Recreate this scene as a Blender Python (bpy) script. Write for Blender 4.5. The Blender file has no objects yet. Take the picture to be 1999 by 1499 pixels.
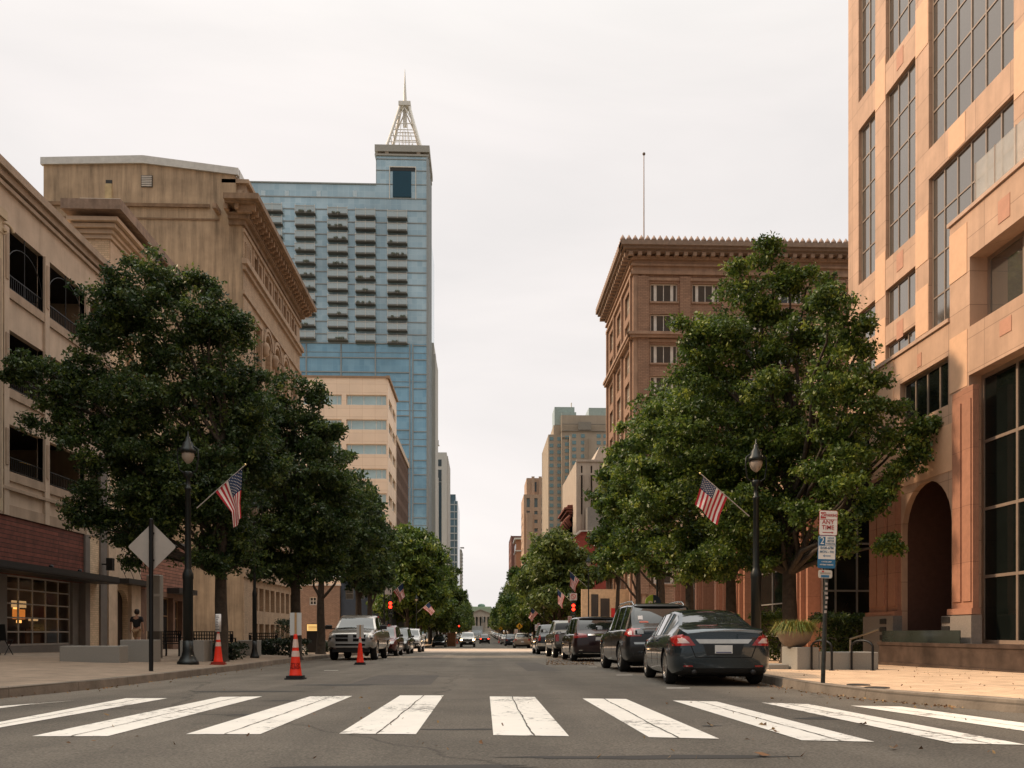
import bpy, bmesh, math, random
import numpy as np
from mathutils import Vector, Matrix
from mathutils.bvhtree import BVHTree
random.seed(7); RNG = np.random.default_rng(7)
R = math.radians
scene = bpy.context.scene
COL = scene.collection

# ---------------------------------------------------------------- camera, sky, sun, exposure
F = 1650.0; CX = 999.5; HY = 1235.0; YAW = math.atan(.0364); CAMZ = .77
SN, CS = math.sin(YAW), math.cos(YAW)
cam_d = bpy.data.cameras.new('camera'); cam = bpy.data.objects.new('camera', cam_d); COL.objects.link(cam)
cam.location = (0, 0, CAMZ); cam.rotation_euler = (R(90), 0, -YAW)
cam_d.sensor_width = 36; cam_d.lens = F/1999*36; cam_d.shift_y = (HY-749.5)/1999
cam_d.clip_start = .1; cam_d.clip_end = 9000
scene.camera = cam
SUN_EL, SUN_AZ = 38, 16      # sun stands to the left (west), a little ahead of the street's line
sd = Vector((-math.cos(R(SUN_EL))*math.cos(R(SUN_AZ)), math.cos(R(SUN_EL))*math.sin(R(SUN_AZ)), math.sin(R(SUN_EL))))
sl = bpy.data.lights.new('sun', 'SUN'); so = bpy.data.objects.new('sun', sl); COL.objects.link(so)
sl.energy = 3.8; sl.angle = R(4); sl.color = (1, .74, .5)
so.rotation_euler = (-sd).to_track_quat('-Z', 'Y').to_euler(); so.location = (-60, 10, 60)
w = bpy.data.worlds.new('World'); scene.world = w; w.use_nodes = True
nt = w.node_tree; nt.nodes.clear()
out = nt.nodes.new('ShaderNodeOutputWorld'); bg = nt.nodes.new('ShaderNodeBackground')
sky = nt.nodes.new('ShaderNodeTexSky'); sky.sky_type = 'NISHITA'; sky.sun_disc = False
sky.sun_elevation = R(SUN_EL); sky.sun_rotation = math.atan2(sd.x, sd.y); sky.air_density = 1.2; sky.dust_density = 3
tc = nt.nodes.new('ShaderNodeTexCoord'); mp = nt.nodes.new('ShaderNodeMapping'); mp.inputs['Scale'].default_value = (1, 1, 3.2)
nz = nt.nodes.new('ShaderNodeTexNoise'); nz.inputs['Scale'].default_value = 1.7; nz.inputs['Detail'].default_value = 6; nz.inputs['Distortion'].default_value = .6
rp = nt.nodes.new('ShaderNodeValToRGB'); rp.color_ramp.elements[0].position = .3; rp.color_ramp.elements[1].position = .72
# thin high overcast lying over the blue: (r,g,b) are the cloud's own brightness divided by the background strength
ST = .12; ZEN = 3.0; BACK = .42
rp.color_ramp.elements[0].color = (.765/ST, .735/ST, .72/ST, 1); rp.color_ramp.elements[1].color = (.95/ST, .89/ST, .862/ST, 1)
mx = nt.nodes.new('ShaderNodeMix'); mx.data_type = 'RGBA'; mx.inputs[0].default_value = .96
L = nt.links.new
L(tc.outputs['Generated'], mp.inputs[0]); L(mp.outputs[0], nz.inputs[0]); L(nz.outputs[0], rp.inputs[0])
# the veil is brighter overhead than low over the street
sp_ = nt.nodes.new('ShaderNodeSeparateXYZ'); mr_ = nt.nodes.new('ShaderNodeMapRange'); mr_.interpolation_type = 'SMOOTHSTEP'
mr_.inputs[1].default_value = .55; mr_.inputs[2].default_value = 1.0; mr_.inputs[3].default_value = 1.0; mr_.inputs[4].default_value = ZEN
vs_ = nt.nodes.new('ShaderNodeVectorMath'); vs_.operation = 'SCALE'
L(tc.outputs['Generated'], sp_.inputs[0]); L(sp_.outputs[2], mr_.inputs[0]); L(rp.outputs[0], vs_.inputs[0]); L(mr_.outputs[0], vs_.inputs['Scale'])
# ... and dimmer behind the viewer than ahead, where the hazy sun side is
ma_ = nt.nodes.new('ShaderNodeMath'); ma_.operation = 'MULTIPLY_ADD'; ma_.inputs[1].default_value = .75; L(sp_.outputs[2], ma_.inputs[0]); L(sp_.outputs[1], ma_.inputs[2])
mb_ = nt.nodes.new('ShaderNodeMapRange'); mb_.interpolation_type = 'SMOOTHSTEP'; mb_.inputs[1].default_value = -.75; mb_.inputs[2].default_value = .4; mb_.inputs[3].default_value = BACK; mb_.inputs[4].default_value = 1.0; L(ma_.outputs[0], mb_.inputs[0])
vb_ = nt.nodes.new('ShaderNodeVectorMath'); vb_.operation = 'SCALE'; L(vs_.outputs[0], vb_.inputs[0]); L(mb_.outputs[0], vb_.inputs['Scale'])
mt_ = nt.nodes.new('ShaderNodeMapRange'); mt_.inputs[1].default_value = .5; mt_.inputs[2].default_value = .9; L(sp_.outputs[2], mt_.inputs[0])
mc_ = nt.nodes.new('ShaderNodeMix'); mc_.data_type = 'RGBA'; mc_.inputs[6].default_value = (1,1,1,1); mc_.inputs[7].default_value = (1,1.04,1.0,1); L(mt_.outputs[0], mc_.inputs[0])
vm_ = nt.nodes.new('ShaderNodeVectorMath'); vm_.operation = 'MULTIPLY'; L(vb_.outputs[0], vm_.inputs[0]); L(mc_.outputs[2], vm_.inputs[1])
L(sky.outputs[0], mx.inputs[6]); L(vm_.outputs[0], mx.inputs[7]); L(mx.outputs[2], bg.inputs[0]); L(bg.outputs[0], out.inputs[0])
bg.inputs[1].default_value = ST
scene.view_settings.view_transform = 'Standard'; scene.view_settings.look = 'None'
scene.view_settings.exposure = 0.14; scene.view_settings.gamma = 1.0

# ---------------------------------------------------------------- photo measurement helpers (pixel of the photo -> place in the street)
def dirv(px, py):
    a = (px-CX)/F
    return SN+a*CS, CS-a*SN, (HY-py)/F
def onX(px, X):                 # Y where the column px meets the plane X
    a, b, _ = dirv(px, 0); return X*b/a
def onY(px, Y):                 # X where the column px meets the plane Y
    a, b, _ = dirv(px, 0); return Y*a/b
def dep(X, Y): return X*SN+Y*CS
def zat(py, X, Y): return CAMZ+(HY-py)/F*dep(X, Y)
GY = [-200, 0, 100, 160, 300, 650, 900, 3000]; GZ = [2.1, 0, -1.05, -1.3, -.85, 1.75, 2.6, 3]
def g(Y): return float(np.interp(Y, GY, GZ))
def gp(px, py, h=0.0):          # place on the ground (raised by h) seen at px, py
    a, b, c = dirv(px, py); t = 1.0
    lo, hi = 3.0, 900.0
    f = lambda t: CAMZ+c*t-(g(b*t)+h)
    prev = 3.0
    t = 3.0
    while t < 900 and f(t) > 0: prev = t; t *= 1.02
    lo, hi = prev, t
    for _ in range(30):
        m = (lo+hi)/2
        if f(m) > 0: lo = m
        else: hi = m
    return a*lo, b*lo, g(b*lo)+h

# ---------------------------------------------------------------- materials
MATS = {}
def M(name, col=(.5,.5,.5), rough=.8, metal=0, spec=.4, var=.12, vs=3.0, bump=0, bs=40, coat=0, streak=0, em=None, es=0, ior=None, kind=None, kw=None):
    if name in MATS: return MATS[name]
    m = bpy.data.materials.new(name); m.use_nodes = True; MATS[name] = m
    n = m.node_tree.nodes; l = m.node_tree.links; p = n['Principled BSDF']
    p.inputs['Roughness'].default_value = rough; p.inputs['Metallic'].default_value = metal
    p.inputs['Specular IOR Level'].default_value = spec; p.inputs['Coat Weight'].default_value = coat; p.inputs['Coat Roughness'].default_value = .04
    if ior: p.inputs['IOR'].default_value = ior
    c = (*col, 1)
    t = n.new('ShaderNodeTexCoord')
    src = None
    if kind in ('brick', 'ashlar'):
        kw = kw or {}
        sep = n.new('ShaderNodeSeparateXYZ'); l.new(t.outputs['Object'], sep.inputs[0])
        ad = n.new('ShaderNodeMath'); ad.operation = 'ADD'; l.new(sep.outputs[0], ad.inputs[0]); l.new(sep.outputs[1], ad.inputs[1])
        cb = n.new('ShaderNodeCombineXYZ'); l.new(ad.outputs[0], cb.inputs[0]); l.new(sep.outputs[2], cb.inputs[1])
        b = n.new('ShaderNodeTexBrick'); l.new(cb.outputs[0], b.inputs['Vector'])
        d = kw.get('d', .12)
        b.inputs['Color1'].default_value = (*[x*(1+d) for x in col], 1); b.inputs['Color2'].default_value = (*[x*(1-d) for x in col], 1)
        b.inputs['Mortar'].default_value = (*kw.get('mortar', [x*.6 for x in col]), 1)
        b.inputs['Scale'].default_value = 1; b.inputs['Brick Width'].default_value = kw.get('w', .22); b.inputs['Row Height'].default_value = kw.get('h', .075)
        b.inputs['Mortar Size'].default_value = kw.get('ms', .008); b.inputs['Mortar Smooth'].default_value = .2
        b.offset = kw.get('off', .5)
        src = b.outputs['Color']
    ns = n.new('ShaderNodeTexNoise'); ns.inputs['Scale'].default_value = vs; ns.inputs['Detail'].default_value = 5; ns.inputs['Roughness'].default_value = .62
    l.new(t.outputs['Object'], ns.inputs[0])
    mxr = n.new('ShaderNodeMapRange'); mxr.inputs[1].default_value = .3; mxr.inputs[2].default_value = .7
    mxr.inputs[3].default_value = 1-var; mxr.inputs[4].default_value = 1+var; l.new(ns.outputs[0], mxr.inputs[0])
    fac = mxr.outputs[0]
    if streak:
        mpn = n.new('ShaderNodeMapping'); mpn.inputs['Scale'].default_value = (1.1, 1.1, .07); l.new(t.outputs['Object'], mpn.inputs[0])
        s2 = n.new('ShaderNodeTexNoise'); s2.inputs['Scale'].default_value = 2.2; s2.inputs['Detail'].default_value = 6; s2.inputs['Roughness'].default_value = .7; l.new(mpn.outputs[0], s2.inputs[0])
        m2 = n.new('ShaderNodeMapRange'); m2.inputs[1].default_value = .42; m2.inputs[2].default_value = .68; m2.inputs[3].default_value = 1; m2.inputs[4].default_value = 1-streak
        l.new(s2.outputs[0], m2.inputs[0])
        mm = n.new('ShaderNodeMath'); mm.operation = 'MULTIPLY'; l.new(fac, mm.inputs[0]); l.new(m2.outputs[0], mm.inputs[1]); fac = mm.outputs[0]
    vm = n.new('ShaderNodeVectorMath'); vm.operation = 'SCALE'
    if src: l.new(src, vm.inputs[0])
    else: vm.inputs[0].default_value = col
    l.new(fac, vm.inputs['Scale']); l.new(vm.outputs[0], p.inputs['Base Color'])
    if bump:
        nb = n.new('ShaderNodeTexNoise'); nb.inputs['Scale'].default_value = bs; nb.inputs['Detail'].default_value = 4; l.new(t.outputs['Object'], nb.inputs[0])
        bp = n.new('ShaderNodeBump'); bp.inputs['Strength'].default_value = bump; bp.inputs['Distance'].default_value = .02; l.new(nb.outputs[0], bp.inputs['Height']); l.new(bp.outputs[0], p.inputs['Normal'])
    if em:
        p.inputs['Emission Color'].default_value = (*em, 1); p.inputs['Emission Strength'].default_value = es
    return m
def leafmat(name, c1, c2, c3):
    m = bpy.data.materials.new(name); m.use_nodes = True; MATS[name] = m
    n = m.node_tree.nodes; l = m.node_tree.links; p = n['Principled BSDF']
    at = n.new('ShaderNodeAttribute'); at.attribute_name = 'tint'
    r = n.new('ShaderNodeValToRGB'); e = r.color_ramp.elements
    e[0].color = (*c1, 1); e[1].color = (*c3, 1); k = e.new(.55); k.color = (*c2, 1)
    l.new(at.outputs['Fac'], r.inputs[0]); l.new(r.outputs[0], p.inputs['Base Color'])
    p.inputs['Roughness'].default_value = .48; p.inputs['Specular IOR Level'].default_value = .45
    tr = n.new('ShaderNodeBsdfTranslucent'); l.new(r.outputs[0], tr.inputs[0])
    mixs = n.new('ShaderNodeMixShader'); mixs.inputs[0].default_value = .38
    l.new(p.outputs[0], mixs.inputs[1]); l.new(tr.outputs[0], mixs.inputs[2]); l.new(mixs.outputs[0], n['Material Output'].inputs[0])
    return m
def glassmat(name, col, rough=.06, metal=.35, var=.25, vs=.35, spec=.9, kw=None):
    return M(name, col, rough=rough, metal=metal, spec=spec, var=var, vs=vs)

# ---------------------------------------------------------------- object helpers
ORG = {}
def link(o, parent=None):
    COL.objects.link(o)
    if parent is not None: o.parent = parent
    return o
def tag(o, label=None, cat=None, group=None, kind=None):
    if label: o['label'] = label
    if cat: o['category'] = cat
    if group: o['group'] = group
    if kind: o['kind'] = kind
    return o
def thing(name, label, cat, loc=(0,0,0), rz=0, group=None):
    o = bpy.data.objects.new(name, None); link(o); o.empty_display_size = .3
    o.location = loc; o.rotation_euler = (0, 0, rz); ORG[o.name] = Vector(loc)
    return tag(o, label, cat, group)
def copy_tree(o, parent=None):
    c = o.copy(); COL.objects.link(c)
    if parent is not None: c.parent = parent
    for ch in list(o.children):
        copy_tree(ch, c)
    return c

class MB:
    def __init__(s): s.v = []; s.f = []; s.m = []; s.sm = []
    def add(s, vs, fs, mi=0, smooth=False):
        b = len(s.v); s.v += [tuple(x) for x in vs]; s.f += [tuple(b+i for i in f) for f in fs]; s.m += [mi]*len(fs); s.sm += [smooth]*len(fs); return s
    def quad(s, a, b, c, d, mi=0): return s.add([a,b,c,d], [(0,1,2,3)], mi)
    def box(s, x0, x1, y0, y1, z0, z1, mi=0):
        if x0 > x1: x0, x1 = x1, x0
        if y0 > y1: y0, y1 = y1, y0
        if z0 > z1: z0, z1 = z1, z0
        v = [(x,y,z) for z in (z0,z1) for y in (y0,y1) for x in (x0,x1)]
        return s.add(v, [(0,2,3,1),(4,5,7,6),(0,1,5,4),(2,6,7,3),(0,4,6,2),(1,3,7,5)], mi)
    def rbox(s, x0, x1, y0, y1, z0, z1, r=.02, mi=0):     # box with chamfered vertical and top edges
        pts = [(x0+r,y0),(x1-r,y0),(x1,y0+r),(x1,y1-r),(x1-r,y1),(x0+r,y1),(x0,y1-r),(x0,y0+r)]
        cx, cy = (x0+x1)/2, (y0+y1)/2; v = []
        for z, k in ((z0,0),(z1-r,0),(z1,r)):
            for x, y in pts:
                v.append((x-(k if x > cx else -k), y-(k if y > cy else -k), z))
        f = [tuple(range(7,-1,-1)), tuple(range(16,24))]
        for a in (0, 8):
            for i in range(8): f.append((a+i, a+(i+1)%8, a+8+(i+1)%8, a+8+i))
        return s.add(v, f, mi)
    def prism(s, pts, axis, a0, a1, mi=0):                # polygon (2d) pushed along axis x/y/z
        def P(p, a): return {'x': (a,p[0],p[1]), 'y': (p[0],a,p[1]), 'z': (p[0],p[1],a)}[axis]
        n = len(pts); v = [P(p,a0) for p in pts]+[P(p,a1) for p in pts]
        f = [tuple(range(n)), tuple(range(2*n-1, n-1, -1))]+[(i, (i+1)%n, n+(i+1)%n, n+i) for i in range(n)]
        return s.add(v, f, mi)
    def tube(s, pts, rs, n=8, mi=0, smooth=True, cap=True):
        pts = [Vector(p) for p in pts]
        if not hasattr(rs, '__len__'): rs = [rs]*len(pts)
        v = []; f = []; up = None
        for i, p in enumerate(pts):
            t = (pts[min(i+1,len(pts)-1)]-pts[max(i-1,0)])
            if t.length < 1e-6: t = Vector((0,0,1))
            t.normalize()
            if up is None: up = t.orthogonal().normalized()
            else:
                up = up-t*up.dot(t); up = up.normalized() if up.length > 1e-5 else t.orthogonal().normalized()
            bt = t.cross(up)
            for k in range(n):
                a = 2*math.pi*k/n; v.append(p+up*math.cos(a)*rs[i]+bt*math.sin(a)*rs[i])
        for i in range(len(pts)-1):
            for k in range(n): f.append((i*n+k, i*n+(k+1)%n, (i+1)*n+(k+1)%n, (i+1)*n+k))
        s.add(v, f, mi, smooth)
        if cap:
            m = (len(pts)-1)*n
            s.add(v[:n], [tuple(range(n-1,-1,-1))], mi); s.add(v[m:], [tuple(range(n))], mi)
        return s
    def lathe(s, prof, c=(0,0,0), n=16, mi=0, smooth=True, axis='z', sx=1, sy=1, cap=True):   # prof: (radius, height)
        v = []; f = []
        for r, z in prof:
            for k in range(n):
                a = 2*math.pi*k/n; x, y = r*math.cos(a)*sx, r*math.sin(a)*sy
                q = {'z': (x,y,z), 'x': (z,x,y), 'y': (x,z,y)}[axis]
                v.append((c[0]+q[0], c[1]+q[1], c[2]+q[2]))
        for i in range(len(prof)-1):
            for k in range(n): f.append((i*n+k, i*n+(k+1)%n, (i+1)*n+(k+1)%n, (i+1)*n+k))
        if cap and prof[0][0] > 1e-4: f.append(tuple(range(n-1,-1,-1)))
        if cap and prof[-1][0] > 1e-4: f.append(tuple((len(prof)-1)*n+k for k in range(n)))
        return s.add(v, f, mi, smooth)
    def build(s, name, mats, parent=None, org=None, sharp=None, label=None):
        if org is None: org = ORG.get(parent.name, Vector()) if parent is not None else Vector()
        me = bpy.data.meshes.new(name)
        vs = [(a-org[0], b-org[1], c-org[2]) for a,b,c in s.v] if (org[0] or org[1] or org[2]) else s.v
        me.from_pydata(vs, [], s.f)
        if not isinstance(mats, (list, tuple)): mats = [mats]
        for m in mats: me.materials.append(m)
        me.polygons.foreach_set('material_index', s.m); me.polygons.foreach_set('use_smooth', s.sm)
        me.update()
        if sharp: me.set_sharp_from_angle(angle=R(sharp))
        o = bpy.data.objects.new(name, me); link(o, parent); ORG[o.name] = Vector(org)
        if label: o['label'] = label
        return o

def text_mesh(txt, size, mat, name='lettering', extrude=.002, bold=0, sx=1, align='CENTER'):
    cu = bpy.data.curves.new('t', 'FONT'); cu.body = txt; cu.size = size; cu.align_x = align; cu.align_y = 'CENTER'; cu.extrude = extrude; cu.offset = bold
    cu.resolution_u = 3
    o = bpy.data.objects.new('t', cu); COL.objects.link(o)
    dg = bpy.context.evaluated_depsgraph_get(); me = bpy.data.meshes.new_from_object(o.evaluated_get(dg))
    bpy.data.objects.remove(o); bpy.data.curves.remove(cu)
    me.name = name; me.materials.clear(); me.materials.append(mat)
    if sx != 1:
        for v in me.vertices: v.co.x *= sx
    return me
def put_text(txt, size, mat, parent, loc, rot, name='lettering', bold=0, sx=1, align='CENTER'):
    o = bpy.data.objects.new(name, text_mesh(txt, size, mat, name, bold=bold, sx=sx, align=align)); link(o, parent)
    o.location = loc; o.rotation_euler = rot; return o

# ---------------------------------------------------------------- facades
class Facade:
    """a wall plane: u runs along it, v is world height, d goes INTO the wall. ang 0 faces the camera, 90 faces right (+X), -90 faces left."""
    def __init__(s, ox, oy, ang, W):
        s.o = (ox, oy); s.a = ang; s.W = W
        s.u = (round(math.cos(R(ang))), round(math.sin(R(ang)))); s.n = (round(math.sin(R(ang))), -round(math.cos(R(ang)))); s.ops = []
    def P(s, u, v, d=0): return (s.o[0]+s.u[0]*u-s.n[0]*d, s.o[1]+s.u[1]*u-s.n[1]*d, v)
    def box(s, mb, u0, u1, v0, v1, d0, d1, mi=0):
        a = s.P(u0, v0, d0); b = s.P(u1, v1, d1); mb.box(a[0], b[0], a[1], b[1], a[2], b[2], mi)
    def pu(s, px):          # u of a photo column on this plane
        if s.a == 0: return onY(px, s.o[1])-s.o[0]
        if s.a == 90: return onX(px, s.o[0])-s.o[1]
        return s.o[1]-onX(px, s.o[0])
    def pz(s, px, py):
        X, Y = (onY(px, s.o[1]), s.o[1]) if s.a == 0 else (s.o[0], onX(px, s.o[0]))
        return zat(py, X, Y)
    def hole(s, u0, u1, v0, v1, arch=False):
        s.ops.append((u0, u1, v0, v1, arch)); return s.ops[-1]
    def wall(s, mb, v0, v1, depth=.3, mi=0, u0=0, u1=None):
        u1 = s.W if u1 is None else u1
        us = sorted({u0, u1, *[x for o in s.ops for x in o[:2] if u0 < x < u1]}); vs = sorted({v0, v1, *[x for o in s.ops for x in o[2:4] if v0 < x < v1]})
        for j in range(len(vs)-1):
            cv = (vs[j]+vs[j+1])/2; run = None
            for i in range(len(us)-1):
                cu = (us[i]+us[i+1])/2
                inside = any(o[0] < cu < o[1] and o[2] < cv < o[3] for o in s.ops)
                if not inside: run = us[i] if run is None else run
                if run is not None and (inside or i == len(us)-2):
                    e = us[i] if inside else us[i+1]
                    mb.quad(s.P(run,vs[j]), s.P(e,vs[j]), s.P(e,vs[j+1]), s.P(run,vs[j+1]), mi); run = None
        for (a,b,c,d,arch) in s.ops:
            r = (b-a)/2 if arch else 0
            mb.quad(s.P(a,c), s.P(a,c,depth), s.P(b,c,depth), s.P(b,c), mi)
            mb.quad(s.P(a,c), s.P(a,d-r), s.P(a,d-r,depth), s.P(a,c,depth), mi)
            mb.quad(s.P(b,c), s.P(b,c,depth), s.P(b,d-r,depth), s.P(b,d-r), mi)
            if not arch: mb.quad(s.P(a,d), s.P(b,d), s.P(b,d,depth), s.P(a,d,depth), mi)
            else:
                m = (a+b)/2; N = 14; arc = [(m-r*math.cos(math.pi*k/N), d-r+r*math.sin(math.pi*k/N)) for k in range(N+1)]
                for k in range(N):
                    p, q = arc[k], arc[k+1]
                    mb.quad(s.P(*p), s.P(*q), s.P(*q,depth), s.P(*p,depth), mi)
                    mb.quad(s.P(*p), s.P(p[0],d), s.P(q[0],d), s.P(*q), mi)
WC = {}
def window(fc, root, op, nx=2, ny=2, depth=.3, fw=.07, frame=None, glass=None, name='window', label=None, xs=None, bt=None, thin=None):
    """frame with mullions (part) and one pane mesh (sub-part); meshes are shared by equal windows"""
    a,b,c,d,arch = op; W, H = b-a, d-c; bt = bt or fw*.7
    key = (round(W,2), round(H,2), nx, ny, round(depth,2), fw, frame.name, glass.name, arch, tuple(xs) if xs else 0)
    if key not in WC:
        m = MB(); t = .06
        m.box(0, fw, 0, t, 0, H); m.box(W-fw, W, 0, t, 0, H); m.box(fw, W-fw, 0, t, 0, fw)
        if not arch: m.box(fw, W-fw, 0, t, H-fw, H)
        XS = xs if xs else [i/nx for i in range(1, nx)]
        for x in XS:
            bx_ = thin if (thin and abs(x-.5) < .01) else bt
            m.box(x*W-bx_/2, x*W+bx_/2, .004, t-.004, fw, H-(0 if arch else fw))
        for j in range(1, ny): m.box(fw, W-fw, .008, t-.008, j*H/ny-bt/2, j*H/ny+bt/2)
        g_ = MB(); g_.quad((0,t*.5,0), (W,t*.5,0), (W,t*.5,H), (0,t*.5,H))
        if arch:
            # frame follows the arc
            r = W/2; N = 14
            for k in range(N):
                a0, a1 = math.pi*k/N, math.pi*(k+1)/N
                p = [(r-R_*math.cos(q), H-r+R_*math.sin(q)) for q, R_ in ((a0,r),(a1,r),(a1,r-fw),(a0,r-fw))]
                m.prism(p, 'y', 0, t)
        def mk(mm, mat, nm):
            me = bpy.data.meshes.new(nm); me.from_pydata(mm.v, [], mm.f); me.materials.append(mat); me.update(); return me
        WC[key] = (mk(m, frame, 'window_frame'), mk(g_, glass, 'pane'))
    fo = bpy.data.objects.new(name, WC[key][0]); link(fo, root)
    p = Vector(fc.P(a, c, depth)) - ORG[root.name]; fo.location = p; fo.rotation_euler = (0,0,R(fc.a))
    po = bpy.data.objects.new('pane', WC[key][1]); link(po, fo)
    if label: fo['label'] = label
    return fo
# ================================================================ ground, road, kerbs, pavements, markings
asphalt = M('asphalt', (.128,.110,.088), rough=.85, var=.16, vs=.9, bump=.5, bs=90)
def asphalt_detail(m):
    n = m.node_tree.nodes; l = m.node_tree.links; p = n['Principled BSDF']
    src = p.inputs['Base Color'].links[0].from_socket; t = n.new('ShaderNodeTexCoord')
    # aggregate speckle, thin cracks, oil stains with shapes of their own
    a = n.new('ShaderNodeTexNoise'); a.inputs['Scale'].default_value = 55; a.inputs['Detail'].default_value = 3; l.new(t.outputs['Object'], a.inputs[0])
    ar = n.new('ShaderNodeMapRange'); ar.inputs[1].default_value = .35; ar.inputs[2].default_value = .7; ar.inputs[3].default_value = .68; ar.inputs[4].default_value = 1.5; l.new(a.outputs[0], ar.inputs[0])
    v = n.new('ShaderNodeTexVoronoi'); v.feature = 'DISTANCE_TO_EDGE'; v.inputs['Scale'].default_value = .23; 
    w_ = n.new('ShaderNodeTexNoise'); w_.inputs['Scale'].default_value = 1.3; w_.inputs['Detail'].default_value = 6; l.new(t.outputs['Object'], w_.inputs[0])
    ad = n.new('ShaderNodeMix'); ad.data_type = 'VECTOR'; ad.inputs[0].default_value = .35; l.new(t.outputs['Object'], ad.inputs[4]); l.new(w_.outputs['Color'], ad.inputs[5]); l.new(ad.outputs[1], v.inputs['Vector'])
    cr = n.new('ShaderNodeMapRange'); cr.inputs[1].default_value = 0; cr.inputs[2].default_value = .006; cr.inputs[3].default_value = .6; cr.inputs[4].default_value = 1; l.new(v.outputs['Distance'], cr.inputs[0])
    s = n.new('ShaderNodeTexNoise'); s.inputs['Scale'].default_value = .45; s.inputs['Detail'].default_value = 4
    mpn = n.new('ShaderNodeMapping'); mpn.inputs['Scale'].default_value = (1, .25, 1); l.new(t.outputs['Object'], mpn.inputs[0]); l.new(mpn.outputs[0], s.inputs[0])
    sr = n.new('ShaderNodeMapRange'); sr.inputs[1].default_value = .35; sr.inputs[2].default_value = .6; sr.inputs[3].default_value = .82; sr.inputs[4].default_value = 1.06; l.new(s.outputs[0], sr.inputs[0])
    x = n.new('ShaderNodeMath'); x.operation = 'MULTIPLY'; l.new(ar.outputs[0], x.inputs[0]); l.new(cr.outputs[0], x.inputs[1])
    y = n.new('ShaderNodeMath'); y.operation = 'MULTIPLY'; l.new(x.outputs[0], y.inputs[0]); l.new(sr.outputs[0], y.inputs[1])
    # wheel-polished lanes
    mp2 = n.new('ShaderNodeMapping'); mp2.inputs['Scale'].default_value = (1.3, .015, 1); l.new(t.outputs['Object'], mp2.inputs[0])
    q = n.new('ShaderNodeTexNoise'); q.inputs['Scale'].default_value = 1; q.inputs['Detail'].default_value = 2; l.new(mp2.outputs[0], q.inputs[0])
    qr = n.new('ShaderNodeMapRange'); qr.inputs[1].default_value = .35; qr.inputs[2].default_value = .65; qr.inputs[3].default_value = .86; qr.inputs[4].default_value = 1.1; l.new(q.outputs[0], qr.inputs[0])
    y2 = n.new('ShaderNodeMath'); y2.operation = 'MULTIPLY'; l.new(y.outputs[0], y2.inputs[0]); l.new(qr.outputs[0], y2.inputs[1]); y = y2
    z = n.new('ShaderNodeVectorMath'); z.operation = 'SCALE'; l.new(src, z.inputs[0]); l.new(y.outputs[0], z.inputs['Scale']); l.new(z.outputs[0], p.inputs['Base Color'])
asphalt_detail(asphalt)
def worn_paint():
    m = M('worn_white_paint', (.84,.79,.71), rough=.7, var=.06, vs=2)
    n = m.node_tree.nodes; l = m.node_tree.links; p = n['Principled BSDF']; src = p.inputs['Base Color'].links[0].from_socket
    t = n.new('ShaderNodeTexCoord')
    a = n.new('ShaderNodeTexNoise'); a.inputs['Scale'].default_value = 9; a.inputs['Detail'].default_value = 9; a.inputs['Roughness'].default_value = .75; l.new(t.outputs['Object'], a.inputs[0])
    b = n.new('ShaderNodeTexNoise'); b.inputs['Scale'].default_value = .7; l.new(t.outputs['Object'], b.inputs[0])
    ad = n.new('ShaderNodeMath'); ad.operation = 'MULTIPLY_ADD'; ad.inputs[1].default_value = .6; l.new(b.outputs[0], ad.inputs[0]); l.new(a.outputs[0], ad.inputs[2])
    r = n.new('ShaderNodeMapRange'); r.inputs[1].default_value = .875; r.inputs[2].default_value = .98; l.new(ad.outputs[0], r.inputs[0])
    mx_ = n.new('ShaderNodeMix'); mx_.data_type = 'RGBA'; l.new(r.outputs[0], mx_.inputs[0]); l.new(src, mx_.inputs[6]); mx_.inputs[7].default_value = (.16,.14,.12,1); l.new(mx_.outputs[2], p.inputs['Base Color'])
    return m
paint = worn_paint()
crackm = M('crack_fill', (.10,.088,.075), rough=.95)
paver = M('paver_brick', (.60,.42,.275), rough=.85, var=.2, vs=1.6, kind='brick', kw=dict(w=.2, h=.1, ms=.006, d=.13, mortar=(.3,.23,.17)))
# pavers lie flat: use x,y instead of height
for nd in paver.node_tree.nodes:
    if nd.type == 'TEX_BRICK':
        paver.node_tree.links.new([k for k in paver.node_tree.nodes if k.type == 'TEX_COORD'][0].outputs['Object'], nd.inputs['Vector'])
paver_l = M('paver_brick_shaded', (.27,.205,.15), rough=.85, var=.22, vs=1.6, kind='brick', kw=dict(w=.2, h=.1, ms=.006, d=.13, mortar=(.2,.16,.12)))  # darker copy of the paver, building shade painted into its colour
for nd in paver_l.node_tree.nodes:
    if nd.type == 'TEX_BRICK':
        paver_l.node_tree.links.new([k for k in paver_l.node_tree.nodes if k.type == 'TEX_COORD'][0].outputs['Object'], nd.inputs['Vector'])
kerbm = M('kerb_granite', (.20,.165,.13), rough=.85, var=.28, vs=2.5, bump=.3, bs=25, kind='ashlar', kw=dict(w=1.8, h=3, ms=.012, off=0, d=.1))
earth = M('earth', (.14,.12,.08), rough=.95)
KR = [(4.2,-30),(9.5,-30),(9.5,2.5),(8.2,5.0),(6.8,7.2),(5.75,8.9),(5.15,10.6),(5.0,12.2),(5.05,14),(5.35,16.5),(5.9,20.5),(6.0,24),(6.0,73)]
KR = KR[1:]
KL = [(-11,-30),(-11,3),(-9.2,6.5),(-7.6,9.0),(-6.6,11.2),(-6.25,14),(-6.3,17),(-6.6,24),(-7.1,31),(-7.15,73)]
CS0, CS1 = 73.0, 89.0
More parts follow.
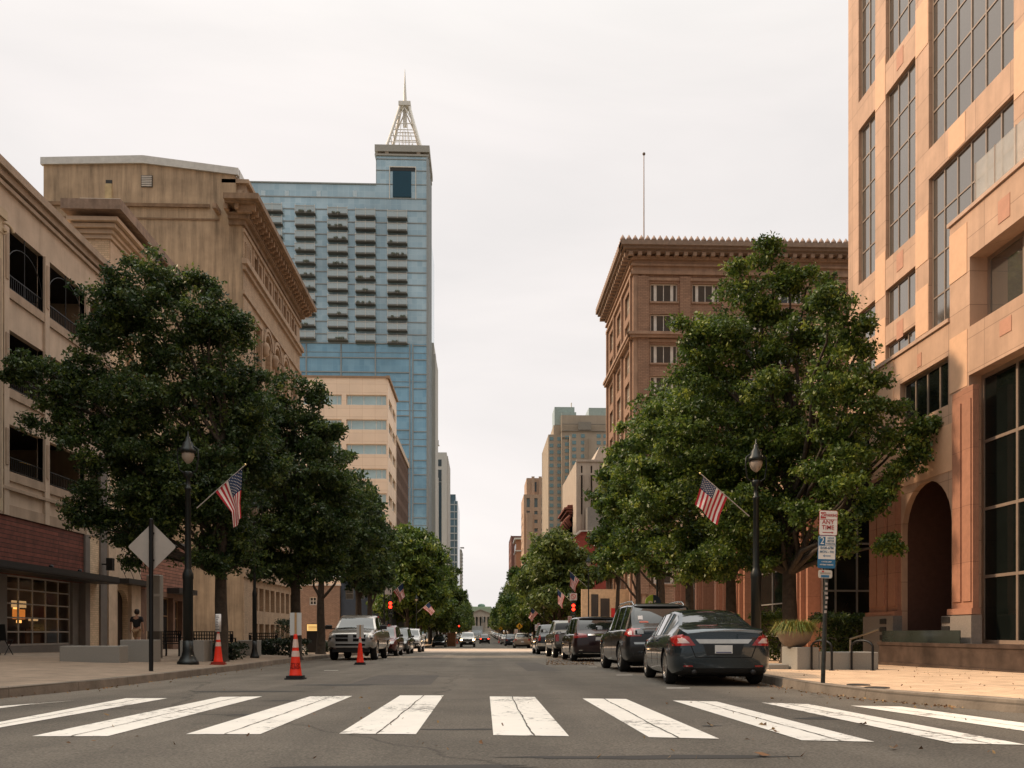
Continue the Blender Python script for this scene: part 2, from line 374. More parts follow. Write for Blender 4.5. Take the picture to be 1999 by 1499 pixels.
def dens(pl, step=2.0):
    out_ = []
    for (a, b) in zip(pl[:-1], pl[1:]):
        n = max(1, int(math.dist(a, b)/step)); out_ += [(a[0]+(b[0]-a[0])*i/n, a[1]+(b[1]-a[1])*i/n) for i in range(n)]
    return out_+[pl[-1]]
def structure(o): o['kind'] = 'structure'; return o
# ground sheet to the horizon
m = MB(); ys = [-400,-30,0,40,73,100,160,220,300,450,650,900,1500,4000]; xs = [-3000,-400,-60,60,400,3000]
for i in range(len(ys)-1):
    for j in range(len(xs)-1):
        m.quad((xs[j],ys[i],g(ys[i])-.12),(xs[j+1],ys[i],g(ys[i])-.12),(xs[j+1],ys[i+1],g(ys[i+1])-.12),(xs[j],ys[i+1],g(ys[i+1])-.12))
structure(m.build('ground', M('ground_cover', (.12,.115,.08), rough=1, vs=.05, var=.3)))
# road: fine strips along the street, plus the two cross streets
m = MB(); ys = [-30+i*2 for i in range(75)]+[120+i*10 for i in range(54)]
for a, b in zip(ys[:-1], ys[1:]):
    for xa, xb in ((-14,-5),(-5,0),(0,5),(5,14)):
        m.quad((xa,a,g(a)),(xb,a,g(a)),(xb,b,g(b)),(xa,b,g(b)))
for a, b in ((-30,9),(CS0,CS1)):
    n = 8
    for i in range(n):
        p, q = a+(b-a)*i/n, a+(b-a)*(i+1)/n
        for xa, xb in ((-160,-14),(14,160)): m.quad((xa,p,g(p)),(xb,p,g(p)),(xb,q,g(q)),(xa,q,g(q)))
road = structure(m.build('road', asphalt))
SL = .03                            # the left pavement climbs a little towards the buildings
def side(pl, sgn, mat, name, wout, slope):
    P_ = dens(pl); mk = MB(); mp_ = MB(); H = .15
    for (a, b) in zip(P_[:-1], P_[1:]):
        for (mm, k0, k1) in ((mk, 0, .16),):
            n = Vector((b[1]-a[1], -(b[0]-a[0]), 0)).normalized()*sgn
            if n.x*sgn < 0: n = -n
            A0, B0 = (a[0],a[1]), (b[0],b[1]); A1, B1 = (a[0]+n.x*.16, a[1]+n.y*.16), (b[0]+n.x*.16, b[1]+n.y*.16)
            z = lambda p, h: (p[0], p[1], g(p[1])+h)
            mm.quad(z(A0,-.05), z(B0,-.05), (A0[0]*0+B0[0]+n.x*.02, B0[1]+n.y*.02, g(B0[1])+H-.012), (A0[0]+n.x*.02, A0[1]+n.y*.02, g(A0[1])+H-.012))
            mm.quad((A0[0]+n.x*.02, A0[1]+n.y*.02, g(A0[1])+H-.012), (B0[0]+n.x*.02, B0[1]+n.y*.02, g(B0[1])+H-.012), (B0[0]+n.x*.035, B0[1]+n.y*.035, g(B0[1])+H), (A0[0]+n.x*.035, A0[1]+n.y*.035, g(A0[1])+H))
            mm.quad((A0[0]+n.x*.035, A0[1]+n.y*.035, g(A0[1])+H), (B0[0]+n.x*.035, B0[1]+n.y*.035, g(B0[1])+H), z(B1,H), z(A1,H))
    # pavement strip: from the kerb line outward to the buildings
    for (a, b) in zip(P_[:-1], P_[1:]):
        ea = [a[0]+sgn*.12 + (sgn*wout-a[0]-sgn*.12)*t for t in (0,.3,.65,1)]; eb = [b[0]+sgn*.12 + (sgn*wout-b[0]-sgn*.12)*t for t in (0,.3,.65,1)]
        for i in range(3):
            hz = lambda x, p: g(p[1])+H-.004+slope*max(0, abs(x)-abs(p[0]))
            mp_.quad((ea[i],a[1],hz(ea[i],a)),(ea[i+1],a[1],hz(ea[i+1],a)),(eb[i+1],b[1],hz(eb[i+1],b)),(eb[i],b[1],hz(eb[i],b)))
    structure(mk.build('kerb', kerbm)); structure(mp_.build(name, mat))
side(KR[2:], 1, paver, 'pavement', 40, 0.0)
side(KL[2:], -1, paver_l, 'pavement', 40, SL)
def strip_far(x0, x1, name):
    m = MB(); mk = MB(); ys = [CS1]+[95+i*15 for i in range(37)]
    for a, b in zip(ys[:-1], ys[1:]):
        m.quad((x0,a,g(a)+.146),(x1,a,g(a)+.146),(x1,b,g(b)+.146),(x0,b,g(b)+.146))
        s = 1 if x0 > 0 else -1; xk = x0 if s > 0 else x1
        mk.quad((xk-s*.15,a,g(a)-.05),(xk-s*.15,b,g(b)-.05),(xk-s*.15,b,g(b)+.15),(xk-s*.15,a,g(a)+.15)); mk.quad((xk-s*.15,a,g(a)+.15),(xk-s*.15,b,g(b)+.15),(xk,b,g(b)+.15),(xk,a,g(a)+.15))
    m.quad((x0,CS1,g(CS1)-.1),(x1,CS1,g(CS1)-.1),(x1,CS1,g(CS1)+.146),(x0,CS1,g(CS1)+.146))
    structure(m.build(name, paver)); structure(mk.build('kerb', kerbm))
strip_far(6.2, 40, 'pavement'); strip_far(-40, -7.3, 'pavement')
def ghl(X, Y):      # ground height on the left pavement
    kx = np.interp(Y, [p[1] for p in KL[1:]], [p[0] for p in KL[1:]]); return g(Y)+.146+SL*max(0, abs(X)-abs(kx))
def pave(px, py, left=False):
    X, Y, Z = gp(px, py, .15)
    if left:
        for _ in range(12): X, Y, Z = gp(px, py, ghl(X, Y)-g(Y))
    return X, Y, Z
# zebra crossing: ten painted bars, parts of the road
bars = [[(-330,1404),(-160,1404),(70,1374),(146,1368)],[(-95,1428),(0,1421),(327,1363.5),(246,1363.5)],
        [(62,1438),(210,1438),(512,1360),(430,1361)],[(363,1434),(508,1434),(688,1359),(605,1360)],[(662,1433),(812,1434),(866,1358),(781,1358)],
        [(963,1436),(1111,1438),(1044,1361),(956,1360)],[(1267,1440),(1404,1443),(1222,1365),(1137,1364)],[(1565,1446),(1707,1449),(1399,1370),(1313,1368)],
        [(1860,1452),(2004,1455),(1578,1375),(1487,1372)],[(2150,1450),(2300,1452),(1760,1380),(1660,1378)]]
for q in bars:
    m = MB(); P4 = [gp(*p) for p in q]
    p = [Vector(x) for x in P4]; N = 8
    for i in range(N):
        a = p[0].lerp(p[3], i/N); b = p[1].lerp(p[2], i/N); c = p[1].lerp(p[2], (i+1)/N); d = p[0].lerp(p[3], (i+1)/N)
        up = lambda v: (v.x, v.y, g(v.y)+.005)
        m.quad(up(a), up(b), up(c), up(d))
    # crack along the bar
    rr = random.Random(int(q[0][0])); f0 = .48+rr.uniform(-.06,.06); pts = []
    for i in range(41):
        t = i/40; f0 += rr.uniform(-.012,.012); l_ = p[0].lerp(p[3], t); r_ = p[1].lerp(p[2], t); pts.append((l_.lerp(r_, f0), rr.uniform(.003,.009)))
    o = m.build('crosswalk_bar', paint, road, org=(0,0,0))
    mc = MB()
    for (A, wa), (B, wb) in zip(pts[:-1], pts[1:]):
        mc.quad((A.x-wa,A.y,g(A.y)+.009),(A.x+wa,A.y,g(A.y)+.009),(B.x+wb,B.y,g(B.y)+.009),(B.x-wb,B.y,g(B.y)+.009))
    mc.build('crack', crackm, o, org=(0,0,0))
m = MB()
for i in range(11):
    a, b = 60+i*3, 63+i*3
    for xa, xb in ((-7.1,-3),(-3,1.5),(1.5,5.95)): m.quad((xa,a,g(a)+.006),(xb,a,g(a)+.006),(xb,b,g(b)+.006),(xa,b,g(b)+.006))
structure(m.build('crossing_pavement', M('pale_sunlit_setts', (.46,.36,.28), rough=.85, var=.12, vs=.4, kind='brick', kw=dict(w=.6, h=.3, ms=.02, d=.1))))  # pale setts whose tone also paints in the sunlit band
for s_ in (-1,1):
    m = MB(); x0, x1 = (-60,-7.1) if s_ < 0 else (5.95,60); m.quad((x0,CS0+.3,g(CS0)+.006),(x1,CS0+.3,g(CS0)+.006),(x1,CS1-.3,g(CS1)+.006),(x0,CS1-.3,g(CS1)+.006)); structure(m.build('cross_street', M('pale_asphalt', (.24,.20,.165), rough=.9, var=.15)))
# short parking marks
def mark(px0, px1, py, wdt=.1):
    a = gp(px0, py); b = gp(px1, py); m = MB()
    m.quad((a[0],a[1]-wdt/2,g(a[1])+.005),(b[0],a[1]-wdt/2,g(a[1])+.005),(b[0],a[1]+wdt/2,g(a[1])+.005),(a[0],a[1]+wdt/2,g(a[1])+.005)); m.build('parking_mark', paint, road, org=(0,0,0))
for q in ((1301,1347,1343.5),(1203,1235,1318),(1148,1166,1302),(633,660,1309),(693,716,1297.5),(748,756,1287.5),(780,786,1282.5),(826,830,1281)): mark(*q)
# patches, tar stains on the road
m = MB()
for (px, py, sx, sy) in ((665,1337,.9,.16),(480,1350,1.1,.1),(560,1368,.35,.05),(485,1395.5,.35,.05),(1290,1478,1.2,.05),(800,1498,.9,.05),(900,1424,.5,.03),(1640,1402,.5,.1),(1390,1417,.12,.03),(850,1321,.5,.06)):
    X, Y, Z = gp(px, py); n = 18
    pts = [(X+sx*math.cos(2*math.pi*k/n)*random.uniform(.6,1.1), Y+sy*2*math.sin(2*math.pi*k/n)*random.uniform(.6,1.1)) for k in range(n)]
    m.add([(a, b, g(b)+.0025) for a, b in pts], [tuple(range(n))])
m.build('tar_patch', M('tar', (.045,.041,.037), rough=.8, var=.2), road, org=(0,0,0))
m = MB()
for (x0, x1, y0, y1) in ((-2.4,-.9,15,19.5),(1.2,2.1,22,31),(-.6,.5,34,37),(-3.3,-1.9,38,47)):
    m.quad((x0,y0,g(y0)+.0018),(x1,y0+.1,g(y0)+.0018),(x1-.05,y1,g(y1)+.0018),(x0+.04,y1,g(y1)+.0018))
m.build('asphalt_patch', M('patch_asphalt', (.098,.086,.075), rough=.9, var=.2, vs=4, bump=.5, bs=90), road, org=(0,0,0))
# manhole lids in the right pavement
for px, py in ((1676,1337),(1712,1342.5)):
    X, Y, Z = pave(px, py); m = MB(); m.lathe([(.16,0),(.16,.012),(.14,.014),(.14,.008),(0,.008)], (X,Y,g(Y)+.147), 20)
    o = m.build('utility_lid', M('cast_iron', (.06,.055,.05), rough=.6, metal=.6)); tag(o, 'small round iron utility lid in the brick pavement, '+('nearer the sign post' if px < 1700 else 'farther from the sign post'), 'utility lid', 'iron lids in the pavement')
# fallen leaves
m = MB(); rr = random.Random(3)
def leaf_at(X, Y, s, h=0):
    s *= .62
    a = rr.uniform(0, 6.3); c, s_ = math.cos(a)*s, math.sin(a)*s; z = g(Y)+.012+h; k = rr.uniform(.3,.6)
    m.add([(X-c,Y-s_,z),(X+s_*k,Y-c*k,z+rr.uniform(.005,.03)),(X+c,Y+s_,z+rr.uniform(0,.03)),(X-s_*k,Y+c*k,z)], [(0,1,2,3)], rr.randrange(3))
for (px, py, s) in ((1490,1478,.09),(1487,1418,.05),(1512,1428,.04),(1388,1418,.07),(1682,1416,.08),(1465,1447,.05),(1743,1463,.07),(1935,1472,.04),(1520,1431,.05),(1348,1373,.04),(1508,1366,.05),(1300,1376,.03),(205,1399,.06),(700,1364,.05),(920,1328,.05)):
    X, Y, Z = gp(px, py)
    for _ in range(2): leaf_at(X+rr.gauss(0,.02), Y+rr.gauss(0,.02), s*rr.uniform(.6,1))
for _ in range(60):
    X, Y, Z = gp(rr.uniform(0, 1950), 1290+ rr.random()**.6*200); leaf_at(X, Y, rr.uniform(.015,.035))
for _ in range(420):            # drift along the right gutter and below the parked cars
    t = rr.random(); Y = 9.5+t*t*32; kx = float(np.interp(Y, [p[1] for p in KR], [p[0] for p in KR])); leaf_at(kx-abs(rr.gauss(0,.18 if Y < 20 else .9))-.02, Y, rr.uniform(.015,.045))
for _ in range(700):
    X, Y, Z = gp(rr.uniform(1066,1160), rr.uniform(1285,1299)); leaf_at(X, Y, rr.uniform(.02,.06))
for _ in range(160):
    Y = 9+rr.random()*26; kx = float(np.interp(Y, [p[1] for p in KL], [p[0] for p in KL])); leaf_at(kx+abs(rr.gauss(0,.3)), Y, rr.uniform(.02,.045))
for _ in range(150):
    X = rr.uniform(5.4, 12); Y = rr.uniform(8, 22); leaf_at(X, Y, rr.uniform(.012,.03), .15)
o = m.build('fallen_leaves', [M('dead_leaf', (.20,.10,.045), rough=.8, var=.4, vs=1), M('dead_leaf_dark', (.13,.07,.035), rough=.8, var=.4, vs=1), M('dead_leaf_yellow', (.28,.17,.07), rough=.8, var=.4, vs=1)])
tag(o, 'dry brown and yellow leaves scattered on the road and pavement', 'leaves', kind='stuff')
# ================================================================ buildings, left side
darkglass = glassmat('dark_glass', (.035,.04,.042), rough=.05, metal=.2, spec=.8)
blind_glass = M('blind_lit_glass', (.30,.31,.28), rough=.25, spec=.8, var=.15, vs=1.5)
whitef = M('white_frame', (.62,.58,.53), rough=.5)
greyf = M('grey_frame', (.24,.23,.21), rough=.45, metal=.3)
darkf = M('dark_frame', (.035,.033,.032), rough=.5, metal=.3)
black = M('black_metal', (.012,.013,.014), rough=.42, metal=.5, spec=.5)
granite = M('grey_granite', (.235,.225,.205), rough=.75, var=.2, vs=60, bump=.1)
XL = -15.5
# ---- A: parking garage
A_end = onX(215, XL); A0 = 6.0  # near end runs on unseen, lengthened to shade the crosswalk
fa = Facade(XL, A0, 90, A_end-A0)
stucco = M('garage_concrete', (.50,.40,.31), rough=.9, var=.12, vs=1.2, bump=.15, bs=60, streak=.15)
stucco2 = M('garage_trim', (.36,.275,.205), rough=.9, var=.15, vs=2, streak=.2)
ga = thing('parking_garage', 'beige concrete multi-storey car park over shopfronts, with open dark decks and railings', 'building', (XL, 20, g(20)))
m = MB(); gZ = -.4
V = dict(top=15.72, b1=14.1, p1=12.03, s1=10.73, p2=8.77, s2=7.63, p3=6.04, s3=4.61, aw=3.0)
cols = [8, 88, 168]
cu = [fa.pu(p) for p in cols]
bays = []
edges = [fa.pu(8)-i*2.75 for i in range(9, 0, -1)] + [fa.pu(8), fa.pu(88), fa.pu(168), fa.W]
cw = .30
for a, b in zip(edges[:-1], edges[1:]):
    for (z0, z1) in ((V['p1'],V['b1']),(V['p2'],V['s1']),(V['p3'],V['s2'])):
        fa.hole(a+cw/2+.03, b-cw/2-(.25 if b == fa.W else 0), z0, z1)
fa.wall(m, V['s3'], V['top'], .2)
# back, roof deck, floors, dark inside
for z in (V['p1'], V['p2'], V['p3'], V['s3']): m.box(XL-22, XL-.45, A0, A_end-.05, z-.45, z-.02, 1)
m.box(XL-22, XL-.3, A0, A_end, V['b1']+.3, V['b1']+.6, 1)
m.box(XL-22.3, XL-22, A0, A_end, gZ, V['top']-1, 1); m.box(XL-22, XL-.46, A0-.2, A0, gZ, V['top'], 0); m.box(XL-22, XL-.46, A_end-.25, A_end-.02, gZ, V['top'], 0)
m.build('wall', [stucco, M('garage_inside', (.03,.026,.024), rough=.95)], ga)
m = MB()
fa.box(m, -.1, fa.W+.12, V['top']-.05, V['top']+.22, -.28, .2); fa.box(m, -.1, fa.W+.08, V['top']-.28, V['top']-.05, -.16, .1); fa.box(m, -.1, fa.W+.05, V['top']-.5, V['top']-.36, -.1, .1)
for z in (V['p1'], V['p2'], V['p3']): fa.box(m, 0, fa.W, z-.28, z+.02, -.07, 0)
fa.box(m, 0, fa.W, V['p3']-.6, V['p3']-.5, -.12, 0); fa.box(m, 0, fa.W, V['s3'], V['s3']+.35, -.06, 0)
m.build('cornice', stucco2, ga)
for e in edges[:-1]:
    m = MB(); fa.box(m, e-cw/2, e+cw/2, V['s3'], V['b1']-.01, -.09, .18)
    for z0, z1 in ((V['p1']+.25,V['b1']-.3),(V['p2']+.2,V['s1']-.2),(V['p3']+.2,V['s2']-.2)):
        fa.box(m, e-cw/2+.07, e+cw/2-.07, z0, z1, -.115, -.08, 1)
    m.build('pier', [stucco, stucco2], ga)
for a, b in zip(edges[6:-1], edges[7:]):
    for z, zt in ((V['p1'],V['b1']), (V['p2'],V['s1']), (V['p3'],V['s2'])):
        m = MB(); fa.box(m, a+cw/2, b-cw/2, z+.5, z+.54, .02, .06); fa.box(m, a+cw/2, b-cw/2, z+.08, z+.11, .02, .06)
        u = a+cw/2+.1
        while u < b-cw/2: fa.box(m, u, u+.018, z, z+.5, .03, .05); u += .12
        if z == V['p1']:
            mid = (a+b)/2; r_ = (b-a)/2-cw/2
            m.tube([fa.P(mid, z, .04), fa.P(mid, zt, .04)], .02, 6)
            m.tube([fa.P(mid-r_*math.cos(t), z+.55+r_*.95*math.sin(t), .04) for t in np.linspace(0, math.pi, 15)], .018, 5)
        m.build('railing', black, ga)
# big classical pilaster with scroll capital, at the picture's edge
m = MB(); e = onX(6, XL+.42)-A0-1.12
fa.box(m, e, e+1.12, V['s3'], V['b1']-.75, -.42, 0); fa.box(m, e+.15, e+.97, V['s3']+.4, V['b1']-1.6, -.46, -.40, 1)
fa.box(m, e-.08, e+1.2, V['b1']-.3, V['b1']-.02, -.52, 0)
for uu in (e+.02, e+1.1):
    pass
for kk in range(2):
    cc = Vector(fa.P(e+1.12-kk*1.15, V['b1']-.62, -.46)); uv = Vector((.6,.8,0)).normalized(); vv = Vector((0,0,1))
    m.tube([cc+(uv*math.cos(t)+vv*math.sin(t))*(.27-.032*t) for t in np.linspace(0, 7.2, 34)], [.045-.004*t for t in np.linspace(0,7.2,34)], 7)
    m.tube([cc-uv.cross(vv)*.05, cc+uv.cross(vv)*.05], [.07,.05], 10)
fa.box(m, e-.02, e+1.14, V['b1']-.75, V['b1']-.3, -.44, 0)
m.build('pilaster', [M('pale_terracotta', (.45,.36,.25), rough=.8, var=.15), stucco2], ga)
# ground storey: red wooden fascia, dark awning, glazed roll-up door
redwood = M('red_wood_siding', (.15,.045,.03), rough=.7, var=.35, vs=3, kind='ashlar', kw=dict(w=4.4, h=.15, ms=.014, d=.22, off=.37, mortar=(.03,.012,.01)))
m = MB(); fa.box(m, 0, fa.pu(162), V['aw']-.3, V['s3'], -.02, .2); m.build('fascia', redwood, ga)
m = MB(); fa.box(m, fa.pu(162), fa.pu(171), gZ, V['s3']-.01, -.1, .3); fa.box(m, fa.pu(171), fa.W-.01, gZ, V['s3']-.01, -.03, .3, 1); m.build('corner_pier', [M('grey_pillar', (.16,.14,.125), rough=.8), M('cream_brick', (.62,.47,.32), rough=.85, var=.1, vs=2, kind='brick', kw=dict(w=.26, h=.085, ms=.008, d=.1, mortar=(.42,.31,.2)))], ga)
m = MB(); fa.box(m, 0, fa.pu(188), 2.72, 3.0, -.9, .1); fa.box(m, 0, fa.pu(188), 2.78, 2.96, -.93, -.9); m.build('awning', darkf, ga)
fs = Facade(XL-.15, A0, 90, A_end-A0); m = MB()
dz0, dz1 = .32, 2.72
o1 = fs.hole(fs.pu(14), fs.pu(142), dz0, dz1); o0 = fs.hole(fs.pu(14)-5.2, fs.pu(14)-.5, dz0, dz1)
o2 = fs.hole(fs.pu(14)-11, fs.pu(14)-6, dz0, dz1)
fs.wall(m, gZ, 2.78, .15, u0=0, u1=fs.pu(170))
fs.box(m, 0, fs.pu(170), gZ, .3, -.12, 0)
m.build('shop_wall', M('shop_grey', (.17,.155,.14), rough=.7), ga)
inside = M('shop_inside', (.05,.035,.025), rough=.9)
shopglass = M('shop_glass', (.02,.02,.02), rough=.04, spec=.6, var=0)
shopglass.node_tree.nodes['Principled BSDF'].inputs['Alpha'].default_value = .35
for o_ in (o1, o0, o2): window(fs, ga, o_, nx=5, ny=5, depth=.1, fw=.07, frame=M('alu_frame', (.42,.40,.37), rough=.4, metal=.4), glass=shopglass, name='roll_up_door')
# shop interior; glowing boards and panels added for its warm reflections
m = MB(); fs.box(m, 0, fs.W, gZ, 2.9, 5.0, 5.2); fs.box(m, 0, fs.W, .2, .28, .3, 5); fs.box(m, 0, fs.W, 2.85, 2.95, .3, 5)
for k in range(7): fs.box(m, fs.pu(14)+k*.9-1, fs.pu(14)+k*.9-.5, .28, 1.0+.25*(k%2), 1.2+.5*(k%3), 1.6+.5*(k%3), 1)
fs.box(m, fs.pu(63), fs.pu(90), .34, .9, .2, .24, 2)
m.build('shop_interior', [inside, M('shop_wood', (.16,.07,.03), rough=.6), M('brown_board', (.20,.10,.045), rough=.7)], ga)
amber = M('amber_glow', (.9,.5,.15), em=(1,.46,.12), es=2.2); glowp = M('warm_glow_panel', (.6,.42,.2), em=(1,.60,.26), es=.55); gloworange = M('orange_glow_panel', (.6,.25,.06), em=(1,.30,.05), es=.6)
for p0_, p1_, v0_, v1_, mt_x in ((15,33,.95,1.62,glowp),(15,30,1.72,2.2,glowp),(66,88,1.25,1.6,gloworange),(64,90,1.66,1.9,glowp),(40,52,1.7,1.95,glowp),(96,112,1.2,1.32,glowp)):
    m = MB(); fs.box(m, fs.pu(p0_), fs.pu(p1_), v0_, v1_, .7, .74); m.build('reflection_glow_panel', mt_x, ga)
for u, v, sx, sz in ((fs.pu(26),1.55,.32,.42),(fs.pu(28),1.05,.3,.3),(fs.pu(52),1.75,.14,.16),(fs.pu(78),1.45,.34,.25),(fs.pu(84),1.12,.28,.1),(fs.pu(-30),1.5,.4,.3)):
    m = MB(); fs.box(m, u, u+sx, v, v+sz, .9, .94); m.build('reflection_glow_board', amber, ga)
m = MB(); c = fa.P(fa.pu(98), 6.2, .9); m.lathe([(.02,.0),(.09,-.05),(.1,-.12),(.0,-.14)], c, 10); m.build('deck_lamp', M('sodium_lamp', (1,.6,.2), em=(1,.5,.1), es=12), ga)
# spot lamps on the fascia
for px, py in ((85,1101),(142,1107)):
    m = MB(); u = fa.pu(px); c = fa.P(u, 3.12, -.25); m.tube([fa.P(u,3.0,-.05), fa.P(u,3.1,-.15), c], .015, 6); m.lathe([(.03,-.06),(.06,-.02),(.07,.08)], c, 10, axis='y'); m.build('spot_lamp', black, ga)

# ---- B: narrow cream building with a deep cornice
B_end = onX(362, XL); fb = Facade(XL-.02, A_end, 90, B_end-A_end)
cream = M('cream_brick', (.62,.47,.32), rough=.85, var=.1, vs=2, kind='brick', kw=dict(w=.26, h=.085, ms=.008, d=.1, mortar=(.42,.31,.2)))
creamst = M('cream_stone', (.56,.43,.315), rough=.85, var=.15, vs=2, streak=.15)
gb = thing('cream_building', 'narrow cream brick building with deep flared cornice beside the car park', 'building', (XL, 38, g(38)))
ztop = zat(428, XL, A_end)
m = MB(); uw = fb.pu(318)
b1 = fb.hole(fb.pu(222), fb.pu(250), -.2, 2.62, True)
for k, (p0, p1) in enumerate(((243,262),(275,292))):
    for z in (5.2, 8.6, 11.8): fb.hole(fb.pu(p0), fb.pu(p1), z, z+1.9)
fb.wall(m, -.6, ztop-1.9, .3, u1=uw)
fb.box(m, 0, uw, ztop-1.9, ztop-.9, -.04, 1.2, 1); m.box(XL-1.3, XL-.03, A_end-.03, A_end+.02, -.6, ztop-.5)
m.box(XL-14, XL-1.2, A_end+.1, B_end-.2, -.6, 14.2); m.box(XL-1.3, XL-.32, A_end+.05, fb.P(uw,0)[1], -.6, ztop-1.9)
m.build('wall', [cream, creamst], gb)
for o_ in fb.ops[1:]: window(fb, gb, o_, 2, 2, .3, .07, whitef, darkglass)
m = MB()
steps = [(0,.02,-1.0),(.12,.14,-.85),(.22,.24,-.68),(.38,.36,-.5),(.55,.5,-.3),(.78,.62,.05)]
for (pr, _, z) in steps:
    h = .16 if pr < .7 else .42
    fb.box(m, -pr, uw+.1, ztop+z, ztop+z+h, -pr, 1.25+pr*.5, 1 if pr > .7 else 0)
m.build('cornice', [creamst, M('cornice_weathered', (.27,.19,.14), rough=.9, var=.25, streak=.3)], gb)
m = MB(); fb.box(m, .25, uw, ztop+.42, ztop+.85, -.3, 1.2); fb.box(m, .15, uw, ztop+.85, ztop+.95, -.38, 1.3, 1); m.build('parapet', [creamst, M('white_coping', (.75,.73,.7), rough=.5)], gb)
m = MB()
greyp = M('grey_pillar', (.16,.14,.125), rough=.8); fb.box(m, fb.pu(191), fb.pu(204), -.5, 8.0, -.12, 0); m.build('drain_pillar', greyp, gb)
m = MB(); fb.box(m, fb.pu(205), fb.pu(222), -.5, 4.9, -.16, 0); fb.box(m, fb.pu(250), fb.pu(268), -.5, 4.9, -.16, 0); fb.box(m, fb.pu(222), fb.pu(250), 3.1, 4.9, -.16, 0); m.build('pilaster', creamst, gb)
m = MB(); fb.box(m, fb.pu(222)+.06, fb.pu(250)-.06, -.3, 2.6, .22, .3); m.build('door', M('dark_door', (.03,.018,.013), rough=.5), gb)
m = MB(); fb.box(m, fb.pu(224), fb.pu(283), 2.86, 3.08, -.6, 0); m.build('awning', darkf, gb)
for px in (222, 238, 255):
    m = MB(); u = fb.pu(px); m.tube([fb.P(u,3.0,-.55), fb.P(u,3.95,-.17)], .012, 5); m.build('awning_stay', black, gb)
m = MB(); c = fb.P(fb.pu(193), 3.55, -.45); m.box(c[0]-.12,c[0]+.12,c[1]-.1,c[1]+.14,c[2]-.25,c[2]+.25); m.tube([c,(c[0]-.4,c[1],c[2])], .03, 6); m.build('wall_lantern', black, gb)
# red clad shop next to it
gr = thing('red_clad_shop', 'low shop with red wooden boarding and black awning beyond the cream building', 'building', (XL, 42, g(42)))
fr = Facade(XL-.02, fb.P(uw,0)[1]+.05, 90, B_end-fb.P(uw,0)[1]-.05)
f2 = Facade(XL+.02, onX(268, XL), 90, B_end-onX(268, XL)); m = MB()
f2.hole(f2.pu(317), f2.pu(338), -.2, 2.5); f2.hole(f2.pu(342), f2.pu(356), .6, 2.4); f2.hole(f2.pu(286), f2.pu(308), -.2, 2.4)
f2.wall(m, -.6, 2.75, .3); m.build('wall', M('shop_brown', (.17,.10,.07), rough=.8, var=.2), gr)
for i, o_ in enumerate(f2.ops): window(f2, gr, o_, 2, 2 if i else 3, .25, .06, M('tan_frame', (.35,.22,.12), rough=.6), shopglass if i else darkglass)
m = MB(); f2.box(m, 0, f2.W, 2.75, 5.15, 0, .25); m.build('fascia', M('faded_red_siding', (.27,.125,.085), rough=.8, var=.3, vs=3, kind='ashlar', kw=dict(w=4.6, h=.16, ms=.014, d=.22, off=.37, mortar=(.05,.025,.02))), gr)
m = MB(); f2.box(m, f2.pu(326), f2.W, 2.72, 2.98, -.6, 0); m.build('awning', darkf, gr)
m = MB(); m.box(XL-12, XL-.3, f2.o[1]+.2, B_end, -.6, 5.3); m.box(XL-.3, XL+.06, f2.o[1], B_end, 5.15, 5.4); m.build('roof', M('roof_felt', (.09,.085,.08), rough=.95), gr)
m = MB(); f2.box(m, f2.pu(317), f2.pu(350), .0, 2.5, 3, 3.1); m.build('shop_interior', inside, gr); m = MB(); f2.box(m, f2.pu(330), f2.pu(334), 1.0, 2.2, 1, 1.05); m.build('lit_panel', amber, gr)

# ---- C: old theatre-like block with blank flank wall
CY0 = onX(475, XL); CY1 = onX(585, XL)
print('theatre Y', CY0, CY1)
brownst = M('brown_stucco', (.41,.305,.205), rough=.9, var=.3, vs=.45, bump=.1, streak=.5)
brick_c = M('tan_brick', (.38,.275,.185), rough=.88, var=.15, vs=1, kind='brick', kw=dict(w=.24, h=.08, ms=.008, d=.12), streak=.15)
stone_c = M('tan_stone', (.37,.27,.19), rough=.85, var=.15, vs=1.5, bump=.2, bs=12, streak=.3)
gc = thing('theatre_building', 'old tan block with blank stained side wall, heavy bracketed cornice and arched windows', 'building', (XL, CY0, g(CY0)))
xl85 = onY(85, CY0); zA = zat(322, xl85, CY0); zB = zat(343, XL, CY0); zM = zat(320, onY(300, CY0), CY0)
zc = zat(398, XL, CY0); zcb = zat(438, XL, CY0)
xC = onY(430, CY0)
m = MB()
m.prism([(xl85,-1),(XL-.9,-1),(XL-.9,zcb),(onY(460,CY0),zcb),(onY(460,CY0),zB),(onY(280,CY0),zM),(xl85,zA)], 'y', CY0, CY0+.3)
m.box(XL-.9, XL-.35, CY0+.3, CY1, -1, zcb); m.box(xl85, xl85+.3, CY0+.3, CY1, -1, zA-.2); m.box(xl85, XL-.3, CY1-.3, CY1, -1, zB)
m.prism([(onY(460,CY0),zB),(onY(280,CY0),zM),(xl85,zA),(xl85,zA-.4),(onY(460,CY0),zB-.4)], 'y', CY0+.3, CY1-.2)
m.box(onY(452,CY0), onY(460,CY0), CY0+.3, CY1-2, zcb, zB-.4)
m.box(XL-.92, XL-.03, CY0-.02, CY0+.5, -1, zcb+.3); m.box(onY(436,CY0), onY(461,CY0), CY0+.03, CY0+.6, zcb, zB-.05); m.box(onY(452,CY0), XL-.9, CY0+.02, CY0+.6, zcb-.3, zc+.2)
m.build('wall', brownst, gc)
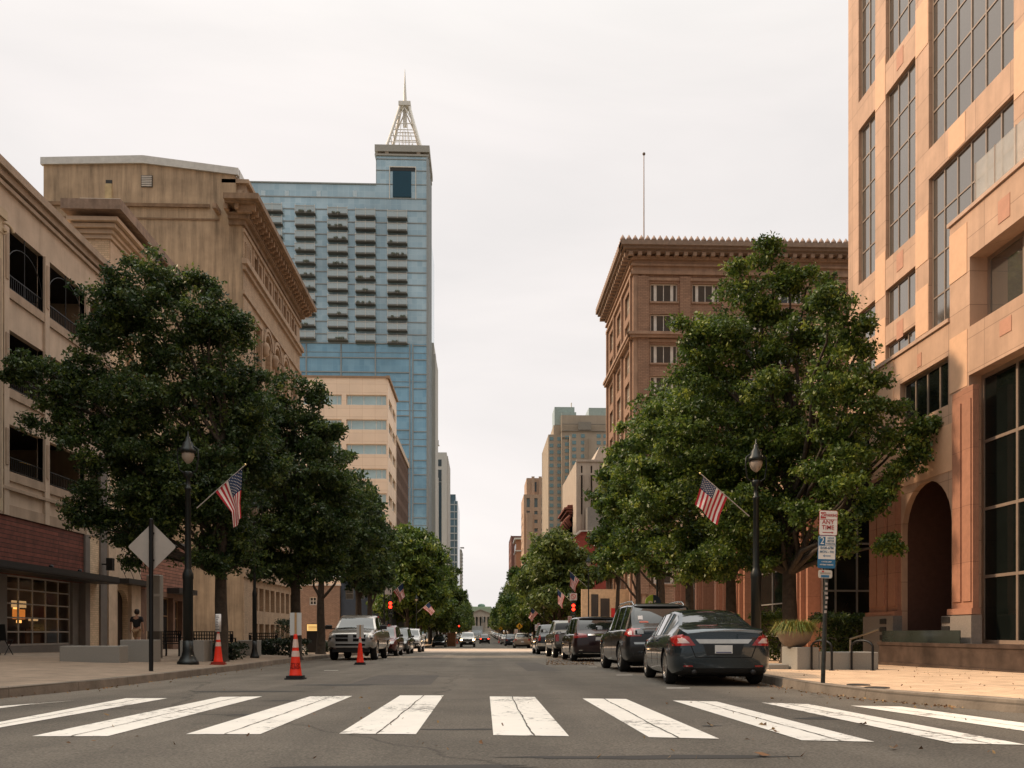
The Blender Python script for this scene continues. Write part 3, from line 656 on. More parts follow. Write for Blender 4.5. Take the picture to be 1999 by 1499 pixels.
# metal coping, ledges, vents and recessed panel lines on the flank
m = MB(); m.prism([(xl85-.15,zA),(onY(280,CY0),zM),(onY(460,CY0)+.2,zB),(onY(460,CY0)+.2,zB+.45),(onY(280,CY0),zM+.5),(xl85-.15,zA+.45)], 'y', CY0-.12, CY0+.15)
m.box(onY(460,CY0)+.02, onY(460,CY0)+.22, CY0+.16, CY1-2, zB-.3, zB+.45)
m.build('coping', M('zinc_coping', (.52,.51,.48), rough=.5, metal=.3), gc)
m = MB(); zl = zat(400, onY(250,CY0), CY0)
m.box(xl85, onY(410,CY0), CY0-.12, CY0, zl-.12, zl+.1)
X0_ = onY(265,CY0); X1_ = onY(428,CY0); z0_ = zat(426, X0_, CY0)
for a, b, c, d in ((X0_,X1_,z0_-.05,z0_+.05),(X0_-.05,X0_+.05,4,z0_),(xl85+1,onY(243,CY0),z0_-.05,z0_+.05),(onY(243,CY0)-.05,onY(243,CY0)+.05,4,z0_)): m.box(a,b,CY0-.05,CY0,c,d)
m.build('wall_ledge', M('stained_stone', (.2,.13,.08), rough=.9, var=.3), gc)
m = MB(); X = onY(287,CY0); z = zat(354,X,CY0)
for k in range(6): m.box(X-.32, X+.32, CY0-.07, CY0+.02, z-.34+k*.12, z-.27+k*.12)
m.box(X-.36, X+.36, CY0-.03, CY0+.0, z-.38, z+.38, 1); m.build('louvre_vent', [M('vent_white', (.5,.47,.43)), darkf], gc)
m = MB(); X = onY(213,CY0); z = zat(356,X,CY0); m.box(X-.2, X+.2, CY0-.04, CY0, z-.1, z+.14); m.box(X-.22, X+.2, CY0-.1, CY0-.001, zat(410,X,CY0), z-.12, 1); m.build('flue', [darkf, M('patched_render', (.45,.35,.2), rough=.9, var=.2)], gc)
# street face
fc = Facade(XL, CY0-.05, 90, CY1-CY0+.05)
zc2 = zc-.2; nb = 5; pw = 1.9; bw = (fc.W-pw-1.2)/nb; zf0, zf1 = zat(530, XL, onX(490,XL)), zat(488, XL, onX(490,XL))
zl2 = zat(518, XL, CY0); zt2 = zat(575, XL, CY0)
m = MB(); wins = []
for i in range(nb):
    u0 = pw+.2+i*bw
    wins.append(fc.hole(u0+.55, u0+bw/2-.12+.1, zf0, zf1)); wins.append(fc.hole(u0+bw/2+.12+.1, u0+bw-.25, zf0, zf1))
    if i in (0, nb-1): wins.append(fc.hole(u0+.75, u0+bw-.6, zt2-5.2, zt2-.9))
    else: wins.append(fc.hole(u0+.7, u0+bw-.6, zt2-5.6, zt2-.55, True))
    if i in (0, nb-1): wins.append(fc.hole(u0+.75, u0+bw-.6, zt2-9.5, zt2-6.6))
    else: wins.append(fc.hole(u0+.7, u0+bw-.6, zt2-9.5, zt2-6.6))
zg1 = zat(1142, XL, CY0)
low = []
for i in range(nb):
    u0 = pw-1.4+i*(fc.W-1.2)/nb
    for k in range(2):
        a = u0+.35+k*1.62; low.append(fc.hole(a, a+1.15, zg1-1.6, zg1)); low.append(fc.hole(a, a+1.15, .1, zg1-2.5))
fc.wall(m, -1, zl2-.4, .45); fc2 = Facade(XL, CY0-.05, 90, CY1-CY0+.05)
fc.ops_all = fc.ops; fc.wall(MB(), 0, 1)
m2 = MB(); fcz = Facade(XL, CY0-.05, 90, fc.W); fcz.ops = [o for o in fc.ops if o[2] > zl2-1]; fcz.wall(m2, zl2-.4, zcb+.2, .4)
mm = MB(); fcl = Facade(XL, CY0-.05, 90, fc.W); fcl.ops = [o for o in fc.ops if o[3] < zl2-.3]; fcl.wall(mm, -1, zl2-.4, .45)
mm.build('wall', brick_c, gc); m2.build('wall', stone_c, gc)
for i, o_ in enumerate(fc.ops):
    low_ = o_ in low; window(fc, gc, o_, 2 if o_[1]-o_[0] > 1.3 or not low_ else 1, 2, .4, .08, M('dark_brown_frame', (.06,.04,.03), rough=.6), (blind_glass if (low_ and i % 3 == 0) else darkglass), label=None)
m = MB(); fc.box(m, 1.0, 1.9, .05, 2.5, -.02, .06); m.build('door', M('orange_door', (.5,.26,.09), rough=.6), gc)
m = MB()
# corner pilaster strips, ledges, arch rings
fc.box(m, -.06, pw, zl2, zat(455,XL,CY0), -.06, 0, 1); fc.box(m, -.06, pw, -1, zt2-.2, -.08, 0, 1)
for k in range(5): fc.box(m, .2+k*.3, .36+k*.3, zl2+.5, zat(455,XL,CY0)-.5, -.12, -.055, 1)
for a, b, z, h, p in ((-.3,fc.W+.2,zl2,.35,.35),(-.15,fc.W+.1,zl2-.3,.28,.18),(-.12,fc.W+.1,zt2,.22,.14),(-.12,fc.W+.1,zat(455,XL,CY0),.25,.14),(-.1,fc.W+.1,zg1+.5,.35,.22),(-.1,fc.W+.1,zg1+3.2,.25,.3)):
    fc.box(m, a, b, z, z+h, -p, 0)
for i in range(nb):
    u0 = pw+.2+i*bw
    for q in (u0+.28, u0+bw/2+.1): fc.box(m, q-.1, q+.12, zl2+.36, zat(455,XL,CY0)-.02, -.07, 0)
    if 0 < i < nb-1:
        o_ = (u0+.7, u0+bw-.6); c = (o_[0]+o_[1])/2; r_ = (o_[1]-o_[0])/2; N = 16
        for rad, pr, w_ in ((r_+.3, .12, .22),(r_+.04, .06, .16)):
            for k in range(N):
                a0, a1 = math.pi*k/N, math.pi*(k+1)/N; zz = zt2-.55-r_
                q = [fc.P(c-R_*math.cos(t), zz+R_*math.sin(t), dd) for dd in (-pr, 0) for t, R_ in ((a0,rad),(a1,rad),(a1,rad+w_),(a0,rad+w_))]
                m.add(q, [(0,1,2,3),(3,2,6,7),(0,1,5,4)])
        for uu in (u0+.2,):
            m.lathe([(.12,0),(.3,.15),(.22,.4),(.34,.6),(.2,.95),(.05,1.05)], fc.P(uu, zt2-.55-r_-1.1, -.15), 8)
    else:
        a, b = u0+.55, u0+bw-.4
        for q in ((a-.02,a+.14,zt2-9.6,zt2-.7),(b-.14,b+.02,zt2-9.6,zt2-.7),(a-.02,b+.02,zt2-.75,zt2-.55)): fc.box(m, q[0],q[1],q[2],q[3], -.1, 0)
m.build('moulding', [stone_c, brick_c], gc)
# cornice, brackets, parapet block
m = MB()
for (z, h, p) in ((zcb-.1,.3,.15),(zcb+.2,.25,.35),(zcb+.45,.12,.45),(zcb+.9,.2,1.05),(zcb+1.1,.22,1.18),(zc-.32,.35,1.32)):
    fc.box(m, -p, fc.W+p*.5, z, z+h, -p, .9)
u = -.7
while u < fc.W+.5:
    fc.box(m, u, u+.28, zcb+.57, zcb+.9, -.95, .2, 1); fc.box(m, u+.03, u+.25, zcb+.45, zcb+.6, -.7, .2, 1); u += .72
u = -.3
while u < fc.W+.3: fc.box(m, u, u+.11, zcb+.25, zcb+.44, -.42, 0, 1); u += .22
for k in range(3): m.box(XL-1.1+k*.7-.6, XL-1.1+k*.7-.35, CY0-.95, CY0+.2, zcb+.57, zcb+.9, 1)
u = .3
while u < fc.W: fc.box(m, u, u+.5, zc+.02, zc+.42, -1.1, -.7); u += 2.9
m.build('cornice', [M('cornice_stone', (.24,.165,.11), rough=.9, var=.3, vs=1.5, streak=.3), M('cornice_stone_light', (.29,.2,.135), rough=.9, var=.3)], gc)
zp = zat(357, XL, CY0)
m = MB(); m.box(XL-1.2, XL+.1, CY0+.2, CY0+2.4, zc, zp); m.box(XL-1.4, XL+.35, CY0, CY0+2.7, zp, zp+.25); m.box(XL-.95, XL-.1, CY0+.1, CY0+.2, zc+.5, zp-.4); m.box(XL-1.3, XL-.4, CY0+2.4, CY1-.3, zc-.2, zc+.9); m.build('parapet_block', stone_c, gc)

# ---- brick building across the side street (low, plain)
Y0 = 97; xa, xb = onY(566, Y0), onY(662, Y0)
gd = thing('plain_brick_building', 'low plain brown brick building across the side street with one small window', 'building', (xa, Y0, g(Y0)))
f = Facade(xa, Y0, 0, xb-xa); m = MB(); zt = f.pz(600, 1143)
o_ = f.hole(f.pu(604), f.pu(618), f.pz(604,1181), f.pz(604,1165)); f.wall(m, -2, zt, .25)
m.box(xa, xb, Y0+18, Y0+18.2, -2, zt); m.box(xa-.1, xa, Y0, Y0+18, -2, zt); m.box(xb-.02, xb+.08, Y0+.02, Y0+18, -2, zt); m.box(xa, xb, Y0+.3, Y0+18, zt-.4, zt-.2)
m.build('wall', M('brown_brick', (.25,.165,.12), rough=.9, var=.15, kind='brick', kw=dict(w=.4, h=.13, ms=.014, d=.1)), gd)
window(f, gd, o_, 2, 2, .15, .1, whitef, darkglass)
m = MB(); f.box(m, -.1, f.W+.1, zt, zt+.15, -.1, .3); m.build('coping', whitef, gd)
# blue shopfront block beyond
xa2, xb2 = onY(662, 97.5), XL+3.2
ge = thing('blue_painted_building', 'dark blue painted building behind the trees on the side street corner', 'building', (xa2, 98, g(98)))
f = Facade(xb+.15, 97.4, 0, 5.5); m = MB(); ops = [f.hole(.5+i*1.25, 1.4+i*1.25, z, z+1.3) for i in range(4) for z in (1.2, 4.6)]; f.wall(m, -2, 7.4, .2); m.box(f.o[0], f.o[0]+5.5, 115, 115.2, -2, 7.4); m.box(f.o[0]+5.4, f.o[0]+5.55, 97.4, 115, -2, 7.4); m.box(f.o[0], f.o[0]+5.5, 97.8, 115, 7, 7.2)
m.build('wall', M('blue_paint', (.035,.05,.075), rough=.6, var=.2), ge)
for o_ in ops: window(f, ge, o_, 1, 2, .15, .06, greyf, darkglass)

# ---- generic tall block
def block(name, label, X, Y0, Y1, ztop, side, wall, rows_f, cols_f, rows_s, cols_s, frame, glass, width, depth=.3, nx=2, ny=1, fw=.12, xs=None, cat='building', roof=None, zb=-3, z_off=0, wname='window'):
    """side=+1: stands left of the street (street face looks right); side=-1: right. width extends away from the street."""
    root = thing(name, label, cat, (X, Y0, g(Y0)))
    ff = Facade(X-width, Y0, 0, width) if side > 0 else Facade(X, Y0, 0, width)
    fs_ = Facade(X, Y0, 90, Y1-Y0) if side > 0 else Facade(X, Y1, -90, Y1-Y0)
    for (u0, u1) in cols_f:
        for (v0, v1) in rows_f: ff.hole(u0, u1, v0, v1)
    for (u0, u1) in cols_s:
        for (v0, v1) in rows_s: fs_.hole(u0, u1, v0, v1)
    m = MB(); ff.wall(m, zb, ztop, depth); fs_.wall(m, zb, ztop, depth)
    xo = X-side*width
    m.quad((xo,Y0,zb),(xo,Y1,zb),(xo,Y1,ztop),(xo,Y0,ztop)); m.quad((xo,Y1,zb),(X,Y1,zb),(X,Y1,ztop),(xo,Y1,ztop)); m.quad((xo,Y0,ztop-.3),(X,Y0,ztop-.3),(X,Y1,ztop-.3),(xo,Y1,ztop-.3))
    m.build('wall', wall, root)
    for fz in (ff, fs_):
        for o_ in fz.ops: window(fz, root, o_, nx, ny, depth, fw, frame, glass, xs=xs, name=wname)
    return root, ff, fs_
# ---- D: tan panel office block with ribbon windows
Y0 = onX(757, XL); Y1 = onX(774, XL)
tan = M('tan_panels', (.82,.64,.49), rough=.85, var=.06, vs=.3, kind='ashlar', kw=dict(w=2.1, h=1.35, ms=.03, off=0, d=.04, mortar=(.66,.48,.34)))
zt = zat(738, XL, Y0); fl = 48*dep(XL,Y0)/F; wtop = zat(771, XL, Y0)
def px2u(px, xo, Y): return onY(px, Y)-xo
wd = 30; xo = XL-wd
colsf = [(px2u(a,xo,Y0), px2u(b,xo,Y0)) for a, b in ((676,754.5),(591,667),(506,582))]
rows = [(wtop-20*dep(XL,Y0)/F-i*fl, wtop-i*fl) for i in range(9)]
W_ = Y1-Y0
gt, f1, f2_ = block('tan_office_block', 'tan panelled office block with teal ribbon windows in front of the blue tower', XL, Y0, Y1, zt, 1, tan, rows, colsf, rows, [(W_*.12,W_*.47),(W_*.53,W_*.88)], whitef, glassmat('teal_glass', (.44,.58,.60), rough=.14, metal=.35, var=.1), wd, .35, 1, 1, .14, xs=[.12,.43,.74,.88])
m = MB(); f2_.box(m, -.3, f2_.W, zt-.1, zt+.35, -.35, .3); f1.box(m, 0, f1.W, zt-.02, zt+.3, -.12, .3)
m.build('coping', M('brown_coping', (.3,.2,.13), rough=.8), gt)
m = MB(); X_ = onY(615,Y0+6); m.box(X_-1.5, X_+1.8, Y0+5, Y0+8, zt-.3, zt+1.1); m.box(X_+1.8, X_+3.5, Y0+5.5, Y0+7, zt-.3, zt+.6); m.tube([(XL-2.5,Y0+2,zt),(XL-2.5,Y0+2,zt+.7)], .25, 8); m.build('roof_plant', greyf, gt)
# ---- dark ribbed building between the tan block and the glass tower
Y0 = onX(772, XL)+1; Y1 = onX(797, XL); zt = zat(860, XL, Y0)
gk = thing('brown_grid_building', 'dark brown concrete grid building squeezed between tan block and glass tower', 'building', (XL, Y0, g(Y0)))
m = MB(); m.box(XL-20, XL-.6, Y0, Y1, -3, zt)
f = Facade(XL, Y0, 90, Y1-Y0)
for i in range(13): f.box(m, i*f.W/12-.15, i*f.W/12+.15, -2, zt, -.02, .6)
for k in range(12): f.box(m, 0, f.W, zt-1.1-k*3.1, zt-k*3.1, .1, .62)
m.build('wall', M('brown_concrete', (.24,.165,.13), rough=.9, var=.15, streak=.2), gk)
m = MB(); f.box(m, -.2, f.W, zt, zt+1.0, -.2, .8); m.build('coping', creamst, gk)
m = MB(); m.box(XL-19, XL-.5, Y0-.12, Y0-.02, -2, zt-4.5); m.box(XL-.62, XL-.3, Y0+.05, Y1, -2, zt-4, 0)
for k in range(9): m.box(XL-19, XL-.5, Y0-.2, Y0-.121, zt-6-k*3.1, zt-5.6-k*3.1, 1)
m.build('glazing', [darkglass, darkf], gk)
# ---- E: blue glass tower with spire
Y0 = onX(835, XL); dd_ = dep(XL, Y0); pp = dd_/F      # metres per photo pixel there
print('tower Y', Y0, 'm/px', pp)
Y1 = Y0+34
blue = M('blue_curtain_glass', (.42,.56,.63), rough=.14, metal=.5, spec=.8, var=.3, vs=.035)  # broad tone variation paints cloud reflections into the glass
def tower_glass():
    n = blue.node_tree.nodes; l = blue.node_tree.links; p = n['Principled BSDF']; src = p.inputs['Base Color'].links[0].from_socket
    t = n.new('ShaderNodeTexCoord'); sep = n.new('ShaderNodeSeparateXYZ'); l.new(t.outputs['Object'], sep.inputs[0])
    ad = n.new('ShaderNodeMath'); ad.operation = 'ADD'; l.new(sep.outputs[0], ad.inputs[0]); l.new(sep.outputs[1], ad.inputs[1])
    cb = n.new('ShaderNodeCombineXYZ'); l.new(ad.outputs[0], cb.inputs[0]); l.new(sep.outputs[2], cb.inputs[1])
    b = n.new('ShaderNodeTexBrick'); b.offset = 0; b.inputs['Scale'].default_value = 1; b.inputs['Brick Width'].default_value = 1.52; b.inputs['Row Height'].default_value = pp*24.2/2
    b.inputs['Mortar Size'].default_value = .035; b.inputs['Color1'].default_value = (.86,.9,.92,1); b.inputs['Color2'].default_value = (1.12,1.08,1.06,1); b.inputs['Mortar'].default_value = (1.25,1.2,1.15,1)
    l.new(cb.outputs[0], b.inputs['Vector'])
    x = n.new('ShaderNodeVectorMath'); x.operation = 'MULTIPLY'; l.new(src, x.inputs[0]); l.new(b.outputs['Color'], x.inputs[1]); l.new(x.outputs[0], p.inputs['Base Color'])
tower_glass()
tw_metal = M('tower_metal', (.30,.31,.30), rough=.5, metal=.4); tw_pale = M('tower_pale_metal', (.62,.58,.52), rough=.5, metal=.2)
gt = thing('glass_tower', 'tall blue glass skyscraper with rows of balconies, corner turret and open spire', 'building', (XL, Y0, g(Y0)))
ft = Facade(XL-62, Y0, 0, 62); zr0, zr1 = zat(355, onY(470,Y0), Y0), zat(362, onY(733,Y0), Y0); xt = onY(734, Y0)
zr = (zr0+zr1)/2; ztt = zat(306, XL, Y0); zct = zat(285, XL, Y0)
zlow = zat(672, XL, Y0)
m = MB(); m.box(XL-62, xt, Y0, Y1, zlow, zr); m.box(xt, XL, Y0, Y0+15.5, zlow, ztt); m.box(xt, XL, Y0+15.5, Y1, zlow, zr-8)
m.build('glazing', blue, gt)
blue2 = blue.copy(); blue2.name = 'reflection_tint_glass'  # bluer reflection of the lower storeys painted in as glass tint
for nd_ in blue2.node_tree.nodes:
    if nd_.type == 'VECT_MATH' and nd_.operation == 'SCALE': nd_.inputs[0].default_value = (.27,.48,.62)
m = MB(); m.box(XL-62, XL, Y0+.02, Y1, -3, zlow-.01); m.build('lower_glazing', blue2, gt)
m = MB(); ug = lambda px: onY(px, Y0)
y388 = zat(388, XL, Y0); fh = 24.2*pp; zb0 = zat(672, XL, Y0); zlast = zat(409, XL, Y0)
def bar(x0, x1, z0, z1, pr=.16, mi=0): m.box(x0, x1, Y0-pr, Y0, z0, z1, mi)
bar(XL-62, xt, zr, zr+.35, .3); bar(XL-62, XL, y388-.25, y388+.05)
for k in range(11): z = zat(412, XL, Y0)-k*fh; bar(XL-62, XL, z-.14, z+.14)
for z in (zat(334,XL,Y0), zat(361,XL,Y0), zat(312,XL,Y0)): bar(xt, XL, z-.1, z+.1)
# lower curtain wall grid
for px in (598, 666, 733, 800, 806): bar(ug(px)-.17, ug(px)+.17, 3, zb0, .3)
z = zb0; k = 0
while z > 3:
    bar(XL-62, ug(800), z-.14, z+.14, .26)
    if k % 2: bar(XL-62, XL, z+fh*.42, z+fh*.42+.1, .12)
    bar(ug(807), XL, z-.55, z-.3, .2); z -= 28*pp; k += 1
bar(xt-.0, xt+.12, zr, ztt, .1)
for x in (XL-.35,): m.box(x, XL+.1, Y0-.25, Y0+.0, -2, ztt, 0)
# street side: concrete fins
for i in range(5): m.box(XL, XL+.25, Y0+i*3.6, Y0+i*3.6+1.1, -2, ztt-.5 if i < 5 else zr, 0)
m.build('mullion', tw_metal, gt)
m = MB(); m.box(XL-.2, XL+1.3, Y0+17, Y1-.5, -2, zat(697, XL, Y0+20)); m.prism([(Y0+17, zat(697,XL,Y0+20)), (Y1-.5, zat(697,XL,Y0+20)), (Y1-3, zat(697,XL,Y0+20)+3.5),(Y0+17, zat(697,XL,Y0+20)+3.5)], 'x', XL-.2, XL+.8)
m.build('side_wing', M('tower_concrete', (.40,.38,.34), rough=.8, streak=.15), gt)
m = MB()
for px in (514, 560, 622, 693): X = ug(px); m.box(X-.6, X+.6, Y0-.06, Y0, zat(384,X,Y0), zat(372,X,Y0))
m.build('roof_window', M('pale_panel', (.5,.6,.66), rough=.3), gt)
# turret logo frame window
m = MB(); xa, xb = ug(767), ug(803); za, zb_ = zat(386,XL,Y0), zat(328.5,XL,Y0)
m.box(ug(760), ug(761.5), Y0-.3, Y0, za-.6, zb_); m.box(ug(811), ug(812.5), Y0-.3, Y0, za-.6, zb_); m.box(ug(760), ug(812), Y0-.3, Y0, zb_, zb_+.3); m.build('window_frame', tw_pale, gt)
m = MB(); m.box(xa, xb, Y0-.34, Y0-.02, za, zat(336,XL,Y0)); m.build('turret_window', M('deep_blue_glass', (.008,.05,.08), rough=.15, spec=.5), gt)
m = MB(); m.box(ug(762), ug(811), Y0-.2, Y0, zat(335,XL,Y0), zb_-.05); m.build('louvre_band', darkf, gt)
# crown of the turret
zk = zat(306, XL, Y0); m = MB(); e = .35
m.box(xt-e, XL+e, Y0-e, Y0+15.8, zk, zk+.5); m.box(xt+.4, XL-.4, Y0+.4, Y0+15, zk+.5, zk+1.3, 1); m.box(xt-e, XL+e+.2, Y0-e, Y0+15.8, zk+1.2, zct)
for x in (xt+2.6, XL-3.2): m.box(x, x+1.1, Y0-.3, Y0+.3, zk+.4, zk+1.3, 1)
m.build('turret_crown', [M('crown_metal', (.33,.31,.27), rough=.6, metal=.2), M('crown_soffit', (.25,.2,.15), rough=.8)], gt)
# spire: tapering open frame and mast
zs0, zs1 = zct, zat(213, XL-8, Y0+7); cx, cy = (ug(750)+ug(823))/2, Y0+6.5; hb = (ug(823)-ug(750))/2; ht = (ug(799)-ug(778))/2*.85
m = MB()
cor = [(-1,-1),(1,-1),(1,1),(-1,1)]
lv = lambda t: (hb+(ht-hb)*(t**.92), zs0+(zs1-zs0)*t)
for sx, sy in cor: m.tube([(cx+sx*lv(t)[0], cy+sy*lv(t)[0]*.8, lv(t)[1]) for t in np.linspace(0,1,6)], .42, 6)
for k, t in enumerate((.06,.18,.32,.46,.6)):
    h_, z = lv(t); P_ = [(cx+sx*h_, cy+sy*h_*.8, z) for sx, sy in cor]
    for a, b in zip(P_, P_[1:]+P_[:1]): m.tube([a,b], .13, 5)
for q in (-.62,-.3,0,.3,.62):
    h0, z0 = lv(0); h1, z1 = lv(.62); tt = .62 if abs(q) < .5 else .4; h1, z1 = lv(tt)
    for sy in (-1, 1): m.tube([(cx+q*h0*.9, cy+sy*h0*.8, z0), (cx+q*h0*.55, cy+sy*h1*.8, z1)], .11, 5)
for s in (-1, 1):
    h0, z0 = lv(.6); h1, z1 = lv(.97)
    for sy in (-1,1): m.tube([(cx+s*h0, cy+sy*h0*.8, z0), (cx-s*h0*0, cy+sy*h1*.8, z1)], .2, 5)
m.box(cx-ht-.45, cx+ht+.45, cy-ht-.3, cy+ht+.3, zs1, zs1+1.2); m.box(cx-ht*.7, cx+ht*.7, cy-ht*.6, cy+ht*.6, zs0, zs0+.5)
m.box(cx-.55, cx+.55, cy-.55, cy+.55, zs1-5.5, zs1)
m.build('spire_frame', tw_pale, gt)
m = MB(); zm = zat(137, XL-8, Y0+7); m.tube([(cx,cy,zs1+1.2),(cx,cy,zs1+3.5),(cx,cy,zm)], [.62,.5,.05], 6); m.build('mast', tw_pale, gt)
# balconies: 11 floors in five columns; only where the photo shows them
bal_mat = M('balcony_slab', (.15,.15,.14), rough=.7); rail_g = M('balcony_glass', (.40,.47,.50), rough=.2, spec=.5, var=.1); pl_m = M('balcony_plants', (.22,.26,.25), rough=.9, var=.5, vs=4)
colp = [(514,556),(578,617),(641,680),(695,733),(757,795)]
bw_ = 38.5*pp; slab = MB(); slab.box(0, bw_, -1.7, -.02, -.32, .0); slab.box(-.05, bw_+.05, -1.75, -1.7, -.28, .12)
glassr = MB(); glassr.box(.05, bw_-.05, -1.68, -1.62, .12, 1.75); glassr.box(.05, .11, -1.6, -.1, .12, 1.75); glassr.box(bw_-.11, bw_-.05, -1.6, -.1, .12, 1.75)
rails = MB()
for x in (0, bw_/2, bw_-.12): rails.box(x, x+.10, -1.76, -1.69, -.3, 2.2)
rails.box(0, bw_, -1.76, -1.69, 1.72, 1.82)
def raw(mb, mat, nm): me = bpy.data.meshes.new(nm); me.from_pydata(mb.v, [], mb.f); me.materials.append(mat); me.update(); return me
me_s, me_g, me_r = raw(slab, bal_mat, 'balcony'), raw(glassr, rail_g, 'rail_glass'), raw(rails, tw_pale, 'rail')
rr = random.Random(5); zslab0 = zat(416.5, onY(600,Y0), Y0)
for ci, (a, b) in enumerate(colp):
    for k in range(11):
        X = ug(a); z = zslab0-k*fh-(ci*.35)
        if ci == 0 and k > 5: continue
        o = bpy.data.objects.new('balcony', me_s); link(o, gt); o.location = Vector((X, Y0, z))-ORG[gt.name]
        o2_ = bpy.data.objects.new('rail_glass', me_g); link(o2_, o); o3_ = bpy.data.objects.new('rail', me_r); link(o3_, o)
        if rr.random() < .4:
            pm = MB()
            for _ in range(rr.randint(1,4)):
                x = rr.uniform(.4, bw_-.8); w__ = rr.uniform(.3,.7); pm.lathe([(.15,0),(w__,.25),(w__*.8,rr.uniform(.4,.55)),(.05,rr.uniform(.6,.8))], (x, -1.9, .0), 7)
            po = pm.build('potted_plant', pl_m, o, org=(0,0,0))

# ---- F: right-hand stone tower: podium and shaft
XP = 11.3; XT = 12.8
stone = M('salmon_granite', (.50,.325,.225), rough=.6, var=.12, vs=1.5, streak=.16, kind='ashlar', kw=dict(w=1.45, h=.78, ms=.008, off=.0, d=.07, mortar=(.26,.16,.11)))
stone_hi = M('sunlit_patch_granite', (.66,.41,.26), rough=.55, var=.06, vs=5)  # paler granite, sunlit reflections painted into its colour
stone_rd = M('rose_granite', (.47,.245,.165), rough=.6, var=.1, vs=5)
stone_dk = M('dark_granite', (.062,.042,.033), rough=.35, var=.4, vs=3, spec=.4)
stone_rb = M('red_granite', (.34,.165,.105), rough=.55, var=.12, vs=8, kind='ashlar', kw=dict(w=3, h=1.3, ms=.008, off=0, d=.06))
bronze = M('bronze_frame', (.36,.28,.22), rough=.4, metal=.5)
tglass = M('tower_grey_glass', (.27,.25,.225), rough=.05, metal=.75, spec=.8, var=.06, vs=.2)
pglass = M('podium_dark_glass', (.006,.008,.007), rough=.06, metal=0, spec=.22, var=.2)
gs = thing('stone_tower', 'salmon granite office tower with gridded grey windows and a tall arched entrance', 'building', (XT, 20, g(20)))
# shaft
Yt = onX(1656, XT); f = Facade(XT, Yt, -90, Yt-2)
H_ = 62
def zv(py, px, X=XT): return zat(py, X, onX(px, X))
A_ = (f.pu(1676), f.pu(1708.5)); B_ = (f.pu(1729), f.pu(1787)); C_ = (f.pu(1813), f.pu(1979)); D_ = (f.pu(2010), f.pu(2130)); E_ = (f.pu(2200), f.pu(2600))
zA1, zA0 = zv(250,1676), zv(545,1677)
s18 = (zv(125,1730), zv(185,1729)); z505 = zv(505,1733); z565 = zv(565,1732); z635 = zv(635,1733); z690 = zv(690,1734); zC1, zC0 = zv(290,1815), zv(350,1813); zled = zv(640,1850)
print('levels', s18, z505, z565, z635, z690, zC1, zC0)
rowsAB = [(s18[0], s18[0]+6.1), (s18[0]+7.2, s18[0]+13.3), (s18[0]+14.4, s18[0]+20.5), (s18[0]+21.6, s18[0]+27.7), (s18[0]+28.8, s18[0]+34.9)]
wl = []
for (u0, u1), nx in ((A_,2),(B_,3),(D_,4)):
    for (a, b) in rowsAB: wl.append((f.hole(u0,u1,a,b), nx, 6))
    wl.append((f.hole(u0,u1,z505,s18[1]), nx, 5)); wl.append((f.hole(u0,u1,z635,z565), nx, 1)); wl.append((f.hole(u0,u1,z690-.7,z690+.3), nx, 1))
for (u0, u1), nx in ((C_,6),):
    for i in range(3): wl.append((f.hole(u0,u1,zC1+i*14.4,zC1+i*14.4+13.3), nx, 13))
    wl.append((f.hole(u0,u1,zled,zC0), nx, 4))
m = MB(); f.wall(m, 5, H_, .13)
m.box(XT+.5, XT+30, 2.2, Yt-.02, 5, H_-.5); m.quad((XT,Yt,-1),(XT+30,Yt,-1),(XT+30,Yt,H_),(XT,Yt,H_)); m.quad((XT,2,5),(XT+30,2,5),(XT+30,2,H_),(XT,2,H_))
# lighter squares paint sunlit reflection patches where piers and spandrels cross, rose panels mid-spandrel
def sq(u0, u1, v0, v1, mi, pr=.012): f.box(m, u0, u1, v0, v1, -pr, .01, mi)
zs_ = [(z505, z505-1.05),(z635,z635-.95),(s18[0],s18[1])]
for (za, zb_) in ((s18[0],s18[1]),(z505-.95,z505+.0),(z635-.9,z635)):
    lo_, hi_ = min(za,zb_)+.02, max(za,zb_)-.02
    for (p, q) in ((A_[1],B_[0]),(B_[1],C_[0])): sq(p+.02, q-.02, lo_-.15, hi_+.35, 1)
    mid = (B_[0]+B_[1])/2; sq(mid-.2, mid+.2, hi_-.66, hi_-.12, 2)
for za in (zC0,): 
    mid = (C_[0]+C_[1])/2; sq(mid-.9, mid-.1, zC0+.03, zC1-.03, 1)
for i in range(1,5):
    za = s18[0]+7.2*i
    for (p, q) in ((A_[1],B_[0]),(B_[1],C_[0])): sq(p+.02, q-.02, za-1.0, za+.1, 1)
sq(C_[1]+.02, D_[0]-.02, zC0-.2, zC1+.6, 1)
m.build('wall', [stone, stone_hi, stone_rd], gs)
for o_, nx, ny in wl: window(f, gs, o_, nx, ny, .10, .07, bronze, tglass, bt=.045)
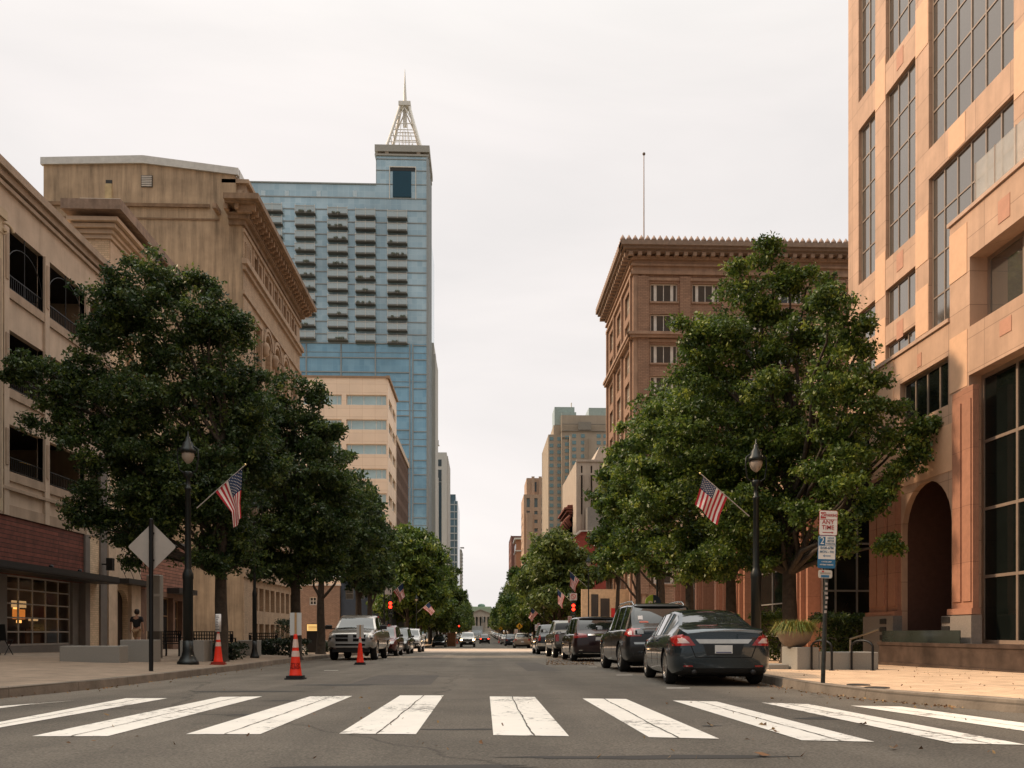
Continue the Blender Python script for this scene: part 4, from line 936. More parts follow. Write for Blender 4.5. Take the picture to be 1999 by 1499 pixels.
# podium
fp = Facade(XP, onX(1702, XP), -90, onX(1702, XP)-5); zP1 = zat(444, XP, onX(1855, XP)); zP0 = zat(729, XP, onX(1702, XP)); uS = fp.pu(1854)
m = MB(); zpt = lambda py, px: zat(py, XP, onX(px, XP))
wA = fp.hole(fp.pu(1757), fp.pu(1851), zpt(836,1757), zpt(768,1757)+.25)
gBase = zat(1250, XP, onX(1715, XP))
zbay0 = zat(1252, XP, onX(1760,XP))
aw0, aw1 = fp.pu(1761), fp.pu(1858); zar = zpt(934,1822); 
wArch = fp.hole(aw0, aw1, -.2, zar, True)
wU = fp.hole(fp.pu(1893), fp.pu(1893)+5.2, zpt(637,1894), zpt(502,1893)); wL = fp.hole(fp.pu(1891), fp.pu(1891)+5.2, zat(1258,XP,onX(1920,XP)), zpt(733,1891))
wU2 = fp.hole(fp.pu(1893)+6.1, fp.W-.8, zpt(637,1894), zpt(502,1893)); wL2 = fp.hole(fp.pu(1893)+6.1, fp.W-.8, .4, zpt(733,1891))
fl_ = Facade(XP, fp.o[1], -90, uS); fl_.ops = [o for o in fp.ops if o[1] < uS+.5]
fl_.ops = [(o[0], min(o[1], uS-.02), *o[2:]) if o is wA else o for o in fl_.ops]
fp.ops = [o for o in fp.ops]
# left (low) part then right (high) part share one wall mesh
fpL = Facade(XP, fp.o[1], -90, aw1+.001); fpL.ops = [wA, wArch]; fpL.wall(m, -.6, zP0, .15, mi=0)
fpR = Facade(XP, fp.o[1], -90, fp.W); fpR.ops = [wU, wL, wU2, wL2]; fpR.wall(m, -.6, zP1, .45, u0=aw1+.001)
fp.box(m, uS-.0, aw1, zP0, zP1, 0, .3)
m.quad((XP,fp.o[1],-.6),(XP+6,fp.o[1],-.6),(XP+6,fp.o[1],zP0),(XP,fp.o[1],zP0))
m.quad((XP+.02,fp.o[1],zP0-.05),(XP+6,fp.o[1],zP0-.05),(XP+6,fp.P(aw1,0)[1],zP0-.05),(XP+.02,fp.P(aw1,0)[1],zP0-.05)); 
y_ = fp.P(uS,0)[1]; m.quad((XP+.01,y_,zP0),(XT,y_,zP0),(XT,y_,zP1),(XP+.01,y_,zP1)); m.quad((XP+.01,y_,zP1-.05),(XT,y_,zP1-.05),(XT,5,zP1-.05),(XP+.01,5,zP1-.05)); m.quad((XP,5,-.6),(XT,5,-.6),(XT,5,zP1),(XP,5,zP1))
def sp(u0, u1, v0, v1, mi, pr=.012): fp.box(m, u0, u1, v0, v1, -pr, .01, mi)
sp(.02, fp.pu(1745), zP0-1.7, zP0-.02, 1); sp(fp.pu(1852)+.05, fp.pu(1890)-.03, zpt(735,1890)-.2, zpt(637,1890)-.05, 1); sp(fp.pu(1854), fp.pu(1888), zpt(545,1870), zpt(440,1870)-.1, 1)
sp(fp.pu(1791), fp.pu(1799), zpt(716,1795), zpt(690,1795), 2); sp(fp.pu(1952), fp.pu(1975), zpt(652,1962), zpt(622,1962), 2); sp(fp.pu(1949), fp.pu(1972), zpt(430,1960), zpt(385,1960), 2)
sp(.02, aw0-.02, zpt(968,1762), zpt(850,1757)-.2, 1); sp(aw0-.02, aw1+.02, zar+.05, zpt(850,1800)-.02, 1)
m.build('podium_wall', [stone, stone_hi, stone_rd], gs)
window(fp, gs, wA, 4, 1, .12, .07, bronze, pglass, bt=.05); window(fp, gs, wU, 4, 1, .42, .09, bronze, tglass, bt=.06)
window(fp, gs, wL, 4, 4, .3, .1, bronze, pglass, bt=.07); window(fp, gs, wU2, 3, 1, .42, .09, bronze, tglass, bt=.06); window(fp, gs, wL2, 3, 4, .3, .1, bronze, pglass, bt=.07)
# ledges and glass balustrade
m = MB(); fp.box(m, -.05, uS, zP0, zP0+.09, -.05, .35); fp.box(m, uS-.05, fp.W, zP1, zP1+.09, -.05, .35); m.build('ledge', M('ledge_stone', (.5,.34,.25), rough=.5), gs)
m = MB(); fp.box(m, uS+.7, fp.W, zP1+.1, zP1+1.15, .2, .225); m.build('glass_balustrade', M('frosted_glass', (.48,.46,.42), rough=.15, spec=.5), gs); MATS['frosted_glass'].node_tree.nodes['Principled BSDF'].inputs['Alpha'].default_value = .5
m = MB(); q_ = uS+.7
while q_ < fp.W: fp.box(m, q_, q_+.02, zP1+.1, zP1+1.17, .195, .23); q_ += .75
m.build('balustrade_clamp', bronze, gs)
# entrance: fluted red pilasters, dark blocks, recess
zb1 = zat(1205, XP, onX(1715, XP))
def pilaster(u0, u1, z0, z1, n, nm='pilaster'):
    m = MB(); w = (u1-u0)/n
    for i in range(n):
        fp.box(m, u0+i*w+.02, u0+(i+1)*w-.02, z0, z1, -.10-.04*(i % 2), 0)
        fp.box(m, u0+i*w+.07, u0+(i+1)*w-.07, z0+.3, z1-.3, -.13-.04*(i % 2), -.09)
    fp.box(m, u0-.03, u1+.03, z0, z0+.14, -.2, 0); m.build(nm, stone_rb, gs)
pilaster(.04, aw0-.04, zb1, zpt(925,1740), 3); pilaster(fp.pu(1866), fp.pu(1912), zat(1200,XP,onX(1880,XP)), zpt(765,1880), 2)
blk = M('grey_stone_block', (.22,.19,.165), rough=.5, var=.15, vs=20)
m = MB(); fp.box(m, -.02, aw0+.0, -.4, zb1+.02, -.25, 0); m.build('base_block', blk, gs); m = MB(); fp.box(m, aw1, fp.pu(1917), -.4, zat(1202,XP,onX(1880,XP)), -.25, 0, 0); m.build('base_block', blk, gs)
for u in (fp.pu(1736), aw1+.02):
    m = MB()
    for k in range(3): fp.box(m, u, u+.34, zb1-.2-k*.22, zb1-.06-k*.22, -.275, -.24)
    m.build('wall_grille', darkf, gs)
# recess behind the arch, its shade painted into darker granite
m = MB(); D0 = .16
fp.box(m, aw0-.25, aw1+.24, -.4, 6.2, 3.4, 3.6); fp.box(m, aw0-.25, aw1+.24, 5.6, 5.8, D0, 3.4); fp.box(m, aw0-.25, aw0-.02, -.4, 5.7, D0, 3.4); fp.box(m, aw1+.02, aw1+.25, -.4, 5.7, D0, 3.4)
fp.box(m, aw0+.95, aw0+1.5, -.4, 5.7, 1.5, 2.1); fp.box(m, aw0-.02, aw1+.02, -.5, zb1-.45, .2, 3.39)
m.build('porch', M('porch_shaded_granite', (.10,.048,.034), rough=.5, var=.15, vs=8), gs)
m = MB(); fp.box(m, aw0, aw1, .4, 5.2, 3.3, 3.35); m.build('porch_glazing', pglass, gs)
# terrace plinth in front, dark polished granite, low glass screen and handrail
XQ = XP-.55; fq = Facade(XQ, onX(1716, XQ), -90, onX(1716, XQ)-4)
zq = zat(1256, XQ, onX(1760, XQ))
gq = thing('granite_terrace', 'dark polished granite terrace plinth with low glass screen under the arch', 'terrace', (XQ, 20, g(20)))
m = MB(); m.box(XQ, XP-.01, 4, fq.o[1], -.8, zq); m.box(XQ-.03, XP, 4, fq.o[1]+.03, zq-.05, zq+.03); m.box(XQ-.08, XQ-.001, 4, fq.o[1], -.8, .0)
m.build('plinth', stone_dk, gq)
m = MB(); m.box(XQ+.08, XQ+.1, onX(1867, XQ), fq.o[1], zq+.03, zq+.33); m.build('glass_screen', M('green_glass', (.03,.036,.03), rough=.1, spec=.3), gq)
XH = XQ+.0; m = MB(); Yh0, Yh1 = onX(1660, XH+.3), onX(1716, XH+.3)
m.tube([(XH+.3,Yh1,zat(1228,XH+.3,Yh1)),(XH+.3,Yh0,zat(1248,XH+.3,Yh0))], .03, 8); m.tube([(XH+.3,Yh0,zat(1248,XH+.3,Yh0)),(XH+.3,Yh0,g(Yh0)+.1)], .03, 8); m.build('handrail', M('steel_rail', (.5,.45,.38), rough=.3, metal=.8), gq)
# ---- the lower wing further along
XW = 13.6; Yw0, Yw1 = onX(1612, XW), 60.0
gw = thing('arcade_wing', 'long low granite wing with red pilasters and dark glazing behind the hedge', 'building', (XW, Yw0, g(Yw0)))
m = MB(); zt = 9.5
m.box(XW+.6, XW+14, Yw0, Yw1, -1, zt-2.4); m.box(XW+.2, XW+14, Yw0, Yw1, zt-2.4, zt)
Yp = 26.3; m.box(XW+.6, XT+3, Yp+1.2, Yw0, -1, zt-1)
m.build('wall', stone, gw)
xg = onY(1500, 33); m = MB()
m.box(XW+.55, XW+.6, Yw0, Yw1, -.5, zt-2.4)
m.box(onY(1608,Yp+1.1), XP+3.0, Yp+1.15, Yp+1.195, -.5, 8)
m.build('glazing', pglass, gw)
m = MB()
for k in range(5): z = .6+k*1.55; m.box(XW+.5, XW+.56, Yw0, Yw1, z-.03, z+.03); m.box(onY(1608,Yp+1.1), XP+3.0, Yp+1.1, Yp+1.16, z-.03, z+.03)
for k in range(14): y = Yw0+k*1.9; m.box(XW+.5, XW+.56, y-.03, y+.03, -.5, zt-2.4)
for k in range(4): x = onY(1608,Yp+1.1)+.4+k*.72; m.box(x-.025, x+.025, Yp+1.095, Yp+1.17, -.5, 8)
m.build('mullion', greyf, gw)
for px in (1563, 1443, 1403, 1364, 1322):
    Yq = onX(px, XW-.35) ; m = MB(); w_ = .5*(1+ (1 if px == 1443 else 0)*.3)
    m.box(XW-.35, XW+.6, Yq, Yq+w_*1.3, -.6, zt-2.4); m.box(XW-.15, XW+1.2, Yq-.25, Yq, -.6, zt-2.4); m.box(XW-.45, XW-.3, Yq+.15, Yq+w_*1.3-.1, -.2, zt-3); m.box(XW-.42, XW+.6, Yq-.1, Yq+w_*1.3+.06, -.6, .35)
    m.build('pilaster', stone_rb, gw)
Yp2 = onX(1634, XW+.4); m = MB(); zt2 = zat(562, XW+.4, Yp2)
gx = thing('granite_stair_tower', 'plain pinkish granite stair tower beside the taller stone tower', 'building', (XW, Yp2, g(Yp2)))
m.box(XW+.4, XW+12, Yp2, Yp2+2.5, -1, zt2); m.box(XW+.35, XW+12, Yp2-.05, Yp2+2.55, zt2, zt2+.12, 1); m.build('wall', [M('pink_granite', (.36,.24,.19), rough=.7, var=.1, kind='ashlar', kw=dict(w=2, h=3.2, ms=.012, off=0, d=.04)), stone], gx)

# ---- G: ten-storey brown brick building beyond the crossing
XR = 15.8; Yg = onX(1236, XR); Yg1 = onX(1186, XR); pm_ = dep(XR,Yg)/F
print('brick bldg Y', Yg, Yg1)
bk = M('dark_red_brick', (.275,.168,.112), rough=.88, var=.12, vs=.5, kind='brick', kw=dict(w=.5, h=.17, ms=.02, d=.12, mortar=(.16,.09,.06)))
tc_ = M('terracotta_trim', (.32,.205,.14), rough=.8, var=.2, vs=1, streak=.2)
gg = thing('brick_office_building', 'ten-storey dark brick building with crested cornice, bands and white tripartite windows', 'building', (XR, Yg, g(Yg)))
W1 = 42; ff = Facade(XR, Yg, 0, W1); fs_ = Facade(XR, Yg1, -90, Yg1-Yg)
ztop = zat(482, XR, Yg); rows = []
wt = [552,612,672,733.5,795,857,918,980,1041,1103]
for y in wt: rows.append((zat(y+36, XR, Yg), zat(y, XR, Yg)))
u = px2u(1270, XR, Yg); wd_ = 53*pm_; sp_ = 82.3*pm_
WF = []
for i in range(9):
    for r_ in rows: WF.append(ff.hole(u+i*sp_, u+i*sp_+wd_, *r_))
WS = []; Ws = fs_.W
for k in range(3):
    a = Ws*(.10+.31*k)
    for r_ in rows: WS.append(fs_.hole(a, a+Ws*.19, r_[0]-.3, r_[1]+.15))
m = MB(); ff.wall(m, -2, ztop-2, .35); fs_.wall(m, -2, ztop-2, .3); m.quad((XR,Yg1,-2),(XR+W1,Yg1,-2),(XR+W1,Yg1,ztop),(XR,Yg1,ztop)); m.quad((XR+W1,Yg,-2),(XR+W1,Yg1,-2),(XR+W1,Yg1,ztop),(XR+W1,Yg,ztop)); m.box(XR, XR+W1, Yg, Yg1, ztop-.6, ztop-.4)
# recessed-bay edges
for i in range(10): 
    uu = u+i*sp_-(sp_-wd_)/2; ff.box(m, uu-.55, uu+.55, zat(1160,XR,Yg), zat(540,XR,Yg), -.22, 0)
m.build('wall', bk, gg)
for o_ in WF: window(ff, gg, o_, 1, 1, .28, .1, whitef, darkglass, xs=[.19,.5,.81], bt=.3, thin=.07)
for o_ in WS: window(fs_, gg, o_, 2, 2, .25, .12, M('cream_frame', (.5,.42,.33), rough=.6), M('pale_blind_glass', (.30,.27,.23), rough=.2, spec=.7))
m = MB()
def ring(z, h, p): ff.box(m, -p, W1, z, z+h, -p, .1); fs_.box(m, 0, Ws+p-.003, z+.003, z+h-.003, -p, .1)
zc_ = ztop; z1_ = lambda py: zat(py, XR, Yg)
ring(z1_(660), 8*pm_, .45); ring(z1_(655), .3, .6); ring(z1_(536), .35, .25); ring(z1_(520), .2, .3); ring(z1_(508), .35, .35); ring(z1_(1105), .6, .5)
ff.box(m, 0, W1, z1_(534), z1_(508), -.08, .1); fs_.box(m, 0, Ws, z1_(534), z1_(508), -.08, .1)
for (a, b) in [(w_[2], w_[3]) for w_ in WF[:1]]: pass
for i, r_ in enumerate(rows):
    if i in (1, 3, 5, 7, 9):
        for k in range(9): ff.box(m, u+k*sp_-.25, u+k*sp_+wd_+.25, rows[i-1][1]+.25, rows[i-1][1]+.55, -.12, 0)
    for k in range(9): ff.box(m, u+k*sp_-.1, u+k*sp_+wd_+.1, r_[0]-.18, r_[0], -.12, .05)
for a, b in ((0,.5),(.9,1.3),(Ws-.5,Ws)): 
    ff.box(m, a, b, -1, z1_(536), -.1, 0) if a < 2 else None
for k in range(4): a = Ws*(.02+.31*k); fs_.box(m, a, a+.35, -1, z1_(536), -.25, 0)
m.build('moulding', tc_, gg)
m = MB(); ring(z1_(498), .3, .9); ring(z1_(494), .35, 1.25); ring(z1_(489), .45, 1.5); uu = -.6
while uu < W1: ff.box(m, uu, uu+.4, z1_(505), z1_(498), -1.0, 0, 1); uu += .95
uu = 0
while uu < Ws+1: fs_.box(m, uu, uu+.4, z1_(505), z1_(498), -1.0, 0, 1); uu += .95
uu = -1.3
while uu < W1: m.lathe([(.26,0),(.3,.15),(.16,.38),(.0,.62)], ff.P(uu, z1_(489)+.45, -1.25), 6, mi=2); uu += 12.1*pm_
uu = .3
while uu < Ws+1.5: m.lathe([(.26,0),(.3,.15),(.16,.38),(.0,.62)], fs_.P(uu, z1_(489)+.45, -1.25), 6, mi=2); uu += 12.1*pm_
m.build('cornice', [M('cornice_terracotta', (.22,.155,.115), rough=.85, var=.2), M('bracket_terracotta', (.29,.2,.145), rough=.85), M('crest_terracotta', (.34,.24,.19), rough=.85)], gg)
# flagpole on its roof
Yf = Yg+6; Xf = onY(1257, Yf); zf0 = ztop-.4; zf1 = zat(303, Xf, Yf); m = MB(); m.tube([(Xf,Yf,zf0),(Xf,Yf,zf1)], [.09,.05], 8); o = m
fpz = thing('flagpole', 'bare thin flagpole standing on the brick building roof', 'flagpole', (Xf,Yf,zf0)); m.build('pole', M('pole_grey', (.35,.28,.25), rough=.5), fpz)
m = MB(); m.lathe([(.0,-.18),(.13,-.12),(.18,0),(.13,.12),(0,.18)], (Xf,Yf,zf1+.15), 8); m.build('finial', M('finial_dark', (.15,.12,.1)), fpz)
m = MB(); m.lathe([(.3,0),(.3,.1),(.15,.25)], (Xf,Yf,zf0), 8); m.build('base', M('pole_grey'), fpz)
# ================================================================ far buildings
def setm(px): return onX(px, XR)
# pale concrete block with tall slots (right)
Y0 = setm(1125); Y1 = setm(1098); zt = zat(900, XR, Y0); k_ = dep(XR,Y0)/F
pc = M('pale_concrete', (.42,.35,.285), rough=.85, var=.08, vs=.6, streak=.2)
cols = [(px2u(a,XR,Y0), px2u(a,XR,Y0)+3.2*k_) for a in (1134,1153,1170.5,1190,1209,1228)]
gh, fh_, fz_ = block('slotted_concrete_block', 'pale concrete office block with tall narrow window slots, partly behind right trees', XR, Y0, Y1, zt, -1, pc, [(zt-23*k_,zt-9*k_),(zt-70*k_, zt-27*k_),(zt-104*k_,zt-70.6*k_)], cols, [], [], darkf, darkglass, 34, .5, 1, 1, .05)
m = MB()
for (a, b) in cols: fh_.box(m, b+1.2*k_, b+2.2*k_, -2, zt-26*k_, -.25, 0); fh_.box(m, a-2.2*k_, a-1.2*k_, -2, zt-26*k_, -.25, 0)
fh_.box(m, 0, fh_.W, zt-.1, zt+.25, -.15, .3)
xa = onY(1150, Y0+8); xb_ = onY(1171, Y0+8); zz = zat(871, xb_, Y0+8)
m.prism([(xa,zt-.3),(xb_,zz),(xb_+16,zz),(xb_+16,zt-.3)], 'y', Y0+8, Y0+20)
m.build('fin', pc, gh)
m = MB(); m.box(XR+1.5, XR+5.5, Y0-3, Y0-.3, -2, zat(995,XR,Y0)); m.build('plant_box', greyf, gh)
# tan deco block far right
Y0 = setm(1022.5); Y1 = setm(1017.5); k_ = dep(XR,Y0)/F; zt = zat(930, XR, Y0)
tb = M('tan_brick_far', (.40,.27,.19), rough=.9, var=.08, vs=.3, streak=.1)
c1 = [(px2u(a,XR,Y0), px2u(a,XR,Y0)+6.5*k_) for a in (1028,1043,1057,1071,1085)]
r1 = [(zat(y+7,XR,Y0), zat(y,XR,Y0)) for y in (997,1014,1031,1048,1065,1082)]
gi, fi, _ = block('stepped_tan_building', 'stepped tan brick building with dark slots, beyond the right trees', XR, Y0, Y1, zat(965,XR,Y0), -1, tb, [(zat(990,XR,Y0),zat(972,XR,Y0))]+r1, c1, r1, [(1,3.2),(6,8),(11,13)], greyf, M('far_window_glass', (.13,.16,.16), rough=.2, metal=.3), 16, .4, 1, 1, .1)
m = MB(); x0 = onY(1028, Y0+3); m.box(x0, x0+14, Y0+3, Y1, zat(965,XR,Y0), zt)
for a in (1031,1045,1058,1072,1085): 
    X = onY(a, Y0+3); m.box(X+6.6*k_, X+12.5*k_, Y0+2.4, Y0+3, zat(965,XR,Y0), zt+.5)
m.build('upper_storey', tb, gi)
m = MB()
for a in (1042,1056,1070,1084): X = onY(a, Y0+3); m.box(X, X+5.5*k_, Y0+2.9, Y0+2.96, zat(957,XR,Y0), zat(938,XR,Y0))
m.build('upper_window', darkglass, gi)
m = MB(); X = XR+1; m.box(X, X+2.2, Y0-1.5, Y0-.02, -2, zat(970,XR,Y0)-6); m.build('buttress', tb, gi)
# deco tower with setbacks (green crown)
Y0 = setm(1071); Y1 = setm(1064); k_ = dep(XR,Y0)/F
db = M('deco_brick', (.35,.29,.225), rough=.9, var=.1, vs=.3, streak=.1); dg = M('deco_green_glass', (.33,.40,.37), rough=.3, metal=.3)
gj = thing('stepped_deco_tower', 'tall stepped brown deco tower with green glass crown, behind the right-hand blocks', 'building', (XR, Y0, g(Y0)))
tiers = [(1064,1085,848,2),(1079,1200,828,3.5),(1088,1200,812,5)]
x_of = lambda px, y: onY(px, y)
zz = lambda py: zat(py, XR, Y0)
m = MB(); glz = MB()
steps_ = [(1070,848,0),(1083,829,-.0),(1096,811,-1.2),(1111,855,-2.4)]
m.box(x_of(1070.5,Y0), XR+40, Y0, Y1+10, -3, zz(848)); m.box(x_of(1081,Y0), XR+40, Y0-.0+.3, Y1+8, zz(850), zz(829)); m.box(x_of(1095,Y0), XR+40, Y0-1.5, Y1+6, -3, zz(843)); m.box(x_of(1095,Y0), XR+40, Y0-1.0, Y1+6, zz(845), zz(812)); m.box(x_of(1110,Y0), XR+30, Y0-3.2, Y0-1.4, -3, zz(855))
wins = []
for ri in range(16):
    y = 853+ri*13
    for px in (1073,1088,1103,1117,1134,1165,1178):
        yy = Y0-.06 if px < 1094 else (Y0-1.56 if px < 1109 else Y0-3.26)
        if px < 1080 or y > 835:
            X = x_of(px, yy); wm = MB(); wm.box(X, X+7.5*k_, yy, yy+.05, zz(y+6.8), zz(y)); wins.append(wm)
for px in (1143,1151): m.box(x_of(px-2.2,Y0-3.2), x_of(px-.6,Y0-3.2), Y0-3.5, Y0-3.2, -3, zz(862))
m.build('wall', db, gj)
far_g = M('far_teal_glass', (.17,.27,.29), rough=.2, metal=.3)
for wm in wins[:100]: wm.build('window', far_g, gj)
m = MB(); m.box(x_of(1083,Y0), x_of(1122,Y0), Y0+.5, Y0+7, zz(828), zz(793)); m.box(x_of(1095.5,Y0), x_of(1124,Y0), Y0-.9, Y0+5, zz(812.5), zz(806)+0); m.box(x_of(1150,Y0), XR+34, Y0+.5, Y0+7, zz(812), zz(794)); m.box(x_of(1083,Y0), XR+34, Y0+8, Y0+9, zz(829), zz(822))
m.build('crown', dg, gj)
m = MB(); m.box(x_of(1124,Y0), x_of(1150,Y0), Y0+.5, Y0+1, zz(815), zz(812)); m.box(x_of(1124,Y0), x_of(1150,Y0), Y0+.5, Y0+1, zz(822), zz(819.5)); m.tube([(x_of(1118,Y0),Y0+3,zz(793)),(x_of(1118,Y0),Y0+3,zz(779))], .15, 5); m.build('crown_frame', tw_pale, gj)
m = MB()
for z in (830, 843, 856): m.box(x_of(1096,Y0), XR+30, Y0-1.75, Y0-1.5, zz(z+1.2), zz(z))
m.box(x_of(1127,Y0), x_of(1152,Y0), Y0-1.9, Y0-1.55, zz(842), zz(827)); m.build('spandrel', M('deco_trim', (.22,.2,.17), rough=.8), gj)
# dark red building with ornate cornice, white pediment
Y0 = setm(1118); Y1 = setm(1104); k_ = dep(XR,Y0)/F; zz = lambda py: zat(py, XR, Y0)
gl = thing('red_ornate_building', 'dark red brick building with ornate bracketed cornice above the right trees', 'building', (XR, Y0, g(Y0)))
rb = M('dark_red_stone', (.16,.055,.04), rough=.8, var=.2)
m = MB(); m.box(XR, XR+14, Y0, Y1, -2, zz(1006)); m.box(XR+1.2, XR+3.4, Y0+.6, Y1, zz(1006), zz(987)); m.build('wall', M('old_red_brick', (.22,.11,.075), rough=.9, var=.15), gl)
m = MB()
for i, (y, p) in enumerate(((1004,.6),(1000,1.1),(995,1.5),(990,.9))): m.box(XR-p, XR+1.5, Y0-p*.4, Y1, zz(y), zz(y)+.35)
for k in range(4): m.tube([(XR-.2,Y0+.5+k*3,zz(1026)),(XR-1.0,Y0+.3+k*3,zz(1014)),(XR-.3,Y0+.3+k*3,zz(1006))], [.3,.55,.3], 6)
m.lathe([(.9,0),(1.1,.3),(.5,1.0),(.3,1.4),(.0,1.9)], (XR+.2,Y0+1,zz(1000)), 8); m.build('cornice', rb, gl)
m = MB(); m.box(XR+2.2, XR+13, Y0-.15, Y0, zz(1012), zz(1007)); m.build('band', tan, gl)
Yq = setm(1122); gm = thing('white_pediment_house', 'small red building with white gabled parapet below the red cornice', 'building', (XR, Yq-8, g(Yq)))
Yq -= 6; zq_ = lambda py: zat(py, XR, Yq); xq = onY(1118, Yq)
m = MB(); m.box(xq, xq+9, Yq, Yq+5, -2, zq_(1052)); m.prism([(xq,zq_(1052)),(xq+1.5,zq_(1038)),(xq+9,zq_(1038)),(xq+9,zq_(1052))], 'y', Yq, Yq+5); m.build('wall', M('deep_red_paint', (.25,.05,.035), rough=.8, var=.2), gm)
m = MB(); m.prism([(xq-.3,zq_(1053)),(xq+1.3,zq_(1037.5)),(xq+9,zq_(1037.5)),(xq+9,zq_(1035.5)),(xq+1.1,zq_(1035.5)),(xq-.6,zq_(1051))], 'y', Yq-.3, Yq+.3); m.box(xq+7.4-4.0, xq+4.1, Yq-.2, Yq, zq_(1066), zq_(1038)); m.build('trim', whitef, gm)
# dark red slab at the end
Y0 = setm(1000); Y1 = Y0+40
go_, f_, f__ = block('far_red_building', 'narrow dark red brick building, most distant on the right above the trees', XR-.5, Y0, Y1, zat(1046,XR,Y0), -1, M('far_red_brick', (.16,.075,.06), rough=.9), [], [], [(3+4.5*k, 6+4.5*k) for k in range(11)], [(3,6),(10,13),(17,20),(24,27),(31,34)], whitef, darkglass, 6, .3, 1, 1, .15)
Y2 = setm(1004)-2; gp_ = thing('orange_brick_house', 'orange brick building with pale cornice beside the far red slab', 'building', (XR, Y2, g(Y2)))
m = MB(); z_ = lambda py: zat(py, XR, Y2); m.box(XR, XR+12, Y2-20, Y2, -2, z_(1062)); m.build('wall', M('orange_brick', (.33,.15,.08), rough=.9), gp_)
m = MB(); m.box(XR-.8, XR+12, Y2-20.6, Y2, z_(1062), z_(1059)); m.box(XR-.4, XR+12, Y2-20.3, Y2, z_(1084), z_(1082)); m.build('cornice', tw_pale, gp_)
m = MB()
for k in range(5): m.box(XR-.05, XR, Y2-18+k*3.6, Y2-16.4+k*3.6, z_(1078), z_(1068))
m.build('window', darkglass, gp_)
# ---- far left
Y0 = onX(872, XL); Y1 = onX(878.5, XL); zz = lambda py: zat(py, XL, Y0); k_ = dep(XL,Y0)/F
gn = thing('white_pier_tower', 'white and black striped office tower with roof mast left of the gap', 'building', (XL, Y0, g(Y0)))
wp = M('white_concrete', (.50,.475,.44), rough=.8, streak=.1)
m = MB(); m.box(XL-14, XL, Y0, Y1, -3, zz(883)); m.build('wall', wp, gn)
m = MB(); X = lambda px: onY(px, Y0)
m.box(X(844), X(862), Y0-.1, Y0-.02, -2, zz(941)); m.box(X(849), X(862), Y0-.1, Y0-.02, zz(910), zz(897)); m.box(X(849), X(862), Y0-.1, Y0-.02, zz(940), zz(917)); m.build('glazing', M('black_glass', (.02,.025,.03), rough=.1, spec=.6), gn)
m = MB()
for px in (848.5,855.5): m.box(X(px), X(px+1), Y0-.5, Y0-.1, -2, zz(933 if px > 850 else 941))
for k in range(6): m.box(XL, XL+.5, Y0+2+k*5.5, Y0+4+k*5.5, -2, zz(884)-1)
m.build('fin', wp, gn)
m = MB(); xm = X(851); m.tube([(xm,Y0+4,zz(883)),(xm,Y0+4,zz(868))], .35, 6); m.box(xm-1.4, xm+1.4, Y0+3, Y0+5, zz(866.5), zz(865.5)); m.lathe([(1,0),(1.1,2),(.2,2.2)], (xm,Y0+4,zz(864.5)), 8); m.tube([(xm,Y0+4,zz(858)),(xm,Y0+4,zz(854))], .15, 5); m.build('roof_mast', greyf, gn)
Y0 = onX(893.5, XL); Y1 = onX(897.5, XL); zz = lambda py: zat(py, XL, Y0)
gu = thing('blue_grey_tower', 'blue-grey glass tower with pale edges, behind the striped white tower', 'building', (XL, Y0, g(Y0)))
m = MB(); m.box(XL-12, XL, Y0, Y1, -3, zz(978)); m.box(X(880)-8, XL-1.5, Y0+4, Y1, zz(978), zz(963)); m.build('glazing', M('grey_blue_glass', (.10,.15,.18), rough=.15, metal=.5, vs=.1, var=.3), gu)
m = MB()
X = lambda px: onY(px, Y0)
for k in range(14): m.box(X(878), XL, Y0-.4, Y0, zz(986+k*14), zz(984+k*14), 0)
for px in (877.5,886.5,892.3): m.box(X(px), X(px+1.0), Y0-.6, Y0, -2, zz(978))
m.box(X(878), XL, Y0-.7, Y0, zz(1118), zz(1112)); m.build('mullion', M('pale_blue_frame', (.36,.38,.38), rough=.6), gu)
Y0 = onX(901, XL); gv = thing('distant_grey_building', 'thin sliver of distant grey building, last on the left side', 'building', (XL, Y0, g(Y0)))
m = MB(); zz = lambda py: zat(py, XL, Y0); m.box(XL-10, XL, Y0, Y0+40, -3, zz(1072)); m.build('wall', M('far_grey', (.36,.34,.31), rough=.9), gv)
m = MB()
for k in range(18): m.box(XL-.6, XL+.35, Y0-.3, Y0+40, zz(1076+k*7), zz(1074+k*7))
m.box(XL-1, XL+2.0, Y0, Y0+3, zz(1070), zz(1068)); m.build('band', greyf, gv)
# ---- domed classical building closing the street
YC = 660; xc = onY(937.5, YC); zz = lambda py: zat(py, xc, YC); k_ = dep(xc,YC)/F; X = lambda px: onY(px, YC)
gC = thing('columned_capitol', 'pale columned temple-fronted building with green copper roof at the street end', 'building', (xc, YC, g(YC)))
cap = M('capitol_stone', (.42,.36,.30), rough=.8, var=.08, vs=.1); copper = M('green_copper', (.30,.36,.25), rough=.7, var=.1, vs=.1); capd = M('capitol_shade_glass', (.05,.075,.08), rough=.3)
zg = g(YC)-.5
m = MB(); m.box(X(900), X(976), YC+6, YC+40, zg, zz(1200)); m.box(X(916), X(959), YC-1, YC+6, zz(1204), zz(1200)); m.box(X(916), X(959), YC-2, YC+6, zg, zz(1226.5)+.2)
m.build('wall', cap, gC)
for i in range(6):
    px = 919.6+i*7.45; m = MB(); m.lathe([(1.05,zz(1226.5)),(.95,zz(1224)),(.85,zz(1206)),(1.15,zz(1204.2)),(1.15,zz(1204))], (X(px),YC,0), 12); m.build('column', cap, gC)
m = MB(); m.prism([(X(915.5),zz(1200)),(X(959.5),zz(1200)),(X(959.5),zz(1198.6)),(X(937.5),zz(1190.3)),(X(915.5),zz(1198.6))], 'y', YC-1, YC+8); m.build('pediment', cap, gC)
